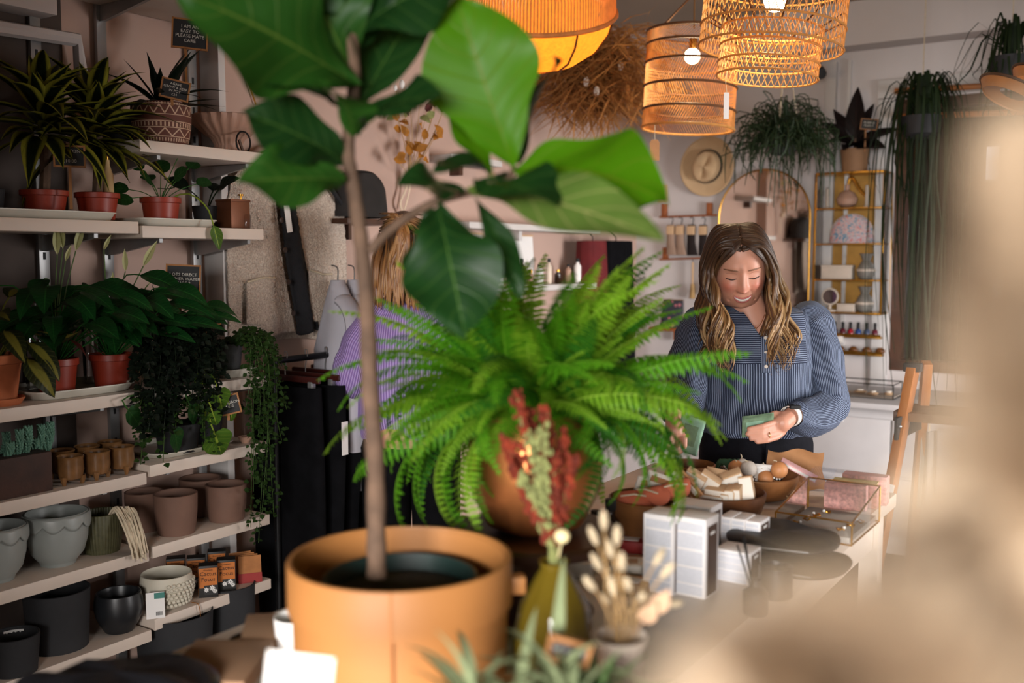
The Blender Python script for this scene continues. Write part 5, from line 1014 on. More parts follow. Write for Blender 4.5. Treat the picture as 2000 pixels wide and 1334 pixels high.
# brass cabinet
ca, cb = W_(1589, 500, .2), W_(1722, 500, .2); ztop, zbot = W_(1650, 337, .2).z, W_(1650, 612, .2).z; cx, cwid = (ca.x+cb.x)/2, cb.x-ca.x; hc = ztop-zbot
M_goldback = mat('gold tinted backing', srgb(170, 128, 62), .45, .5, var=.15)
cab = thing('brass_cabinet', 'brass and glass wall cabinet of vases right of the mirror', 'cabinet', (cx, YB-.1, zbot)); zsh = [W_(1650, y_, .12).z-zbot for y_ in (610, 547, 477, 408)]; zsh[0] = .0
for sx in (-1, 1):
    for sy in (-1, 1): MB().box((sx*cwid/2, sy*.09, hc/2), (.012, .012, hc), bev=.001).build('post', M_brass, cab)
    MB().box((sx*cwid/2, 0, hc/2), (.003, .17, hc-.01)).build('side_pane', M_glass, cab)
for z_ in zsh+[hc]: MB().box((0, 0, z_), (cwid, .18, .008 if z_ not in (0, hc) else .012), bev=.001).build('shelf', M_brass, cab)
MB().box((0, .092, hc/2), (cwid-.01, .004, hc-.01)).build('back_panel', M_goldback, cab)
def cabpos(px, k, y=-.02): return Vector((W_(px, 550, .12).x, YB-.1+y, zbot+zsh[k]+.005))
S = 1944/5.7
M_gvase = mat('grey stoneware', srgb(128, 124, 118), .6, var=.08); M_pale = mat('pale stoneware', srgb(200, 186, 172), .65, var=.06)
for i, (px, k, lb) in enumerate(((1690, 0, 'grey pinched vase at the bottom of the brass cabinet'), (1691, 1, 'grey pinched vase in the second level of the brass cabinet'))):
    o = thing('pinched_vase', lb, 'vase', cabpos(px, k)); MB().lathe([(.028, 0), (.046, .02), (.05, .05), (.036, .085), (.022, .105), (.03, .13), (.04, .145), (.035, .146), (.02, .11)], 24).build('vase', M_gvase, o); MB().lathe([(.051, .045), (.052, .052), (.051, .059)], 24, cap=False).build('band', M_pale, o)
o = thing('long_box', 'pale long box on the second level of the brass cabinet', 'box', cabpos(1636, 1)); MB().box((0, 0, .035), (.17, .08, .07), bev=.004).build('box', M_pale, o); MB().box((0, 0, .074), (.174, .084, .012), bev=.003).build('lid', M_pale, o)
o = thing('low_box', 'pale low dish box at the bottom of the brass cabinet', 'box', cabpos(1656, 0)); MB().box((0, 0, .02), (.1, .07, .04), bev=.006).build('box', M_pale, o); MB().box((0, 0, .043), (.104, .074, .008), bev=.002).build('lid', M_pale, o)
o = thing('vanity_mirror', 'small round table mirror in the brass cabinet', 'mirror', cabpos(1624, 0, -.04)); Mx = Matrix.Rotation(PI/2, 3, 'X'); MB().lathe([(.048, -.004), (.05, 0), (.048, .004)], 30, M=Mx, c=(0, 0, .085)).build('rim', M_pale, o); MB().lathe([(.002, .0055), (.04, .0055)], 30, M=Mx, c=(0, 0, .085), cap=False).build('glass', M_mirror, o); MB().lathe([(.04, 0), (.04, .01), (.01, .016), (.008, .036)], 22).build('foot', M_pale, o)
tm = NT('pastel marbling'); nzc = tm.n('ShaderNodeTexNoise', {'Vector': tm.n('ShaderNodeTexCoord').outputs['Object'], 'Scale': 26., 'Detail': 2., 'Distortion': 2.5})
rmp = tm.n('ShaderNodeValToRGB', {0: nzc.outputs[0]}); rmp.color_ramp.elements[0].position = .4; rmp.color_ramp.elements[0].color = c4(srgb(96, 140, 170)); rmp.color_ramp.elements[1].position = .62; rmp.color_ramp.elements[1].color = c4(srgb(206, 120, 112))
for q, c_ in ((.46, srgb(214, 196, 186)), (.51, srgb(206, 150, 150)), (.57, srgb(176, 196, 210))): e_ = rmp.color_ramp.elements.new(q); e_.color = c4(c_)
M_marb = tm.end(tm.bsdf(rmp.outputs[0], .6)); o = thing('marbled_bag', 'domed pastel marbled wash bag in the brass cabinet', 'wash bag', cabpos(1661, 2)); wb = 80/S/2/.95; hb2 = 56/S
MB().sheet(lambda u, v: (wb*(.0+math.copysign(abs(math.cos(2*PI*u))**.8, math.cos(2*PI*u)))*(1-.06*v)*math.sqrt(max(0, 1-v**3.2)), .05*math.sin(2*PI*u)*(1-.75*v), hb2*v), 40, 14, True).build('bag', M_marb, o); MB().tube([(wb*math.cos(a), 0, hb2*math.sin(a)**.7) for a in [PI*k/20 for k in range(1, 20)]], .003, 6).build('zip', M_pale, o)
o = thing('round_bud_vase', 'dark round bud vase at the top of the brass cabinet', 'vase', cabpos(1650, 3)); MB().lathe([(.02, 0), (.05, .02), (.058, .05), (.04, .085), (.012, .1), (.012, .125), (.016, .13), (.01, .13)], 26).build('vase', M_blush, o); MB().tube(bez([(.0, 0, .12), (.02, 0, .17), (.07, 0, .1), (.1, 0, .07)], 14), [.006, .006]+[.01]*13, 8).build('handle', M_brass, o)
for i, (px, h_) in enumerate(((1612, .11), (1688, .12))): o = thing('taper_candle', ['cream taper candle at the top left of the brass cabinet', 'cream taper candle at the top right of the brass cabinet'][i], 'candle', cabpos(px, 3)); MB().lathe([(.016, 0), (.018, .004), (.01, .012), (.01, h_), (.003, h_+.006)], 16).build('candle', M_pale, o); MB().tube([(0, 0, h_), (0, 0, h_+.014)], .001, 5).build('wick', M_ink, o)
# rubber plant on the cabinet
G_rub = leafmat('burgundy rubber leaf', srgb(28, 22, 22), srgb(56, 34, 34), .1, .3, 5); M_tanpot = mat('tan clay pot', srgb(146, 108, 76), .7, var=.1)
rp_ = 27/S; hrp = 43/S; o = pot('rubber_plant', 'dark rubber plant in a tan pot on the brass cabinet', M_tanpot, (W_(1670, 330, .12).x, YB-.13, ztop+.007), rp_*.85, rp_, hrp, 'plant'); B0 = o.location
for (px, py, off, w) in ((1672, 178, .12, .085), (1613, 238, .2, .075), (1742, 248, .2, .08), (1632, 215, .1, .06), (1630, 268, .25, .07), (1720, 280, .28, .08), (1700, 205, .06, .06), (1650, 285, .3, .07), (1690, 265, .3, .08)):
    tp = W_(px, py, off)-B0; b = Vector((0, 0, hrp+.02)); ch = (tp-b)*1.12; L = ch.length; Rm = basis(ch, (0, -.7, .7) if px not in (1672,) else (0, -1, 0)); lm = leafmb(L, w*1.3, 'ovate', .25, .3, .02, 6, 10); MB().add([Rm @ Vector(v)+b for v in lm.v], lm.f, [lm.uv[i] for i in range(len(lm.v))]).build('leaf', G_rub, o)
MB().tube([(0, 0, hrp*.8), (0, 0, hrp+.06)], .008, 7).build('stem', M_bark, o)
sg = W_(1690, 300, .22); sign('plant_sign', 'small dark sign stuck in the rubber plant', 'RUBBER\nPLANT', (sg.x, sg.y-.01, ztop+hrp-.02), .085, .055, .12, TOCAM(sg), .016, tilt=.12)
# nail polish ledges
lz = W_(1670, 656, .06).z; xa, xb = W_(1617, 656, .06).x, W_(1722, 656, .06).x; o = thing('polish_ledge', 'brass ledge holding the nail polish bottles', 'shelf', ((xa+xb)/2, YB-.045, lz)); MB().box((0, 0, -.006), (xb-xa, .085, .01), bev=.001).build('shelf', M_brass, o); MB().box((0, -.04, .006), (xb-xa, .004, .014)).build('lip', M_brass, o)
for i, (px, cc, nm) in enumerate(((1629, (60, 30, 60), 'dark purple'), (1645, (90, 24, 40), 'wine red'), (1660, (150, 24, 40), 'cherry red'), (1675, (40, 70, 130), 'blue'), (1692, (70, 80, 110), 'grey blue'), (1708, (100, 36, 50), 'plum'))):
    p = W_(px, 656, .06); q = thing('nail_polish', nm+' nail polish bottle on the brass ledge', 'nail polish', (p.x, YB-.05, lz), 0, 'nail polishes'); MB().lathe([(.014, 0), (.0165, .002), (.0165, .03), (.012, .037), (.008, .04)], 16).build('bottle', mat('polish '+nm, srgb(*cc), .15, var=.05), q); MB().lathe([(.0085, .038), (.0085, .075), (.003, .078)], 12).build('cap', M_black, q)
p = W_(1636, 660, .1); q = thing('price_ticket', 'white price ticket clipped below the nail polish', 'ticket', (p.x, YB-.095, lz-.02)); MB().box((0, 0, 0), (.06, .002, .035)).build('ticket', M_card, q); MB().box((0, .002, .02), (.012, .008, .008)).build('clip', M_brass, q)
lz2 = W_(1680, 690, .06).z; o = thing('lower_ledge', 'narrow brass ledge of tortoiseshell clips under the nail polish', 'shelf', ((xa+xb)/2+.01, YB-.045, lz2)); MB().box((0, 0, -.006), (xb-xa, .085, .01), bev=.001).build('shelf', M_brass, o); MB().box((0, -.04, .006), (xb-xa, .004, .014)).build('lip', M_brass, o)
M_tort = mat('tortoiseshell', srgb(110, 66, 30), .25, var=.5, scale=60)
for i in range(4): q = thing('hair_claw', ['leftmost tortoiseshell hair claw on the lower ledge', 'second tortoiseshell hair claw on the lower ledge', 'third tortoiseshell hair claw on the lower ledge', 'rightmost tortoiseshell hair claw on the lower ledge'][i], 'hair clip', (xa+.07+i*.075, YB-.05, lz2)); MB().ell((0, 0, .017), (.028, .016, .018), 14, 8).build('claw', M_tort, q); MB().tube([(-.014, 0, .033), (.014, 0, .033)], .004, 6).build('spring', M_brass, q)
# glass tray of soaps on the counter
p = onz(1692, 772, .806); o = thing('glass_tray', 'brass-edged glass tray of wooden soap dishes on the counter', 'tray', (p.x, p.y, .806)); X, Y, h_ = .16, .1, .075; e = MB(); pts = [Vector((a*X, b*Y, z_)) for z_ in (0, h_) for a, b in ((-1, -1), (1, -1), (1, 1), (-1, 1))]
for i in range(4): e.tube([pts[i], pts[(i+1) % 4]], .003, 6); e.tube([pts[4+i], pts[4+(i+1) % 4]], .003, 6); e.tube([pts[i], pts[4+i]], .003, 6)
e.build('brass_edges', M_iron, o)
for i in range(4): MB().add([pts[i], pts[(i+1) % 4], pts[4+(i+1) % 4], pts[4+i]], [(0, 1, 2, 3)]).build('pane', M_glass, o)
MB().box((0, 0, .004), (2*X-.01, 2*Y-.01, .006)).build('base', M_pale, o)
for i in range(4): q = thing('soap_dish', ['leftmost pale wooden dish in the glass tray', 'second pale wooden dish in the glass tray', 'third pale wooden dish in the glass tray', 'rightmost pale wooden dish in the glass tray'][i], 'dish', o.location+Vector((-.11+i*.075, -.03+.04*(i % 2), .008)), i*.5); MB().ell((0, 0, .008), (.036, .024, .008), 14, 6).build('dish', M_soapk, q); MB().box((0, 0, .019), (.03, .02, .01), bev=.003).build('soap', M_soapw, q)
# sun hat on the wall
hc_ = W_(1383, 325, .04); M_hat = mat('tan felt', srgb(196, 164, 126), .9, var=.06, bump=.2, bscale=160); o = thing('felt_hat', 'tan felt fedora hung on the back wall', 'hat', hc_, rot=Euler((PI/2+.12, .35, .12)))
MB().sheet(lambda u, v: ((.085+.085*v)*math.cos(2*PI*u), (.1+.085*v)*math.sin(2*PI*u), .012*math.sin(4*PI*u+.5)*v+.018*v*v), 48, 6, True).build('brim', M_hat, o, solid=.004)
MB().sheet(lambda u, v: tuple(Vector(((.086-.012*v)*math.cos(2*PI*u)*math.sqrt(max(0, 1-max(0, v-.75)**2*16)), (.101-.014*v)*math.sin(2*PI*u)*math.sqrt(max(0, 1-max(0, v-.75)**2*16)), .1*min(v, .95)-.03*max(0, v-.72)/.28*max(0, 1-abs(math.cos(2*PI*u)))))), 48, 16, True).build('crown', M_hat, o)
MB().lathe([(.0885, .002), (.088, .026)], 48, M=Matrix.Scale(1.175, 3, (0, 1, 0)), cap=False).build('hat_band', M_black, o, solid=.002)
# sock rack, lower rail, brushes
M_redwood = wood('reddish wood', srgb(140, 74, 36), srgb(170, 98, 52), 8, .5, 'Z'); o = thing('peg_rack', 'wooden two-rail wall rack of sock hangers', 'rack', W_(1343, 425, .03)); P0 = o.location
for (px, y0, y1) in ((1298, 398, 426), (1386, 396, 422), (1300, 483, 508), (1388, 480, 506)): a, b = W_(px, y0, .02), W_(px, y1, .02); MB().box((a+b)/2-P0, (.03, .035, (a-b).length), bev=.002).build('block', M_redwood, o)
for (y0, y1) in ((424, 420), (507, 503)): MB().tube([W_(1288, y0, .06)-P0, W_(1400, y1, .06)-P0], .006, 8).build('rail', M_redwood, o)
M_sockb = mat('oatmeal knit', srgb(158, 130, 112), .9, var=.12, bump=.5, bscale=120); M_sockd = mat('chocolate knit', srgb(30, 18, 16), .9, var=.15, bump=.5, bscale=120)
for i, (px, m_, top_) in enumerate(((1311, M_sockb, 442), (1329, M_sockb, 444), (1351, M_sockd, 440), (1374, M_sockd, 442))):
    a = W_(px, 428, .06); o = thing('hanging_socks', ['oatmeal socks on the leftmost hook of the rack', 'oatmeal socks on the second hook of the rack', 'chocolate socks with a kraft band on the third hook', 'chocolate socks on the rightmost hook of the rack'][i], 'socks', a, 0, 'socks on the wall rack'); h_ = 65/S
    MB().tube(bez([(-.012, 0, .006), (0, -.004, .012), (.012, 0, 0), (.004, 0, -.04)], 10), .0025, 6).build('hook', M_iron, o)
    def fs(u, v): a_ = 2*PI*u; k_ = .026+.012*max(0, v-.55)*2; return (k_*math.cos(a_)+.012*max(0, v-.6)*2, .014*math.sin(a_)*math.sin(PI*min(.98, max(.04, v)))**.3-.004, -.035-h_*v)
    MB().sheet(fs, 20, 12, True).build('sock', m_, o); MB().sheet(fs, 20, 1, True).build('cuff', M_sockb, o) if False else MB().box((0, -.006, -.07), (.05, .03, .055), bev=.004).build('paper_band', M_soapk, o)
for i, (px, y1, k_) in enumerate(((1353, 590, 0), (1383, 582, 1))):
    a = W_(px, 512, .05); o = thing('dish_brush', ['long wooden brush hung under the sock rack', 'whisk brush with fan bristles hung under the sock rack'][i], 'brush', a); h_ = (y1-512)/S; MB().tube([(0, 0, .0), (0, 0, -h_*.65)], .007, 8).build('handle', M_soapk, o); MB().tube([(0, 0, 0), (0, -.002, .02)], .002, 5).build('hook', M_iron, o)
    MB().lathe([(.012, -h_*.6), (.035 if k_ else .02, -h_), (.002, -h_-.002)], 14).build('bristles', M_straw, o)
a = W_(1294, 378, .02); o = thing('small_print', 'small pale framed print above the sock rack', 'picture', a); MB().box((0, 0, 0), (.065, .012, .11), bev=.002).build('frame', M_soapk, o); MB().box((0, -.007, 0), (.05, .002, .09)).build('print', M_peach, o)
# floral pouch on a little shelf by the woman's shoulder
a = W_(1312, 642, .1); o = thing('small_wall_shelf', 'short wooden wall shelf behind the woman at the left', 'shelf', a); MB().box((0, 0, 0), (.24, .17, .02), bev=.002).build('shelf', M_redwood, o); MB().box((0, .06, -.04), (.02, .03, .07)).build('bracket', M_redwood, o)
tm = NT('dark floral'); nz = tm.n('ShaderNodeTexVoronoi', {'Vector': tm.n('ShaderNodeTexCoord').outputs['Object'], 'Scale': 26.}); M_floral = tm.end(tm.bsdf(tm.mix(tm.math('LESS_THAN', nz.outputs[0], .28), srgb(44, 44, 54), srgb(168, 96, 104)), .7))
o = thing('floral_pouch', 'dark pouch with pink flowers on the short wall shelf', 'pouch', a+Vector((.0, .0, .01)), .2); MB().sheet(lambda u, v: (.075*math.copysign(abs(math.cos(2*PI*u))**.5, math.cos(2*PI*u))*(1-.12*v), .035*math.sin(2*PI*u)*(1-.8*v)+.03*v, .17*v), 30, 8, True).build('pouch', M_floral, o); MB().tube([(-.064, .03, .17), (.064, .03, .17)], .004, 6).build('zip', M_brass, o)
# hanging rhipsalis in front of the mirror
G_rhip = mat('rhipsalis green', srgb(34, 52, 24), .6, var=.3, scale=20, trans=.2); hp_ = ony(1532, 285, 5.45)
o = thing('hanging_rhipsalis', 'bushy thin-stemmed plant hanging in front of the arched mirror', 'plant', hp_); MB().lathe([(.05, -.05), (.075, 0), (.08, .05), (.075, .05), (.065, 0)], 24).build('pot', M_mattpot, o); random.seed(19)
for s in range(6):
    m = MB()
    for k in range(62):
        a_ = random.uniform(0, 2*PI); e_ = random.uniform(-.3, 1.5); r_ = random.uniform(.08, .32); p = polar(a_, e_)*r_*.7+Vector((0, 0, .04)); q = p+polar(a_+random.uniform(-.8, .8), random.uniform(-1.2, .3))*random.uniform(.06, .17); z_ = random.choice((0, 0, 0, .1, .28))*random.random()
        m.tube(bez([Vector((0, 0, .02)), p, q, q+Vector((random.uniform(-.04, .04), random.uniform(-.03, .03), -.05-z_))], 7), [.0035]*7+[.0015], 3, False)
    m.build('stem_mass', G_rhip, o)['kind'] = 'stuff'
top = Vector((hp_.x+.02, hp_.y, ZC))-hp_
for k in range(3): a_ = k*2*PI/3+.4; MB().tube([(.08*math.cos(a_), .08*math.sin(a_), .04), (.01*math.cos(a_), .01*math.sin(a_), .5)], .003, 5).build('hanger_cord', M_rope, o)
MB().tube([(0, 0, .5), top], .003, 5).build('hanger_cord', M_rope, o)
# long hanging plant and wooden rails before the window
for i, (y0, y1) in enumerate(((178, 164), (228, 222))): a, b = ony(1748, y0, YB-.1), ony(2060, y1-4, YB-.1); o = thing('wooden_rail', ['upper wooden hanging rail across the dark window', 'lower wooden hanging rail across the dark window'][i], 'rail', a); MB().tube([(0, 0, 0), b-a], .016, 10).build('rail', M_pine, o); MB().box((.03, .04, 0), (.02, .09, .03)).build('bracket', M_pine, o)
G_long = leafmat('long drooping leaf', srgb(26, 40, 18), srgb(46, 62, 26), .2, .45, 2, var=.3)
def droopplant(label, px, py, yy, n, spread, lens, seed, up=.25, name='hanging_strap_plant'):
    c0 = ony(px, py, yy); o = thing(name, label, 'plant', c0); random.seed(seed); MB().lathe([(.06, -.09), (.09, -.07), (.1, .02), (.09, .02), (.07, -.02)], 22).build('basket', M_mattpot, o); MB().tube([(0, 0, -.03), (0, 0, ZC-c0.z)], .003, 5).build('hanger_cord', M_rope, o)
    for k in range(n):
        a_ = random.uniform(0, 2*PI); r_ = random.uniform(.05, spread); L = random.uniform(*lens); c1 = Vector((math.cos(a_), math.sin(a_)*.6, 0)); pp = bez([Vector((0, 0, 0)), c1*r_*.6+Vector((0, 0, up*random.uniform(.4, 1))), c1*r_+Vector((0, 0, 0)), c1*r_*1.1+Vector((random.uniform(-.04, .04), 0, -L*.5)), c1*r_*1.05+Vector((random.uniform(-.06, .06), 0, -L))], 12); wl = random.uniform(.004, .009)
        m = MB(); m.sheet(lambda u, v: pp[int(round(v*12))]+Vector((math.sin(a_), -math.cos(a_), .0))*((u-.5)*2*wl*(1-.75*v**2)), 2, 12); m.build('leaf', G_long, o)
    return o
droopplant('long curtain of strap leaves hanging beside the brass cabinet', 1800, 235, 5.45, 85, .26, (.25, 1.5), 41)
droopplant('arching spider plant high in the right corner', 1975, 120, 5.3, 46, .26, (.05, .35), 43, .22, 'spider_plant')
# ------------------------------------------------------------------ clothes and accessories along the left wall
tb = NT('oatmeal boucle'); co = tb.n('ShaderNodeTexCoord').outputs['Object']; n1 = tb.noise(170, 3, co, .7); n2 = tb.n('ShaderNodeTexVoronoi', {'Vector': co, 'Scale': 240.}).outputs[0]
M_boucle = tb.end(tb.bsdf(tb.mix(tb.ramp(n1, .3, .68), srgb(184, 158, 140), srgb(246, 232, 216)), .95, 0, tb.bump(tb.math('ADD', n1, n2), .9, .006)))
M_bknit = mat('black knit', (.012, .012, .015), .9, var=.3, bump=.8, bscale=120, bdist=.004)
VX = -2.79; ve = thing('boucle_gilet', 'oatmeal bouclé gilet with black placket hung on the left wall', 'waistcoat', onx(555, 500, VX)); V0 = ve.location
def ip(tab, y):
    for (a, b), (c, d) in zip(tab, tab[1:]):
        if y <= c: return lerp(b, d, max(0, (y-a)/(c-a)))
    return tab[-1][1]
LE = [(300, 470), (330, 462), (360, 446), (400, 438), (500, 436), (640, 441)]; PL = [(300, 522), (370, 532), (500, 548), (640, 574)]; PR = [(300, 548), (370, 561), (500, 585), (640, 612)]; RE = [(300, 618), (330, 628), (360, 642), (400, 667), (500, 672), (600, 668), (655, 660)]
def panel(eL, eR, y1, ph, bul=.05):
    def fn(u, v):
        py = lerp(300, y1+(6*math.sin(u*5+ph)), v); px = lerp(ip(eL, py), ip(eR, py), u); p = onx(px, py, VX)-V0
        p.x += bul*math.sin(PI*(.15+.7*u))*.5+.012*math.sin(u*9+v*3+ph)*v+.004*mnoise.noise(p*95)+.003*mnoise.noise(p*210); p.y += .003*mnoise.noise(p*80+Vector((5, 0, 0))); return p
    return fn
MB().sheet(panel(LE, PL, 655, 0), 60, 110).build('front_panel', M_boucle, ve, solid=.006); MB().sheet(panel(PR, RE, 650, 2), 60, 110).build('front_panel', M_boucle, ve, solid=.006)
def bk(u, v): p = panel(LE, RE, 668, 1)(u, v); return Vector((-.055+.01*math.sin(u*6), p.y, p.z))
MB().sheet(bk, 24, 24).build('back_panel', M_boucle, ve)
MB().sheet(lambda u, v: panel(PL, PR, 648, 1, .06)(u, v)+Vector((.012, 0, 0)), 12, 90).build('placket', M_bknit, ve, solid=.008)
for (px, py) in ((549, 430), (556, 488), (563, 551), (572, 612)): MB().lathe([(.003, 0), (.01, .001), (.01, .004), (.003, .005)], 14, M=Matrix.Rotation(PI/2, 3, 'Y'), c=onx(px, py, VX+.062)-V0).build('button', mat('horn button', srgb(60, 44, 36), .3), ve)
for (x0, x1, y0) in ((470, 525, 538), (592, 636, 532)):
    def pk(u, v): py = lerp(y0+16*abs(u-.5)*(1 if x0 < 500 else -1)*.6+(8*(1-u) if x0 < 500 else 8*u), y0+95, v); q = onx(lerp(x0, x1, u), py, VX)-V0; q.x += .03+.008*math.sin(PI*u)+.003*mnoise.noise(q*110); return q
    pko = MB().sheet(pk, 22, 34).build('pocket', M_boucle, ve, solid=.006); MB().tube([pk(k/10, 0)+Vector((.006, 0, 0)) for k in range(11)], .004, 6).build('pocket_trim', M_rope, pko)
MB().tube([onx(px, py, VX+.04)-V0 for px, py in ((632, 305), (634, 335), (645, 365), (669, 402))], .009, 8).build('armhole_trim', M_bknit, ve)
MB().box(onx(563, 427, VX+.075)-V0, (.002, .026, .1), Matrix.Rotation(.15, 3, 'X')).build('swing_tag', M_card, ve); MB().tube([onx(557, 380, VX+.06)-V0, onx(561, 405, VX+.075)-V0], .0012, 5).build('tag_string', M_rope, ve)
MB().tube(bez([onx(480, 318, VX-.01)-V0, onx(560, 285, VX-.01)-V0, onx(640, 312, VX-.01)-V0], 14), .008, 8).build('hanger', M_walnut, ve); MB().tube(bez([onx(560, 285, VX-.01)-V0, onx(560, 262, VX-.01)-V0, onx(566, 252, VX-.04)-V0, onx(560, 248, XL+.005)-V0], 10), .003, 6).build('hanger_hook', M_brass, ve)
# second hanging knit edge and brass hook below the gilet
# clothes rail with black trousers
rxl = -2.64; ra, rb = onx(536, 705, rxl), onx(700, 690, rxl); zr_ = ra.z; ya, yb = ra.y, rb.y+.35
o = thing('clothes_rail', 'dark clothes rail under the bouclé gilet', 'clothes rail', (rxl, (ya+yb)/2, 0)); MB().tube([(0, ya-(ya+yb)/2, zr_), (0, yb-(ya+yb)/2, zr_)], .012, 10).build('bar', M_iron, o)
for yy in (ya, yb): MB().tube([(0, yy-(ya+yb)/2, zr_), (0, yy-(ya+yb)/2, .02)], .012, 10).build('post', M_iron, o); MB().box((0, yy-(ya+yb)/2, .012), (.34, .03, .024)).build('foot', M_iron, o)
M_redh = mat('dark red hanger wood', srgb(58, 18, 14), .4, var=.2); M_trous = mat('black wool', (.004, .004, .005), .95, var=.3, scale=20, Specular_IOR_Level=.1)
tl = ['black trousers nearest the shelves on the clothes rail', 'second black trousers from the shelves on the rail', 'third black trousers from the shelves on the rail', 'fourth black trousers with a paper tag on the rail', 'black trousers nearest the white shirt on the rail']
for i in range(5):
    yy = lerp(ya+.05, ya+.45, i/4); o = thing('hanging_trousers', tl[i], 'trousers', (rxl, yy, zr_), 0, 'black trousers on the rail')
    MB().tube(bez([(0, 0, .012), (0, 0, .03), (.012, 0, .02), (0, 0, -.03), (0, 0, -.06)], 12), .002, 6).build('hanger_hook', M_grey, o); MB().box((0, 0, -.065), (.34, .014, .022), bev=.004).build('hanger', M_redh, o)
    for s in (-1, 1): MB().box((s*.13, 0, -.09), (.02, .022, .04), bev=.003).build('clip', M_grey, o)
    def tf(u, v, i=i): a = 2*PI*u; return ((.17+.02*math.sin(v*3+i))*math.cos(a)*(1-.1*v), (.03+.012*v)*math.sin(a)+.008*math.sin(u*25+i), -.09-.92*v)
    MB().sheet(tf, 40, 16, True).build('trousers', M_trous, o)
    if i in (1, 3): MB().box((.19, .0, -.28), (.003, .03, .12)).build('paper_tag', M_card, o)
# white shirts at the end of the rail
M_shirt = mat('white cotton', srgb(196, 192, 200), .85, var=.06, scale=10, bump=.2, bscale=20, trans=.15)
for i, (dx, yy, L) in enumerate(((.1, onx(700, 700, rxl+.1).y-.02, .78), (.12, onx(700, 700, rxl+.1).y+.07, .85))):
    o = thing('hanging_shirt', ['white cotton shirt beside the woman in purple', 'longer white shirt behind the first one'][i], 'shirt', (rxl+.02, yy, zr_), 0)
    zt2 = onx(705, 548, rxl).z-zr_
    def sf_(u, v, i=i): a = 2*PI*u; w = lerp(.025, .13, min(1, v*3.)**.8); return (w*math.cos(a)+.01*math.sin(v*5+i), (.03+.03*v)*math.sin(a)+.014*math.sin(u*31+v*2+i)*v, zt2-L*v)
    MB().sheet(sf_, 60, 30, True).build('body', M_shirt, o); MB().tube(bez([(.05, -.03, zt2-.06), (.12, -.04, zt2-.15), (.14, -.05, zt2-.45), (.13, -.04, zt2-.62)], 16), [.035, .045]+[.042]*15, 12, flat=.55).build('sleeve', M_shirt, o); MB().lathe([(.034, zt2-.03), (.028, zt2+.005), (.026, zt2+.005)], 20, cap=False).build('collar', M_shirt, o)
    MB().tube(bez([(0, 0, zt2), (0, 0, zt2+.05), (-.03, 0, zt2+.06)], 8), .003, 5).build('hanger_hook', M_grey, o)
# wooden peg shelf with a black bag
M_blkfelt = mat('black brown suede', (.014, .011, .01), .85, var=.3, bump=.3)
o = thing('bag_shelf', 'short wooden wall shelf under the black bucket bag', 'shelf', onx(700, 434, XL+.1)); MB().box((0, 0, 0), (.2, .34, .02), bev=.002).build('shelf', M_walnut, o); MB().box((-.06, 0, -.04), (.03, .02, .06)).build('bracket', M_walnut, o)
bb = onx(700, 430, XL+.1); o = thing('bucket_bag', 'rounded black bucket bag on the short wall shelf', 'bag', bb+Vector((0, 0, .01))); hb_ = onx(700, 345, XL+.1).z-bb.z
MB().sheet(lambda u, v: (.075*math.cos(2*PI*u)*(1-.1*v), (.15-.02*v)*math.copysign(abs(math.sin(2*PI*u))**.6, math.sin(2*PI*u))*math.sqrt(max(.02, 1-max(0, v-.6)**2*5)), hb_*v), 36, 14, True).build('bag_body', M_blkfelt, o); MB().tube(bez([(.0, -.11, hb_*.9), (.03, -.05, hb_*1.02), (.03, .05, hb_*1.02), (0, .11, hb_*.9)], 16), .007, 7).build('handle', M_leather, o)
# dried bouquet hung on the wall
o = thing('dried_bouquet', 'hanging dried bouquet of ochre leaves and white buds', 'dried flowers', onx(800, 345, XL+.06)); D0 = o.location; random.seed(33); M_ochre = mat('ochre leaf', srgb(176, 116, 36), .8, var=.35, scale=20, trans=.3); M_pod = mat('dark red pod', srgb(70, 24, 20), .8, var=.2)
M_rib = mat('cream ribbon', srgb(206, 184, 160), .7)
for k in range(34):
    px, py = random.uniform(768, 872), random.uniform(195, 318); tp = onx(px, py, XL+random.uniform(.04, .16))-D0; MB().tube(bez([Vector((0, 0, 0)), tp*.5+Vector((.01, 0, 0)), tp], 6), .0015, 4).build('stem', M_straw, o) if k % 3 == 0 else None
    lm = leafmb(.06, .035, 'ovate', .6, .2, .05, 3, 5); Rm = basis(Vector((random.uniform(-.2, .8), random.uniform(-1, 1), random.uniform(-.3, 1))), (1, -.5, .2)); MB().add([Rm @ Vector(v)+tp for v in lm.v], lm.f, [lm.uv[i] for i in range(len(lm.v))]).build('leaf', M_ochre if py > 235 else (M_pod if k % 2 else M_euc), o)
for (px, py, r_, m_) in ((785, 165, .02, M_card), (772, 172, .014, M_card), (796, 175, .012, M_card), (858, 170, .016, M_pod), (876, 188, .018, M_pod), (868, 210, .014, M_pod), (850, 195, .014, M_pod)):
    tp = onx(px, py, XL+.1)-D0; st = MB().tube(bez([Vector((0, 0, 0)), tp*.5+Vector((.02, 0, 0)), tp], 8), .0015, 4).build('stem', M_straw, o); MB().ell(tp, (r_*.6, r_*.6, r_), 10, 8).build('flower_head', m_, st)
MB().tube(bez([Vector((.0, 0, .01)), onx(792, 372, XL+.05)-D0, onx(782, 400, XL+.04)-D0, onx(796, 428, XL+.04)-D0], 14), .007, 6, flat=.3).tube(bez([Vector((.0, 0, .01)), onx(800, 370, XL+.05)-D0, onx(790, 410, XL+.04)-D0], 12), .006, 6, flat=.3).build('ribbon', M_rib, o); MB().lathe([(.018, -.02), (.02, 0), (.018, .02)], 14).build('binding', M_rib, o)
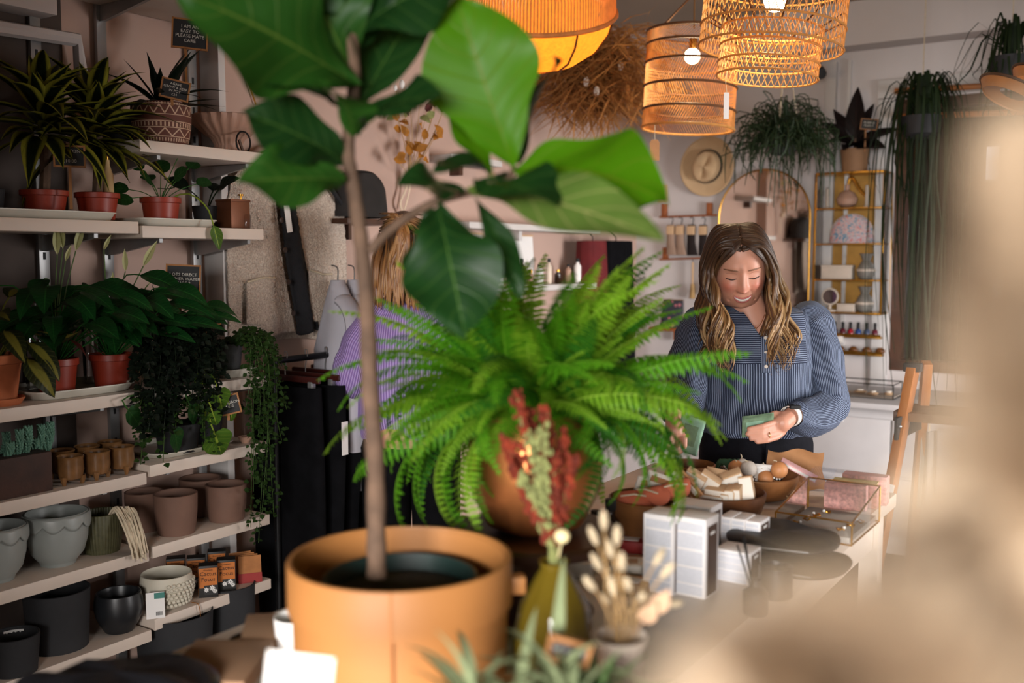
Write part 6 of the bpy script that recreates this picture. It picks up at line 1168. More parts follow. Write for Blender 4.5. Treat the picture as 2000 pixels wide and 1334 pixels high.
# recess shelves behind the fern
RX = XL2+.11
def rshelf(label, px0, px1, py, d_=.22): a, b = onx(px0, py, RX), onx(px1, py, RX); o = thing('recess_shelf', label, 'shelf', (XL2+d_/2, (a.y+b.y)/2, (a.z+b.z)/2)); MB().box((0, 0, 0), (d_, abs(b.y-a.y), .03), bev=.003).build('shelf', M_white, o); MB().box((-.06, 0, -.04), (.08, .03, .05)).build('bracket', M_white, o); return o
s1 = rshelf('upper white recess shelf behind the fig leaves', 880, 1140, 446); s2 = rshelf('lower white recess shelf of bottles behind the fern', 880, 1142, 562); rshelf('dark recess ledge above the fig branch', 865, 965, 315, .16).children[0].data.materials[0] = M_walnut
zz2 = s2.location.z+.016; M_cream = mat('cream bottle', srgb(214, 196, 178), .5); tr_ = NT('starry print'); vv = tr_.n('ShaderNodeTexVoronoi', {'Vector': tr_.n('ShaderNodeTexCoord').outputs['Object'], 'Scale': 14.}); M_star = tr_.end(tr_.bsdf(tr_.mix(tr_.math('LESS_THAN', vv.outputs[0], .16), srgb(206, 190, 184), srgb(30, 26, 34)), .7))
for i, (px, w, h, m_, lb) in enumerate(((935, .2, .26, M_star, 'print of dark stars leaning on the recess shelf'), (1032, .22, .26, M_card, 'blank white board leaning on the recess shelf'))):
    y = onx(px, 520, RX-.05).y; o = thing('leaning_print', lb, 'picture', (XL2+.03, y, zz2)); Rl = Matrix.Rotation(-.08, 3, 'Y'); MB().box(Rl @ Vector((0, 0, h/2)), (.01, w, h), Rl).build('board', m_, o); MB().box(Rl @ Vector((.002, 0, h)), (.014, w+.01, .008), Rl).build('top_strip', M_soapk, o)
for i, px in enumerate((905, 925, 950, 975, 1000, 1018, 1036, 1054, 1072, 1090, 1110, 1128)):
    y = onx(px, 540, RX+.02).y; o = thing('toiletry_bottle', ['first', 'second', 'third', 'fourth', 'fifth', 'sixth', 'seventh', 'eighth', 'ninth', 'tenth', 'eleventh', 'last'][i]+' little bottle from the left on the recess shelf', 'bottle', (RX+.02, y, zz2), 0, 'bottles on the recess shelf'); h = .075+.03*((i*7) % 3); r_ = .017+.003*(i % 2)
    MB().lathe([(r_*.9, 0), (r_, .003), (r_, h*.7), (r_*.45, h*.8), (r_*.45, h*.88)], 16).build('bottle', [M_cream, M_amber, M_blush, M_card][i % 4], o); MB().lathe([(r_*.55, h*.86), (r_*.55, h), (.003, h+.002)], 12).build('cap', M_black if i % 3 else M_brass, o)
# red and black garments hanging at the end of the recess
for i, (px0, px1, m_) in enumerate(((1140, 1172, mat('dark red wool', srgb(96, 16, 20), .85, var=.2)), (1176, 1226, M_trous))):
    a, b = onx(px0, 470, XL2+.16), onx(px1, 470, XL2+.16); o = thing('hanging_dress', ['dark red dress hanging behind the fern', 'black dress hanging next to the dark red one'][i], 'dress', (XL2+.16, (a.y+b.y)/2, a.z)); w = (b.y-a.y)/2
    MB().sheet(lambda u, v: ((.07+.05*v)*math.cos(2*PI*u)+.012*math.sin(u*40), w*(1+.25*v)*math.sin(2*PI*u), -.95*v), 44, 14, True).build('dress', m_, o); MB().tube(bez([(-.15, 0, .1), (-.08, 0, .09), (0, 0, .03), (0, 0, -.01)], 10), .004, 6).build('hanger_hook', M_iron, o)
# ------------------------------------------------------------------ trestle ladder, planks and cloth at the right
def tofloor(a, b): t_ = a.z/(a.z-b.z); return a+(b-a)*t_
a1, a2 = at(1783, 722, 3.38), at(1738, 963, 3.28); b1, b2 = at(1811, 708, 3.46), at(1788, 985, 3.62); f1, f2 = tofloor(a1, a2), tofloor(b1, b2)
ld = thing('trestle_ladder', 'pine folding trestle ladder with black brackets at the right', 'ladder', (f1.x, f1.y, 0)); L0 = ld.location; M_ladder = wood('varnished pine', srgb(138, 80, 36), srgb(172, 108, 54), 6, .4, 'Z'); OX = Vector((.42, 0, 0))
def bar(p, q, w, t_, mt, nm, par): d = q-p; Rb = d.to_track_quat('Z', 'X').to_matrix(); return MB().box((p+q)/2, (w, t_, d.length), Rb, bev=.003).build(nm, mt, par)
for s in (0, 1):
    bar(f1-L0+OX*s, a1-L0+OX*s, .05, .03, M_ladder, 'stile', ld); bar(f2-L0+OX*s, b1-L0+OX*s, .05, .03, M_ladder, 'stile', ld)
    m_ = lerp(a1, f1, .165); n_ = lerp(b1, f2, .165); MB().box((m_+n_)/2-L0+OX*s+Vector((-.005, -.03, 0)), ((m_-n_).length+.05, .012, .075), Matrix.Rotation(math.atan2((n_-m_).y, (n_-m_).x), 3, 'Z'), bev=.002).build('bracket', M_black, ld)
    for q in (m_, n_): MB().ell(q-L0+OX*s+Vector((.004, -.045, .015)), (.006, .004, .006), 8, 6).build('bolt', M_grey, ld)
    MB().box(a1-L0+OX*s+Vector((0, 0, .008)), (.056, .04, .03), bev=.004).build('end_cap', M_black, ld)
for k in (.62, .85): q0 = lerp(b1, f2, k)-L0; bar(q0, q0+OX, .06, .022, M_ladder, 'tread', ld)
MB().box(lerp(a1, f1, .34)-L0+Vector((.004, -.024, 0)), (.022, .002, .075), Matrix.Rotation(.16, 3, 'Y')).build('warning_sticker', M_card, ld)
pz = lerp(a1, f1, .165)+Vector((.01, .03, .04)); o = thing('shelf_plank', 'dark scaffold plank resting across the trestle ladder', 'plank', (pz.x+.62, pz.y+.1, pz.z)); MB().box((0, 0, 0), (1.3, .24, .03), bev=.003).build('plank', wood('stained plank', srgb(96, 66, 42), srgb(128, 92, 62), 5, .55, 'X'), o); MB().box((-.655, 0, 0), (.012, .24, .032)).build('end_strap', M_walnut, o)
o = thing('pale_board', 'pale chamfered board lying on the dark plank', 'board', (pz.x+.5, pz.y+.1, pz.z+.016)); MB().prism([(-.3, -.1), (.36, -.1), (.36, .1), (-.2, .1)], .028, Matrix.Translation((0, 0, .014))).build('board', mat('pale beech', srgb(206, 176, 138), .6, var=.06), o); MB().box((.2, 0, .029), (.08, .05, .002)).build('label', M_card, o)
c0 = at(1815, 842, 3.5); o = thing('grey_cloth', 'grey cotton cloth hanging below the plank by the ladder', 'cloth', c0); MB().sheet(lambda u, v: (.05*(u-.5)*(1+.2*v), .02*math.sin(u*9)-.0+.004*math.sin(v*6), -.28*v), 24, 16).build('cloth', mat('grey cotton', srgb(150, 146, 142), .9, bump=.3), o, solid=.004); MB().tube([(0, 0, 0), (0, 0, .05)], .003, 5).build('loop', M_rope, o)
# ------------------------------------------------------------------ people
def g2(x, s): return math.exp(-(x/s)**2)
def remesh(mb, vox):
    me = mb.mesh('tmp', None, 0); ob = bpy.data.objects.new('tmp', me); COL.objects.link(ob); m = ob.modifiers.new('r', 'REMESH'); m.mode = 'VOXEL'; m.voxel_size = vox
    sm = ob.modifiers.new('s', 'SMOOTH'); sm.iterations = 4; sm.factor = .5
    dg = bpy.context.evaluated_depsgraph_get(); r = bpy.data.meshes.new_from_object(ob.evaluated_get(dg)); vs = [tuple(v.co) for v in r.vertices]; fs = [tuple(p.vertices) for p in r.polygons]
    bpy.data.objects.remove(ob); return vs, fs
def caps(mb, pts, rs, n=12):
    """tapered limb along pts with rounded ends"""
    for k in range(len(pts)-1):
        a, b = Vector(pts[k]), Vector(pts[k+1]); mb.tube([lerp(a, b, q/3) for q in range(4)], [lerp(rs[k], rs[k+1], q/3) for q in range(4)], n)
    for p, r in zip(pts, rs): mb.ell(p, r, n, 8)
SKIN, BLUSH, LIP, BROW, LASH, TOOTH = srgb(202, 146, 122), srgb(204, 118, 100), srgb(178, 96, 92), srgb(122, 84, 60), srgb(30, 20, 16), srgb(238, 232, 224)
def skinmat():
    t = NT('skin'); c = t.n('ShaderNodeVertexColor'); c.layer_name = 'Col'; cc = t.mix(t.math('MULTIPLY', t.noise(120, 3), .12), c.outputs[0], srgb(190, 120, 96))
    return t.end(t.bsdf(cc, .48, 0, t.bump(t.noise(400, 2), .08, .0006), Subsurface_Weight=.12, Subsurface_Radius=(.8, .3, .15), Subsurface_Scale=.008))
M_skin = skinmat()
def face_y(x, z):
    """front surface of the head (negative y is forward)"""
    zz = max(-.117, min(.112, z)); w = .074*(1 if zz > -.02 else 1-.36*((-.02-zz)/.1)**1.5); w *= math.sqrt(max(.0, 1-max(0, (zz-.0)/.113)**2.6)) if zz > 0 else 1
    q = min(.999, abs(x)/max(w, .004)); base = .088*math.sqrt(max(0, 1-q**2.5)); base *= math.sqrt(max(0, 1-abs(zz/.118)**4.2))*(1 if zz > -.06 else 1-.1*((-.06-zz)/.06))
    d = base; ax = abs(x)
    d += .004*g2(ax-.028, .02)*g2(z-.03, .012)-.011*g2(ax-.031, .016)*g2(z-.008, .013)+.0075*g2(ax-.031, .0135)*g2(z-.006, .0095)
    t = max(0, min(1, (.022-z)/.05)); d += (.005+.021*t)*g2(x, .0065+.0045*t)*(1 if z > -.03 else g2(z+.03, .008))*(1 if z < .03 else g2(z-.03, .012)); d += .0095*g2(ax-.013, .0065)*g2(z+.03, .0075)+.004*g2(x, .011)*g2(z+.028, .009)
    d += .0095*g2(ax-.041, .018)*g2(z+.022, .018)+.005*g2(x, .026)*g2(z+.058, .02); d += .011*g2(x, .02)*g2(z+.1, .014)
    u = (z+.03)/-.035
    if -.2 < u < 1.3: d -= .0042*g2(ax-lerp(.018, .037, max(0, min(1, u))), .0042)
    return -d, w
def head_mesh():
    vs, fs, cs = [], [], []; n, m = 132, 96
    for j in range(m+1):
        z = -.117+.229*(.5-.5*math.cos(PI*j/m))
        for i in range(n):
            a = 2*PI*i/n-PI/2; s, c = math.cos(a), math.sin(a)       # a=-pi/2 is forward
            fy, w = face_y(0, z); prof = math.sqrt(max(0, 1-((z-.012)/.105)**2)) if z > -.09 else math.sqrt(max(0, 1-((-.102)/.105)**2))
            if c < 0:
                x = w*math.copysign(abs(s)**.92, s); y, _ = face_y(x, z)
            else:
                x = w*s*(1+.03*c); y = .1*c*(prof if z > -.03 else prof*(1-.55*min(1, (-.03-z)/.08)))
            vs.append((x, y, z)); bl = .75*g2(abs(x)-.042, .02)*g2(z+.026, .018)+.4*g2(x, .012)*g2(z+.028, .012) if c < 0 else 0; cs.append(tuple(lerp(SKIN[q], BLUSH[q], min(1, bl)) for q in range(3)))
    for j in range(m):
        for i in range(n): a, b = j*n+i, j*n+(i+1) % n; fs.append((a, b, b+n, a+n))
    M = MB(); M.add(vs, fs, None, cs)
    def surf(x, z, off=.0): return Vector((x, face_y(x, z)[0]-off, z))
    def stroke(pts, rs, col, off, n_=6, flat=1.0):
        b = len(M.v); M.tube([surf(x, z, off) for x, z in pts], rs, n_, True, flat, up=(0, -1, 0))
        for k in range(b, len(M.v)): M.c[k] = col
    for s in (-1, 1):
        stroke([(s*lerp(.0165, .047, t), .0015+.0015*math.sin(PI*t)*-2.2-(.001 if t > .8 else 0)) for t in [k/12 for k in range(13)]], [.0006+.0013*math.sin(PI*k/12)+.0004*k/12 for k in range(13)], LASH, .0006)
        stroke([(s*lerp(.017, .046, t), .014+.0035*math.sin(PI*t)) for t in [k/10 for k in range(11)]], [.0004+.0003*math.sin(PI*k/10) for k in range(11)], srgb(150, 96, 76), -.0001)
        stroke([(s*lerp(.013, .052, t), .0225+.0055*math.sin(PI*(t*.6+.22))) for t in [k/12 for k in range(13)]], [.0013+.0016*math.sin(PI*(k/12)**.7) for k in range(13)], BROW, -.0005, 6, .6)
        M.ell(surf(s*.008, -.0375, -.0015), (.0028, .002, .0016), 8, 6)
        for k in range(len(M.v)-8*7, len(M.v)): M.c[k] = srgb(120, 60, 48)  # nostril shade painted as dark ellipsoids
    zm = lambda x, c0, k0: c0+k0*x*x
    pts = 14; tv, tf = [], []
    for k in range(pts+1):
        x = lerp(-.0232, .0232, k/pts); e = 1-(x/.0238)**2; zu, zl = zm(x, -.0605, 12.5), zm(x, -.0605, 12.5)-.0105*math.sqrt(max(0, e)); y = face_y(x, (zu+zl)/2)[0]-.0012
        tv += [(x, y, zu), (x, y-.0006, (zu+zl)/2), (x, y+.0008, zl)]
        if k: b = (k-1)*3; tf += [(b, b+3, b+4, b+1), (b+1, b+4, b+5, b+2)]
    M.add(tv, tf, None, [TOOTH if (i % 3) < 2 else srgb(150, 96, 90) for i in range(len(tv))])
    lx = [lerp(-.0245, .0245, k/18) for k in range(19)]
    stroke([(x, zm(x, -.0585, 12.)) for x in lx], [.0005+.0021*math.sqrt(max(0, 1-(x/.0247)**2))*(1-.15*g2(x, .003)) for x in lx], LIP, .001, 8, .75)
    stroke([(x, zm(x, -.0605, 12.5)-.0125*math.sqrt(max(0, 1-(x/.0247)**2))) for x in lx], [.0005+.0032*math.sqrt(max(0, 1-(x/.0247)**2)) for x in lx], LIP, .001, 8, .75)
    for s in (-1, 1):
        b = len(M.v); M.ell((s*.0735, .012, -.008), (.008, .019, .03), 12, 10, Matrix.Rotation(s*.35, 3, 'Z'))
        for k in range(b, len(M.v)): M.c[k] = SKIN
    return M
def hairmat():
    t = NT('hair'); c = t.n('ShaderNodeVertexColor'); c.layer_name = 'Col'; u = t.n('ShaderNodeSeparateXYZ', {0: t.n('ShaderNodeUVMap').outputs[0]})
    st = t.noise(1., 2, t.n('ShaderNodeCombineXYZ', {0: t.math('MULTIPLY', u.outputs[0], 26.), 1: t.math('MULTIPLY', u.outputs[1], 2.5), 2: 0.}).outputs[0])
    return t.end(t.bsdf(t.mix(t.ramp(st, .35, .7), t.mix(.45, c.outputs[0], (0, 0, 0)), c.outputs[0]), .36, 0, t.bump(st, .5, .002)))
M_hair = hairmat()
def lock(M, pts, r, c0, c1, mid=.45, n=6, seg=26, flat=.45):
    pp = bez(pts, seg); b = len(M.v); M.tube(pp, [r*(.55+.45*math.sin(PI*min(1, .18+k/seg*.75)))*(1 if k < seg*.8 else max(.12, 1-(k/seg-.8)/.2)) for k in range(seg+1)], n, True, flat)
    for k in range(seg+1):
        f = max(0, min(1, (k/seg-mid*.45)/.5)); cc = tuple(lerp(c0[q], c1[q], f) for q in range(3))
        for i in range(n): M.c[b+k*n+i] = cc
def stripemat():
    t = NT('navy pinstripe cotton'); u = t.n('ShaderNodeSeparateXYZ', {0: t.n('ShaderNodeUVMap').outputs[0]}); f = t.math('FRACT', t.math('MULTIPLY', u.outputs[0], 160.)); ln = t.math('LESS_THAN', f, .3)
    nz = t.noise(60, 2); return t.end(t.bsdf(t.mix(ln, t.mix(nz, srgb(15, 24, 46), srgb(27, 40, 66)), srgb(128, 140, 164)), .8, 0, t.bump(t.noise(25, 3), .25, .004)))
M_stripe = stripemat(); M_denim = mat('black denim', (.006, .006, .009), .9, var=.25, scale=40, bump=.3, bscale=200, Specular_IOR_Level=.15)
def rings(levels, n, fn, uvm):
    """closed tube of (z, cx, cy, rx, ry) levels; fn adds folds; u in metres"""
    lv = levels; m = MB(); K = 6; out = []
    for k in range(len(lv)-1):
        for q in range(K): out.append([lerp(a, b, (1-math.cos(PI*q/K))/2 if False else q/K) for a, b in zip(lv[k], lv[k+1])])
    out.append(list(lv[-1])); N = len(out)
    def f(u, v): L = out[min(N-1, int(round(v*(N-1))))]; a = 2*PI*u; return fn(L, a, v, u)
    m.sheet(f, n, N-1, True, lambda u, v: (u*uvm, v)); return m
def sleeve(pts, rs, n=40, seg=44, fold=.006, uvm=.5, ph=0.):
    pp = bez(pts, seg); rr = [x.x for x in bez([(r, 0, 0) for r in rs], seg)]; m = MB(); m.tube(pp, rr, n, False)
    for k in range(len(m.v)):
        i, s = divmod(k, n); c = pp[i]; d = Vector(m.v[k])-c; f = i/seg; w = fold*(math.sin(s*2*PI/n*7+f*9+ph)*.5+math.sin(f*38+s*.35+ph)*.6)*(.3+.7*math.sin(PI*f)); m.v[k] = tuple(c+d*(1+w/max(.02, rr[i]))); m.uv[k] = (s/n*uvm, f)
    return m
# ---------------- the smiling woman
DW = 3.05; SW = FPX/DW; wo = at(1476, 667, DW); ORG = Vector((wo.x, wo.y, 0))
def L(px, py, y=0.0):       # local point of the woman: x right in the picture, y away, z up
    w = at(px, py, DW+y*math.cos(PITCH)); d = w-ORG; return Vector((d.dot(RGT), d.x*-math.sin(YAW)+d.y*math.cos(YAW), d.z))
wm = thing('person', 'smiling woman in navy pinstripe blouse looking down at banknotes in hand', 'person', ORG, YAW)
HC = L(1444, 521, -.04); HR = (Matrix.Rotation(-.1, 3, 'Y') @ Matrix.Rotation(.4, 3, 'X') @ Matrix.Rotation(-.12, 3, 'Z')); HS = 1.04
hm = head_mesh(); hv = [HR @ (Vector(v)*HS)+HC for v in hm.v]
neck = MB(); NB = L(1476, 652, .03); caps(neck, [NB+Vector((0, .01, -.06)), NB, HC+HR @ Vector((0, .03, -.06))], [.062, .056, .054], 18); nv, nf = remesh(neck, .006)
sh = {-1: L(1366, 636, .02), 1: L(1588, 628, .02)}; el = {-1: L(1344, 758, -.04), 1: L(1612, 785, -.03)}; wr = {-1: L(1316, 812, -.2), 1: L(1546, 812, -.19)}
armm = MB(); hand = MB()
for s in (-1, 1): caps(armm, [sh[s], el[s], lerp(el[s], wr[s], .8)], [.03, .03, .026]); caps(hand, [lerp(el[s], wr[s], .55), wr[s]], [.031, .026])
H = lambda px, py, y: L(px, py, y)
# her left hand: palm and fingers round the folded notes
caps(hand, [wr[1], H(1528, 826, -.215)], [.025, .027]); caps(hand, [H(1530, 816, -.205), H(1518, 842, -.205)], [.02, .02]); caps(hand, [H(1522, 822, -.21), H(1512, 826, -.222)], [.018, .012])
for (k, m_, t_) in (((1513, 825), (1489, 833), (1463, 838)), ((1512, 835), (1486, 844), (1460, 848)), ((1514, 845), (1489, 853), (1467, 857)), ((1518, 853), (1497, 860), (1479, 863))):
    caps(hand, [H(1528, (k[1]+832)/2, -.212), H(*k, -.225), H(*m_, -.243), H(*t_, -.246)], [.0125, .0098, .0088, .0074], 10)
caps(hand, [H(1536, 814, -.2), H(1515, 808, -.2), H(1494, 815, -.212)], [.0125, .0105, .008], 10)
# her right hand: pinching a note between thumb and fingers
caps(hand, [wr[-1], H(1318, 842, -.225)], [.025, .027]); caps(hand, [H(1312, 840, -.225), H(1326, 838, -.22)], [.02, .02])
for (k, m_, t_, y_) in (((1308, 852), (1301, 868), (1312, 880), -.24), ((1314, 856), (1306, 874), (1318, 884), -.236), ((1320, 858), (1314, 876), (1324, 886), -.23), ((1326, 858), (1322, 874), (1330, 882), -.224)):
    caps(hand, [H(1318, 842, -.226), H(*k, y_), H(*m_, y_-.006), H(*t_, y_+.004)], [.0125, .0098, .0088, .0074], 10)
caps(hand, [H(1326, 842, -.225), H(1336, 856, -.24), H(1337, 872, -.246)], [.0125, .0105, .008], 10)
body = MB(); hip = {-1: L(1455, 880, .03), 1: L(1528, 880, .03)}
body.ell(L(1478, 700, .04), (.13, .08, .17), 20, 14).ell(L(1485, 860, .04), (.13, .08, .09), 20, 12); caps(body, [sh[-1], L(1476, 645, .04), sh[1]], [.03, .05, .03])
for s in (-1, 1): xl_ = L(1478, 700).x+.012+s*.088; h0 = Vector((xl_, .03, hip[s].z)); caps(body, [h0, Vector((xl_*.98, .035, .5)), Vector((xl_*.96, .045, .09))], [.066, .05, .036]); body.ell((xl_*.96, -.02, .035), (.04, .11, .032), 14, 8)
B = MB(); B.add(hv, hm.f, None, [hm.c.get(i, SKIN) for i in range(len(hv))])
for (v_, f_) in ((nv, nf), remesh(hand, .0032), remesh(armm, .012), remesh(body, .014)): B.add(v_, f_, None, [SKIN]*len(v_))
B.build('body', M_skin, wm, smooth=180)
# blouse
NZ = L(1476, 640).z
ZS = sh[1].z
def bl(Lv, a, v, u):
    z, cx, cy, rx, ry = Lv; c, s = math.cos(a), math.sin(a); fr = max(0, -s); low = g2(v, .17)*(.098*fr**5)-.018*g2(v, .1)*max(0, s)
    fo = (.004+.012*max(0, (v-.35)))*(math.sin(a*13+v*5)*.5+math.sin(a*7-v*9)*.5)*min(1, v*3)+.004*math.sin(z*70+a*3)*max(0, v-.4)
    bust = .022*fr**3*g2(z-(NZ-.11), .06)*(g2(c-.45, .4)+g2(c+.45, .4))
    return Vector((cx+(rx+fo)*math.copysign(abs(c)**.85, c), cy+(ry+fo+bust)*math.copysign(abs(s)**.9, s), min(z+.018*g2(v, .1)*max(0, s), ZS+.052-.1*fr**2.6-.03*v)))
cx = L(1478, 700).x; ZS = sh[1].z
lv = [(ZS+.052, cx, .03, .066, .07), (ZS+.05, cx, .03, .08, .076), (ZS+.044, cx, .03, .13, .085), (ZS+.015, cx, .03, .168, .1), (ZS-.04, cx, .03, .178, .114), (ZS-.13, cx, .03, .185, .128), (ZS-.22, cx+.004, .03, .186, .132), (L(0, 800).z, cx+.01, .03, .19, .135), (L(0, 838).z, cx+.014, .03, .186, .132), (L(0, 850).z, cx+.014, .03, .165, .115)]
rings(lv, 150, bl, 1.1).build('blouse', M_stripe, wm, smooth=180)
for s in (-1, 1):
    p0 = sh[s]; top = p0+Vector((-s*.03, .0, .035)); e = el[s]; w = wr[s]; md = lerp(p0, e, .5)+Vector((s*.012, .01, 0)); cuff = lerp(e, w, .86); bag = lerp(e, w, .55)+Vector((0, .0, -.022))
    sl = sleeve([p0+Vector((-s*.07, .01, .0)), p0+Vector((-s*.02, .005, .01)), p0+Vector((s*.006, 0, -.02)), md, e+Vector((s*.006, 0, -.012)), bag, cuff], [.02, .052, .06, .06, .06, .058, .035], 44, 66, .007, .5, s).build('sleeve', M_stripe, wm, smooth=180)
    sleeve([lerp(e, w, .8), lerp(e, w, .98)], [.036, .034], 30, 8, .001, .3).build('cuff', M_stripe, sl, smooth=180)
    MB().tube(bez([top+Vector((-s*.01, -.06, -.07)), top+Vector((-s*.005, -.03, .005)), top+Vector((-s*.005, .04, .012))], 14), .003, 6).build('shoulder_seam', M_stripe, sl)
# yoke panels with stripes across, button placket, collar edge
def front_at(x, z, off=.004):
    best = None
    for k in range(len(lv)-1):
        a, b = lv[k], lv[k+1]
        if b[0] <= z <= a[0]:
            t_ = (a[0]-z)/(a[0]-b[0]); rx, ry, c0 = lerp(a[3], b[3], t_), lerp(a[4], b[4], t_), lerp(a[2], b[2], t_); q = min(.98, abs(x-cx)/rx)**(1/.85); return c0-ry*(1-q*q)**.45-off-.0
    return -.1
zy0, zy1 = L(0, 605).z, L(0, 703).z
for s in (-1, 1):
    def yk(u, v): z = lerp(zy0-.004, zy1, v); x = cx+s*lerp(lerp(.058, .012, min(1, v*2.1)), .128, u); bust = .022*g2(z-(NZ-.11), .06)*.8*(g2((x-cx)/.186-s*.45, .4)); return Vector((x, front_at(x, z, .013)-bust+.004*math.sin(u*9)*v, z))
    MB().sheet(yk, 20, 16, False, lambda u, v: (v*.155, u)).build('yoke_panel', M_stripe, wm, smooth=180, solid=.003)
zp0, zp1 = L(0, 652).z, L(0, 720).z
MB().sheet(lambda u, v: Vector((cx+.016*(u-.5)*2*.8, front_at(cx, lerp(zp0, zp1, v), .0165)-.004*g2(v-.5, .6), lerp(zp0, zp1, v))), 4, 14, False, lambda u, v: (u*.026, v)).build('placket', M_stripe, wm, smooth=180, solid=.003)
for py in (654, 682, 708): MB().lathe([(.001, -.002), (.0052, -.0015), (.0052, .0005), (.001, .001)], 12, M=Matrix.Rotation(PI/2, 3, 'X'), c=Vector((cx, front_at(cx, L(0, py).z, .0215), L(0, py).z))).build('button', M_pale, wm)
# trousers
def tf(Lv, a, v, u): z, x0, y0, rx, ry = Lv; return Vector((x0+rx*math.cos(a), y0+ry*math.sin(a), z))
tw = rings([(L(0, 836).z, cx+.012, .035, .165, .115), (L(0, 870).z, cx+.014, .035, .175, .125), (.84, cx+.012, .035, .18, .13), (.78, cx+.012, .035, .178, .12)], 48, tf, 1).build('trousers', M_denim, wm, smooth=180)
for s in (-1, 1): x0 = cx+.012+s*.088; rings([(.8, x0, .035, .092, .115), (.5, x0*.98, .035, .07, .08), (.1, x0*.96, .045, .055, .065)], 30, tf, 1).build('trouser_leg', M_denim, tw, smooth=180); MB().ell((x0*.96, -.03, .04), (.05, .135, .042), 16, 10).build('shoe', M_leather, wm)
MB().tube([(cx+.012, -.092, L(0, 855).z), (cx+.012, -.098, .8)], .0025, 5).build('fly_seam', M_denim, tw)
# watch, necklace, ring
M_strap = mat('white watch strap', srgb(226, 218, 210), .5); M_gold = mat('fine gold', srgb(214, 168, 96), .25, 1.)
wd = (wr[1]-el[1]).normalized(); Rw = wd.to_track_quat('Z', 'Y').to_matrix(); wa = MB().lathe([(.0285, -.011), (.0305, -.01), (.0305, .01), (.0285, .011)], 30, M=Rw, c=lerp(el[1], wr[1], 1.02), cap=False).build('watch', M_strap, wm)
MB().box(lerp(el[1], wr[1], 1.0)+Vector((.004, -.012, .028)), (.03, .034, .01), bev=.003).build('watch_face', M_black, wa)
MB().tube(bez([L(1452, 618, -.035), L(1462, 634, -.075), L(1474, 642, -.082), L(1486, 632, -.072), L(1494, 614, -.035)], 20), .0009, 5).build('necklace', M_gold, wm); MB().ell(L(1475, 642, -.084), .004, 8, 6).build('pendant', M_gold, wm)
MB().tube([H(1502, 850, -.237)+Vector((.0, .0102*math.cos(a), .0102*math.sin(a))) for a in [2*PI*k/16 for k in range(17)]], .0013, 5, False).build('ring', M_gold, wm)
# hair: centre parting, long balayage waves over both shoulders
random.seed(77); HB = MB(); ROOT = [srgb(58, 38, 26), srgb(70, 46, 30), srgb(84, 58, 38)]; TIP = [srgb(172, 128, 80), srgb(146, 102, 60), srgb(202, 162, 112), srgb(104, 70, 42)]
for s in (-1, 1):
    for k in range(200):
        w = random.random(); inn = random.random(); yb_ = lerp(-.078, .07, w)
        part = HR @ (HS*Vector((-.004+s*random.uniform(0, .004), yb_, math.sqrt(max(0, 1-((yb_-.005)/.112)**2))*.119+.003)))+HC
        p1 = HR @ (HS*Vector((s*lerp(.05, .06, inn)-.003, yb_*.97, .1-.25*max(0, -yb_-.035))))+HC
        p2 = HR @ (HS*Vector((s*lerp(.079, .1, inn), lerp(-.068, .06, w), .02)))+HC
        lw = w**.8; p3 = HC+Vector((s*lerp(.077, .112, inn)+.012*(s > 0), lerp(-.085, .07, lw), -.085))
        spread = (.03 if s > 0 else .012); end = -.225-random.uniform(.0, .085)+.04*(inn-.5)
        p4 = HC+Vector((s*lerp(.055, .125, inn)+spread*.6, lerp(-.115, .02, lw), lerp(-.085, end, .55))); p5 = HC+Vector((s*lerp(.04, .13, inn)+spread, lerp(-.125, -.03, lw), end))
        ph = s*.8+round(inn*3)*1.1+w*2.2+random.uniform(-.25, .25); pts = bez([part, p1, p2, p3, p4, p5], 30); fr_ = 11+round(inn*3)*.7
        for i in range(31):
            f = max(0, (i/30-.4)/.6); am = .02*f**.7*(1-.35*f); pts[i] = pts[i]+Vector((am*math.sin(f*fr_+ph), am*.8*math.cos(f*fr_+ph), 0))
        dark = random.random() < (.6 if w > .4 else .3); lock(HB, pts, random.uniform(.007, .012), random.choice(ROOT), random.choice(TIP[3:]+ROOT[2:]) if dark else random.choice(TIP), random.uniform(.5, .95), 6, 38)
    for k in range(46):
        inn = random.random(); y0 = lerp(-.066, -.05, inn)
        q = [Vector((-.003+s*.003*inn, y0, .104+.006*inn)), Vector((s*lerp(.03, .036, inn), y0-.026+.012*inn, .084+.012*inn)), Vector((s*lerp(.063, .07, inn), y0-.006, .038)), Vector((s*lerp(.073, .083, inn), -.058, -.02))]
        q = [HR @ (HS*p)+HC for p in q]; e0 = q[-1]; end = -.225-random.uniform(0, .08)
        q += [Vector((HC.x+s*lerp(.068, .09, inn)+.012*(s > 0), HC.y-.085, HC.z-.1)), Vector((HC.x+s*lerp(.05, .1, inn)+.02*(s > 0), HC.y-.12, HC.z+lerp(-.1, end, .55))), Vector((HC.x+s*lerp(.045, .1, inn)+.025*(s > 0), HC.y-.13, HC.z+end))]
        pts = bez(q, 30); ph = s*.8+round(inn*3)*1.1+random.uniform(-.25, .25)
        for i in range(31):
            f = max(0, (i/30-.45)/.55); am = .019*f**.7*(1-.3*f); pts[i] = pts[i]+Vector((am*math.sin(f*13+ph), am*.8*math.cos(f*13+ph), 0))
        lock(HB, pts, random.uniform(.006, .0095), random.choice(ROOT), random.choice(TIP), random.uniform(.3, .75), 6, 38)
hair = HB.build('hair', M_hair, wm, smooth=180); hair['kind'] = 'stuff'
def capf(u, v): a = 2*PI*u; th = v*1.62; rr = math.sin(th); y = .107*rr*math.sin(a)+.008; z = .118*math.cos(th); x = .079*rr*math.cos(a); 
CB = MB()
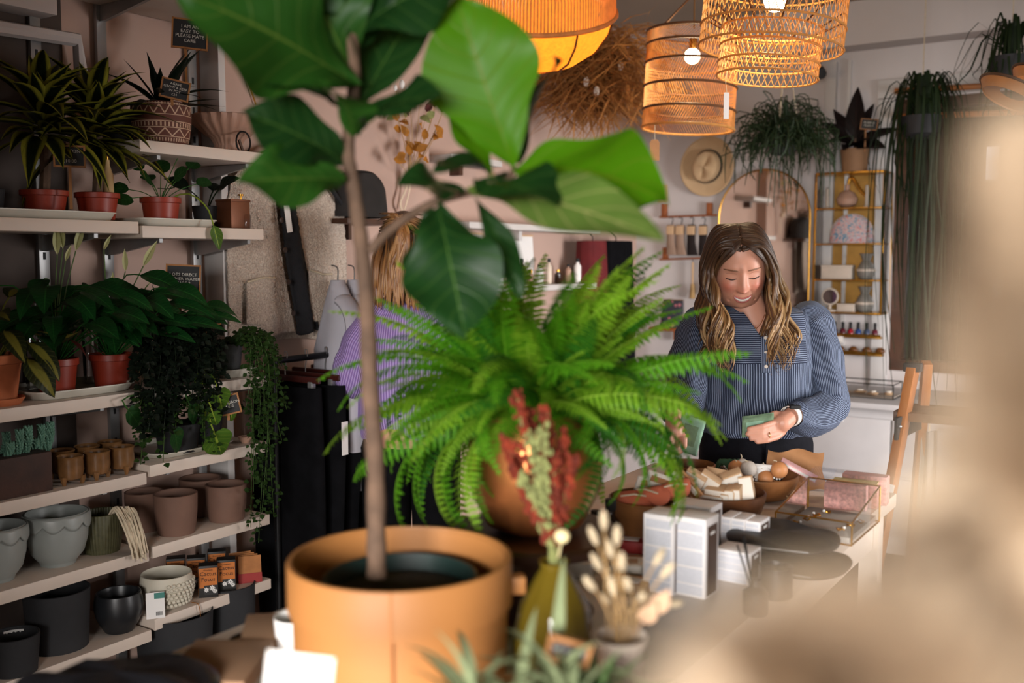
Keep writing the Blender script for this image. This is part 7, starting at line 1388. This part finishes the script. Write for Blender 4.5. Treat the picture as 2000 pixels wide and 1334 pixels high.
def cf(u, v):
    a = 2*PI*u; fr = max(0, -math.sin(a)); th = v*lerp(1.95, .74, fr**.8); p = Vector((.081*math.sin(th)*math.cos(a), .108*math.sin(th)*math.sin(a)+.006, .119*math.cos(th))); return HR @ (p*HS)+HC
CB.sheet(cf, 40, 16, True)
for k in range(len(CB.v)): CB.c[k] = ROOT[0]
CB.build('scalp_hair', M_hair, hair, smooth=180)
# banknotes
M_note = mat('green banknote', srgb(112, 138, 108), .8, var=.25, scale=45); M_note2 = mat('pale green banknote', srgb(140, 176, 150), .8, var=.2, scale=45)
def wpt(l): return ORG+Vector((l.x*math.cos(YAW)-l.y*math.sin(YAW), l.x*math.sin(YAW)+l.y*math.cos(YAW), l.z))
for i in range(4):
    o = thing('banknote', ['front folded green banknote in the hand with the watch', 'second folded green banknote in the hand with the watch', 'third folded green banknote in the hand with the watch', 'rear folded green banknote in the hand with the watch'][i], 'banknote', wpt(L(1480, 833, -.228+i*.004)), YAW, 'notes in the left hand')
    MB().sheet(lambda u, v: (.088*(u-.5), .004*math.sin(u*3+i), .052*(v-.5)+.012*(u-.5)+.003*i), 12, 4).build('paper', M_note, o, solid=.0008, smooth=180); MB().sheet(lambda u, v: (.05*(u-.5)-.008, .004*math.sin(((u-.5)*.57+.41)*3+i)-.0012, .03*(v-.5)+.012*((u-.5)*.57-.09)+.003*i), 8, 2).build('print', M_note2, o, smooth=180)
o = thing('banknote', 'pale green banknote held out in the hand behind the fern', 'banknote', wpt(L(1346, 850, -.235)), YAW-.2)
Rn = Matrix.Rotation(.25, 3, 'Y'); MB().sheet(lambda u, v: Rn @ Vector((.07*(u-.5), .006*math.sin(u*4+v*2), .105*(v-.5))), 10, 10).build('paper', M_note2, o, solid=.0008, smooth=180); MB().sheet(lambda u, v: Rn @ Vector((.04*(u-.5), .006*math.sin((u*.57+.2)*4+(v*.6+.2)*2)-.0012, .06*(v-.5))), 6, 6).build('print', M_note, o, smooth=180)
# ---------------- the woman in purple, seen from behind
D2 = 3.62; w2_ = at(782, 667, D2); ORG2 = Vector((w2_.x, w2_.y, 0))
def L2(px, py, y=0.0): w = at(px, py, D2+y*math.cos(PITCH)); d = w-ORG2; return Vector((d.dot(RGT), d.x*-math.sin(YAW)+d.y*math.cos(YAW), d.z))
p2 = thing('person', 'person in lilac ribbed jumper seen from behind with a ponytail', 'person', ORG2, YAW)
HC2 = L2(788, 476, .02); HR2 = Matrix.Rotation(PI+.25, 3, 'Z'); h2 = head_mesh(); B2 = MB(); B2.add([HR2 @ Vector(v)+HC2 for v in h2.v], h2.f, None, [h2.c.get(i, SKIN) for i in range(len(h2.v))])
s2 = {-1: L2(733, 612, .0), 1: L2(872, 612, .0)}; e2 = {-1: L2(688, 735, .0), 1: L2(905, 745, .0)}; w2 = {-1: L2(700, 655, .17), 1: L2(880, 800, .15)}
bo = MB(); caps(bo, [L2(790, 600, .03), HC2+Vector((0, 0, -.07))], [.055, .052]); bo.ell(L2(798, 700, .02), (.15, .1, .22), 18, 12).ell(L2(798, 850, .02), (.16, .11, .12), 18, 12); caps(bo, [s2[-1], L2(800, 600, .02), s2[1]], [.05, .06, .05])
for s in (-1, 1):
    caps(bo, [s2[s], e2[s], w2[s]], [.045, .038, .026]); x0 = L2(800, 800).x+s*.085; caps(bo, [Vector((x0, .02, .85)), Vector((x0, .02, .48)), Vector((x0, .04, .09))], [.085, .056, .04])
caps(bo, [w2[-1], L2(694, 662, .2)], [.026, .03])
for q in range(4): caps(bo, [L2(694, 662, .2), L2(686+q*6, 652, .22), L2(682+q*6, 640-q, .2), L2(686+q*6, 634, .19)], [.015, .0098, .0088, .0075], 8)
caps(bo, [L2(700, 664, .19), L2(708, 652, .18), L2(706, 642, .18)], [.014, .0105, .008], 8); caps(bo, [w2[1], L2(872, 812, .19)], [.026, .03])
for q in range(5): caps(bo, [L2(872, 812, .19), L2(862+q*5, 824, .2+.004*q), L2(860+q*5, 836, .2)], [.014, .0098, .008], 8)
v_, f_ = remesh(bo, .0075); B2.add(v_, f_, None, [SKIN]*len(v_)); B2.build('body', M_skin, p2, smooth=180)
tl_ = NT('lilac rib knit'); u_ = tl_.n('ShaderNodeSeparateXYZ', {0: tl_.n('ShaderNodeUVMap').outputs[0]}); sn = tl_.math('SINE', tl_.math('MULTIPLY', u_.outputs[0], 700.)); M_lilac = tl_.end(tl_.bsdf(tl_.mix(tl_.ramp(sn, -.6, .8), srgb(136, 108, 172), srgb(190, 164, 222)), .9, 0, tl_.bump(sn, .6, .004)))
c2 = L2(800, 700).x; z0 = s2[1].z
def jf(Lv, a, v, u): z, x0, y0, rx, ry = Lv; fo = .006*math.sin(a*5+v*9)*v; return Vector((x0+(rx+fo)*math.cos(a), y0+(ry+fo)*math.sin(a), z+.02*g2(v, .1)*max(0, -math.sin(a))))
rings([(z0+.055, c2-.01, .03, .075, .07), (z0+.03, c2, .03, .14, .085), (z0-.01, c2, .03, .18, .1), (z0-.1, c2, .02, .19, .13), (z0-.25, c2, .02, .2, .14), (z0-.38, c2, .02, .2, .14), (L2(0, 856).z, c2, .02, .18, .13)], 80, jf, 1.1).build('jumper', M_lilac, p2, smooth=180)
for s in (-1, 1): sleeve([s2[s]+Vector((-s*.03, 0, .015)), lerp(s2[s], e2[s], .5)+Vector((s*.01, 0, 0)), e2[s]+Vector((s*.006, 0, -.01)), lerp(e2[s], w2[s], .6), lerp(e2[s], w2[s], .85)], [.062, .068, .07, .058, .04], 40, 44, .006, .45, s).build('sleeve', M_lilac, p2, smooth=180)
sk = rings([(L2(0, 845).z, c2, .02, .165, .12), (.85, c2, .02, .185, .14), (.78, c2, .02, .18, .13)], 40, tf, 1).build('trousers', M_trous, p2, smooth=180)
for s in (-1, 1): x0 = c2+s*.09; rings([(.8, x0, .02, .095, .125), (.45, x0, .02, .085, .1), (.08, x0, .03, .08, .09)], 28, tf, 1).build('trouser_leg', M_trous, sk, smooth=180); MB().ell((x0, .07, .04), (.048, .13, .042), 14, 8).build('shoe', M_leather, p2)
HB2 = MB(); random.seed(5); knot = HC2+Vector((.012, -.105, .075)); HB2.sheet(lambda u, v: HC2+Vector((.083*math.sin(v*2.0)*math.cos(2*PI*u), .108*math.sin(v*2.0)*math.sin(2*PI*u)-.004, .12*math.cos(v*2.0))), 40, 16, True)
for k in range(len(HB2.v)): HB2.c[k] = ROOT[2]
GOLD = [srgb(182, 124, 68), srgb(150, 98, 52), srgb(204, 150, 92)]
for k in range(70):
    a = random.uniform(-1.3, 1.3); st = HC2+Vector((.086*math.sin(a), -.06*math.cos(a)-.03, random.uniform(.03, .11))); lock(HB2, [st, lerp(st, knot, .5)+Vector((0, -.02, .012)), knot], .006, random.choice(ROOT), random.choice(GOLD), .2, 5, 12)
for k in range(60): e_ = HC2+Vector((random.uniform(-.03, .05), random.uniform(-.14, -.1), -.2+random.uniform(-.04, .06))); lock(HB2, [knot, knot+Vector((random.uniform(-.02, .02), -.03, -.05)), lerp(knot, e_, .6)+Vector((random.uniform(-.025, .025), -.01, 0)), e_], .008, random.choice(GOLD), random.choice(GOLD), .2, 6, 18)
for k in range(150):
    a = random.uniform(-1.75, 1.75); r0 = HC2+Vector((.088*math.sin(a), -.098*math.cos(a), random.uniform(-.02, .04))); e_ = HC2+Vector((.125*math.sin(a), -.115*math.cos(a)-.02, -.2+random.uniform(-.06, .05))); lock(HB2, [r0, lerp(r0, e_, .5)+Vector((random.uniform(-.012, .012), -.012, 0)), e_], .009, random.choice(ROOT[1:]+GOLD[1:2]), random.choice(GOLD), .3, 6, 16)
hr2 = HB2.build('hair', M_hair, p2, smooth=180); hr2['kind'] = 'stuff'; MB().tube([knot+Vector((.014*math.cos(a), .006*math.sin(a), .014*math.sin(a))) for a in [2*PI*k/16 for k in range(17)]], .004, 6, False).build('hair_tie', M_tort, hr2)
